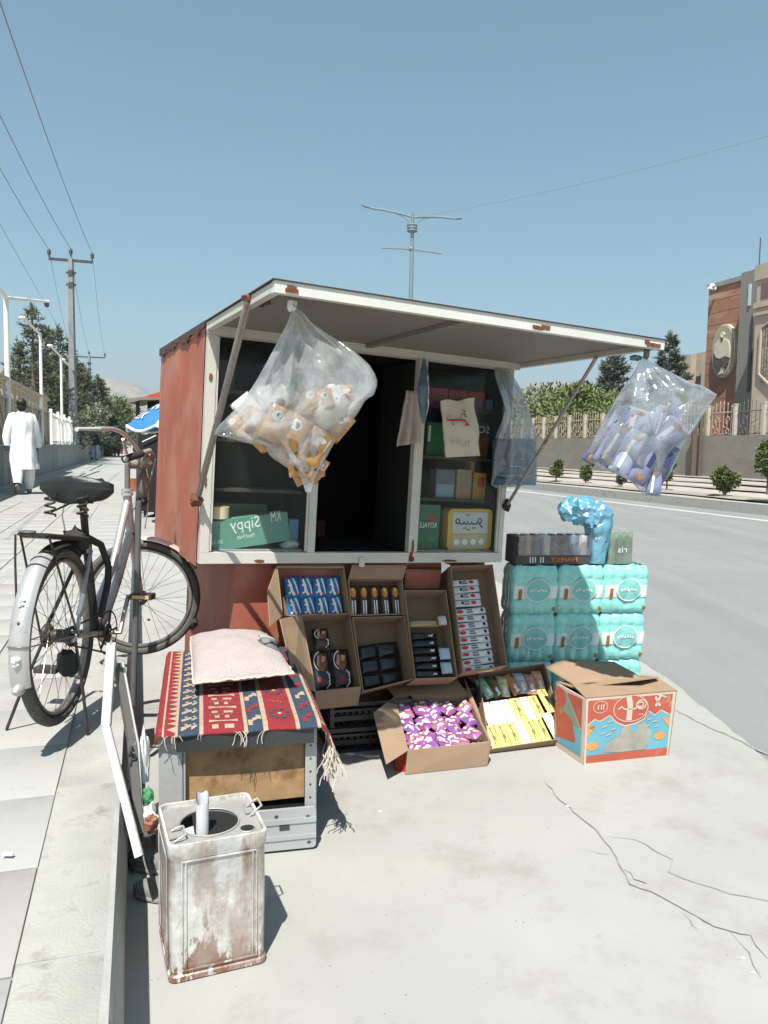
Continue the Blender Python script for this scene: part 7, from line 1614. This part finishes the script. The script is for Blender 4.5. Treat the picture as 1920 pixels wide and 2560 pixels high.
def wheel(c, X, Yv, R_, nm, tread=None):
    ax = X.cross(Yv).normalized()
    b = MB(); b.torus(c, X, Yv, R_-.019, .019, 72, 10, ry=.021); 
    b.build('tyre', M_bt if tread is None else tread, parent=bk)
    w_ = bk.children
    b = MB(); b.torus(c, X, Yv, R_-.045, .008, 64, 6, ry=.015); b.build('rim', M_rim, parent=bk)
    b = MB(); n = 32
    for i in range(n):
        a = 2*pi*i/n; s_ = 1 if i % 2 else -1; off = (1 if (i//2) % 2 else -1)*1.15
        p = c+ax*s_*.03+(X*cos(a+off)+Yv*sin(a+off))*.02; q = c+(X*cos(a)+Yv*sin(a))*(R_-.05); b.tube([p, q], .0011, 4)
    b.build('spokes', M_rim, parent=bk, kind='stuff')
    b = MB(); b.tube([c-ax*.05, c-ax*.03, c-ax*.03, c+ax*.03, c+ax*.03, c+ax*.05], [.008, .008, .024, .024, .008, .008], 12); b.tube([c-ax*.032, c-ax*.026], .03, 14); b.tube([c+ax*.026, c+ax*.032], .03, 14); b.build('hub', M_gun, parent=bk)
RR = .315; rc = BP(.0, .365, .02)
bw = (bs*cos(.10)-bt*sin(.10)).normalized()
wheel(rc, bw, Zu, RR, 'rear')
# front wheel, steered
fc_px = zz2(1000, 1062); fcen = BP(.86, .30); fcen = at_y(fc_px[0], fc_px[1], 3.62)
fa = radians(-58); fx = bs*cos(fa)+bt*-sin(fa)*1.0; fx = (CR*.97+V((0, .25, 0))).normalized(); fx = V((fx.x, fx.y, 0)).normalized()
wheel(fcen, fx, Zu, .272, 'front')
fax = fx.cross(Zu)
# rear mudguard: wide rounded strip over the tyre
def guard(c, X, R_, a0, a1, wd, m, nm, n=30, roll=.016):
    ax = X.cross(Zu).normalized(); b = MB()
    def fn(u, v, k=0): a = a0+(a1-a0)*u; q = (v-.5)*2; return c+(X*cos(a)+Zu*sin(a))*(R_-roll*abs(q)**2.2-k)+ax*q*wd/2
    b.grid(fn, n, 8); b.grid(lambda u, v: fn(u, v, .0015), n, 8); b.build(nm, m, parent=bk, sharp=80); return fn
guard(rc, bw, RR+.026, radians(55), radians(113), .062, M_gun, 'rear_mudguard')
gf = guard(rc, bw, RR+.028, radians(112.5), radians(196), .066, M_fen, 'rear_mudguard')
b = MB(); c = gf(.999, .5); b.ball(c, .02, .03, .02, 10, 6); b.build('mudguard_tip', M_fen, parent=bk)
for u in (.05, .13): b = MB(); b.tube([gf(u, v/8)+(gf(u, v/8)-rc).normalized()*.0015 for v in range(9)], .0025, 5); b.build('mudguard_band', M_gun, parent=bk)
b = MB(); b.tube([gf(.72, v/8)+(gf(.72, v/8)-rc).normalized()*.003 for v in range(9)], .003, 5)
for s_ in (0, 1): b.tube([gf(.72, s_)+(gf(.72, s_)-rc).normalized()*.003, rc+bt*(.055 if s_ else -.055)], .0028, 5)
b.build('mudguard_stay', M_rim, parent=bk)
for u, w_ in ((.42, .012), (.45, .010), (.80, .016), (.83, .012)): 
    b = MB(); p = gf(u, .5); b.ball(p+(p-rc).normalized()*.001, w_, w_, w_*.7, 8, 5, amp=.6); b.build('paint_mark', M_pr_w, parent=bk)
b = MB(); p = gf(.57, .5); b.ball(p, .005, .005, .005, 6, 4); b.build('bolt', M_dark, parent=bk)
guard(fcen, fx, .272+.022, radians(28), radians(100), .05, M_fenp, 'front_mudguard')
# frame
hT = BP(.655, .835); hB = BP(.69, .66); bb_c = BP(.335, .30); seatc = BP(.262, .66); seatlow = BP(.30, .45)
def tube(nm, pts, r, m, n=10): b = MB(); b.tube(pts, r, n); return b.build(nm, m, parent=bk)
tube('head_tube', [hB, hT], .019, M_frm); tube('headset', [hT+V((0, 0, -.004)), hT+V((0, 0, .010))], .026, M_fen); tube('headset', [hT+V((0, 0, .014)), hT+V((0, 0, .026))], .024, M_fen)
tube('top_tube', [hT+V((0, 0, -.03)), BP(.50, .54), BP(.315, .385)], .0165, M_frm)
tube('down_tube', [hB+V((0, 0, .01)), BP(.54, .47), BP(.41, .335), bb_c], .019, M_frm)
tube('seat_tube', [bb_c, seatc], .016, M_gun); tube('seat_clamp', [seatc+V((0, 0, -.03)), seatc+V((0, 0, .012))], .021, M_rim)
for s_ in (-1, 1):
    tube('chain_stay', [bb_c+bt*s_*.03, rc+bt*s_*.062], .009, M_frm); tube('seat_stay', [seatc+bt*s_*.018+V((0, 0, -.02)), rc+bt*s_*.062], .0075, M_frm if s_ > 0 else M_gun)
tube('bottom_bracket', [bb_c-bt*.04, bb_c+bt*.04], .024, M_gun, 14)
tube('seat_post', [seatc, BP(.232, .85)], .0145, mat('post_rust', (.06, .035, .025), .6, metal=.4, var=.3))
# saddle: wide, sprung
b = MB()
def sadf(u, v, lo):
    # v: 0 nose .. 1 rear
    w_ = .022+.098*(1/(1+math.exp(-(v-.55)*11))); w_ *= sqrt(max(0, 1-max(0, (v-.86)/.14)**2))*.999+.001; w_ *= sqrt(min(1, v/.06+.05)); q = (u-.5)*2
    top = .888+.018*v-.012*sin(pi*v)-.022*abs(q)**2.5; z = top if not lo else top-.105*(.45+.55*v)*(1-abs(q)**3*.72)+.006*noise.noise(V((q*3, v*6, 2)))
    return BP(.36-.25*v, z+.03, q*w_*1.2+.02)
b.grid(lambda u, v: sadf(u, v, 0), 20, 24); b.grid(lambda u, v: sadf(u, v, 1), 20, 24)
n_ = 24
for u_ in (0, 1): b.add([sadf(u_, i/n_, 0) for i in range(n_+1)]+[sadf(u_, i/n_, 1) for i in range(n_+1)], [(i, i+1, n_+2+i, n_+1+i) for i in range(n_)])
b.add([sadf(i/20, 1, 0) for i in range(21)]+[sadf(i/20, 1, 1) for i in range(21)], [(i, i+1, 22+i, 21+i) for i in range(20)])
b.build('saddle', M_sad, parent=bk, sharp=70)
for s_ in (-1, 1):
    b = MB(); b.tube([BP(.105+.004*sin(k*1.4), .785+k*.0042, s_*.062)+bt*.02*cos(k*1.05)+bs*.02*sin(k*1.05) for k in range(20)], .004, 5); b.build('saddle_spring', M_gun, parent=bk)
    tube('saddle_rail', [BP(.31, .855, s_*.014), BP(.22, .835, s_*.02), BP(.10, .80, s_*.055)], .004, M_gun, 6)
tube('saddle_clamp', [BP(.235, .838, -.04), BP(.235, .838, .04)], .014, M_gun)
tube('brake_cable', [BP(.18, .845, -.04), BP(.19, .78, -.06), BP(.20, .70, -.05), BP(.22, .62, -.03)], .003, M_steelw, 5)
# rear carrier
cl = [(-.14, .745, -.045), (.16, .70, -.055), (.20, .695, 0), (.16, .70, .055), (-.14, .745, .055), (-.16, .748, .03), (-.16, .748, -.03), (-.14, .745, -.045)]
tube('carrier', [BP(s, z, t_) for s, z, t_ in cl], .0055, M_gun, 6)
for t_ in (-.025, 0, .025): tube('carrier_bar', [BP(-.155, .747, t_), BP(.19, .696, t_)], .004, M_gun, 5)
b = MB(); b.slab([BP(-.13, .738, -.045), BP(.15, .697, -.045), BP(.15, .697, .045), BP(-.13, .738, .045)], V((0, 0, -.006))); b.build('carrier_plate', M_gun, parent=bk)
tube('carrier_clip', [BP(-.165, .757, -.03), BP(-.17, .76, 0), BP(-.165, .757, .03)], .004, M_rim, 5)
for s_ in (-1, 1): tube('carrier_stay', [BP(-.12, .74, s_*.05), rc+bt*s_*.07], .0045, M_gun, 6)
tube('carrier_strut', [BP(-.15, .745, -.05), BP(-.155, .66, -.05), BP(-.17, .50, -.04)], .0042, M_gun, 6)
b = MB(); b.ball(BP(.17, .68, 0), .05, .045, .05, 12, 8, amp=.5); b.build('cloth_bundle', M_rub, parent=bk)
tube('lock_cable', [BP(.21, .70, .02), BP(.28, .66, .05), BP(.335, .57, .055), BP(.35, .50, .045), BP(.31, .43, .045), BP(.27, .38, .05)], .014, M_rub, 8)
# cranks, chainring, pedals, chain case
b = MB(); b.torus(bb_c+bt*.05, bs, Zu, .085, .004, 36, 5, ry=.002); b.torus(bb_c+bt*.05, bs, Zu, .03, .008, 16, 5, ry=.003)
for k in range(5): a = 2*pi*k/5; b.tube([bb_c+bt*.05, bb_c+bt*.05+(bs*cos(a)+Zu*sin(a))*.083], .005, 4)
b.build('chainring', M_gun, parent=bk)
cu_ = bb_c+bt*.10; pu = cu_+bs*.085+Zu*.135; tube('crank', [bb_c+bt*.06, cu_, cu_+bs*.04+Zu*.07, pu], .009, M_rim, 8)
b = MB(); b.box(pu+bt*.06+V((0, 0, 0)), .09, .05, .022, (bt, bs, Zu)); b.build('pedal', M_gun, parent=bk); b = MB(); b.box(pu+bt*.06+V((0, -.028, 0)), .07, .006, .014, (bt, bs, Zu)); b.build('reflector', mat('reflector_amber', (.55, .40, .2), .3), parent=bk)
cd_ = bb_c-bt*.10; pd_ = cd_-bs*.085-Zu*.135; tube('crank', [bb_c-bt*.06, cd_, pd_], .009, M_rim, 8)
b = MB(); b.box(pd_-bt*.06, .09, .05, .022, (bt, bs, Zu)); b.build('pedal', M_gun, parent=bk)
b = MB(); b.torus(rc+bt*.045, bs, Zu, .032, .006, 20, 5, ry=.008); b.build('sprocket', M_gun, parent=bk)
tube('chain', [rc+bt*.048+Zu*.033, bb_c+bt*.05+Zu*.085], .004, M_gun, 5); tube('chain', [rc+bt*.048-Zu*.033, bb_c+bt*.05-Zu*.085], .004, M_gun, 5)
b = MB(); b.ball(rc-bt*.045, .02, .045, .045, 12, 8); b.build('hub_brake', M_gun, parent=bk)
b = MB(); b.ball(BP(-.01, .27, .055), .04, .03, .05, 10, 7, amp=.4); b.build('oily_rag', M_rub, parent=bk)
for z1_, z2_, tt in ((.50, .43, .062), (.40, .34, .068)): tube('stay_reflector', [BP(.10+(.5-z1_)*-.6, z1_, tt), BP(.10+(.5-z2_)*-.6, z2_, tt)], .008, M_pr_w, 6)
# centre stand
for s_, px in ((-1, (50, 2010)), (1, (620, 2030))):
    tip = at_z(*zz2(*px), .304); 
    tube('stand_leg', [rc+bt*s_*.06+V((0, 0, -.02)), rc.lerp(tip, .55)+bt*s_*.03, tip+V((0, 0, .012)), tip], .006, M_gun, 6)
# fork, stem, handlebar
tube('fork_crown', [hB+V((0, 0, -.01)), hB+V((0, 0, .004))], .026, M_gun)
for s_ in (-1, 1): tube('fork_blade', [hB+fax*s_*.035+V((0, 0, -.005)), (hB+fax*s_*.05).lerp(fcen+fax*s_*.055, .5), fcen+fax*s_*.055+V((0, 0, .0))], .0115, M_frm)
stT = BP(.66, .965); tube('stem', [hT, stT], .0125, mat('stem_steel', (.22, .19, .17), .5, metal=.5, var=.2))
YH = stT.y
def HB(x, y, dy=0): return at_y(x/6.9125+180, y/6.9125+1040, YH+dy)
tube('stem_extension', [stT, HB(1090, 850, .03), HB(1240, 760, .06)], .017, mat('stem_cast', (.26, .26, .23), .5, metal=.4, var=.2))
bar = [HB(1240, 770, .06), HB(1330, 620, .06), HB(1180, 600, .05)]
hb2 = [HB(1240, 760, .06), HB(1120, 560, .0), HB(930, 330, -.12), HB(820, 262, -.2), HB(700, 222, -.26), HB(560, 222, -.32)]
tube('handlebar', hb2, .0085, M_fen); tube('handlebar', [HB(560, 222, -.32), HB(480, 225, -.35)], .010, M_fen)
tube('grip', [HB(480, 228, -.35), HB(80, 232, -.50)], .0085, mat('grip_highlight', (.5, .5, .47), .4, var=.1)); tube('brake_lever', [HB(500, 275, -.33), HB(300, 262, -.42), HB(95, 250, -.5)], .005, M_gun, 6)  # highlight along the left grip is put into its pale colour
tube('brake_rod', [HB(880, 400, -.1), HB(940, 640, -.03)], .007, M_fen, 6)
tube('handlebar', [HB(1240, 770, .06), HB(1400, 660, .12), HB(1340, 600, .05), HB(1200, 645, -.02)], .0115, mat('bar_tan', (.30, .26, .22), .5, var=.15))
tube('grip', [HB(1210, 650, -.02), HB(900, 750, -.12)], .0165, M_rub); b = MB(); b.ball(HB(930, 745, -.13), .012, .012, .012, 8, 6); b.build('bar_end', M_fen, parent=bk)
b = MB(); b.ball(HB(1260, 790, .04), .03, .03, .03, 10, 7, amp=.5); b.build('bell', M_rim, parent=bk)
tube('brake_cable', [HB(1440, 740, .1), HB(1380, 1000, .1), HB(1320, 1200, .08), HB(1310, 1600, .08), HB(1260, 1950, .1)], .003, M_bar, 5)
tube('brake_cable', [HB(1280, 880, .06), HB(1320, 1100, .08), HB(1290, 1210, .08)], .0025, M_steelw, 5)
b = MB(); c = HB(1230, 1180, .08); b.ball(c, .028, .03, .07, 12, 8, amp=.25); b.build('lamp_housing', mat('lamp_tan', (.16, .13, .11), .6, var=.3), parent=bk)
b = MB(); c = HB(1230, 1480, .08); b.ball(c, .022, .02, .022, 10, 6, amp=.4); b.build('cable_clamp', M_rub, parent=bk)
tube('cable', [HB(1030, 1650, 0), HB(1190, 1480, .05)], .002, M_gun, 4)
b = MB(); c = BP(.70, .615); b.ball(c+fx*.02, .03, .02, .03, 10, 6, amp=.6); b.build('brake_caliper', M_frm, parent=bk)
b = MB(); q = at_y(*zz2(1055, 1218), 3.60); b.ball(q, .008, .006, .006, 8, 5); b.build('spoke_reflector', mat('reflector_red', (.5, .03, .05), .3), parent=bk)
b = MB(); a_ = radians(-28); q = fcen+(fx*cos(a_)+Zu*sin(a_))*.262; b.ball(q, .03, .02, .035, 10, 6, amp=.5); b.build('dynamo', M_gun, parent=bk)
# round steel post at the kerb that the bicycle stands against
pb_ = at_z(*zz2(945, 1785), .3); pt_ = at_y(*zz2(985, 375), pb_.y)
b = MB(); b.tube([pb_-V((0, 0, .02)), V((pb_.x, pb_.y, pt_.z))+V((pt_.x-pb_.x, 0, 0))], [.0125, .0115], 14); 
b.build('steel_post', mat('post_grey', (.13, .13, .13), .6, metal=.3, var=.15, dirt=(.2, .17, .14), dirt_amt=.3, dscale=9), label='thin grey steel post standing at the kerb behind the leaning white bars', cat='post')
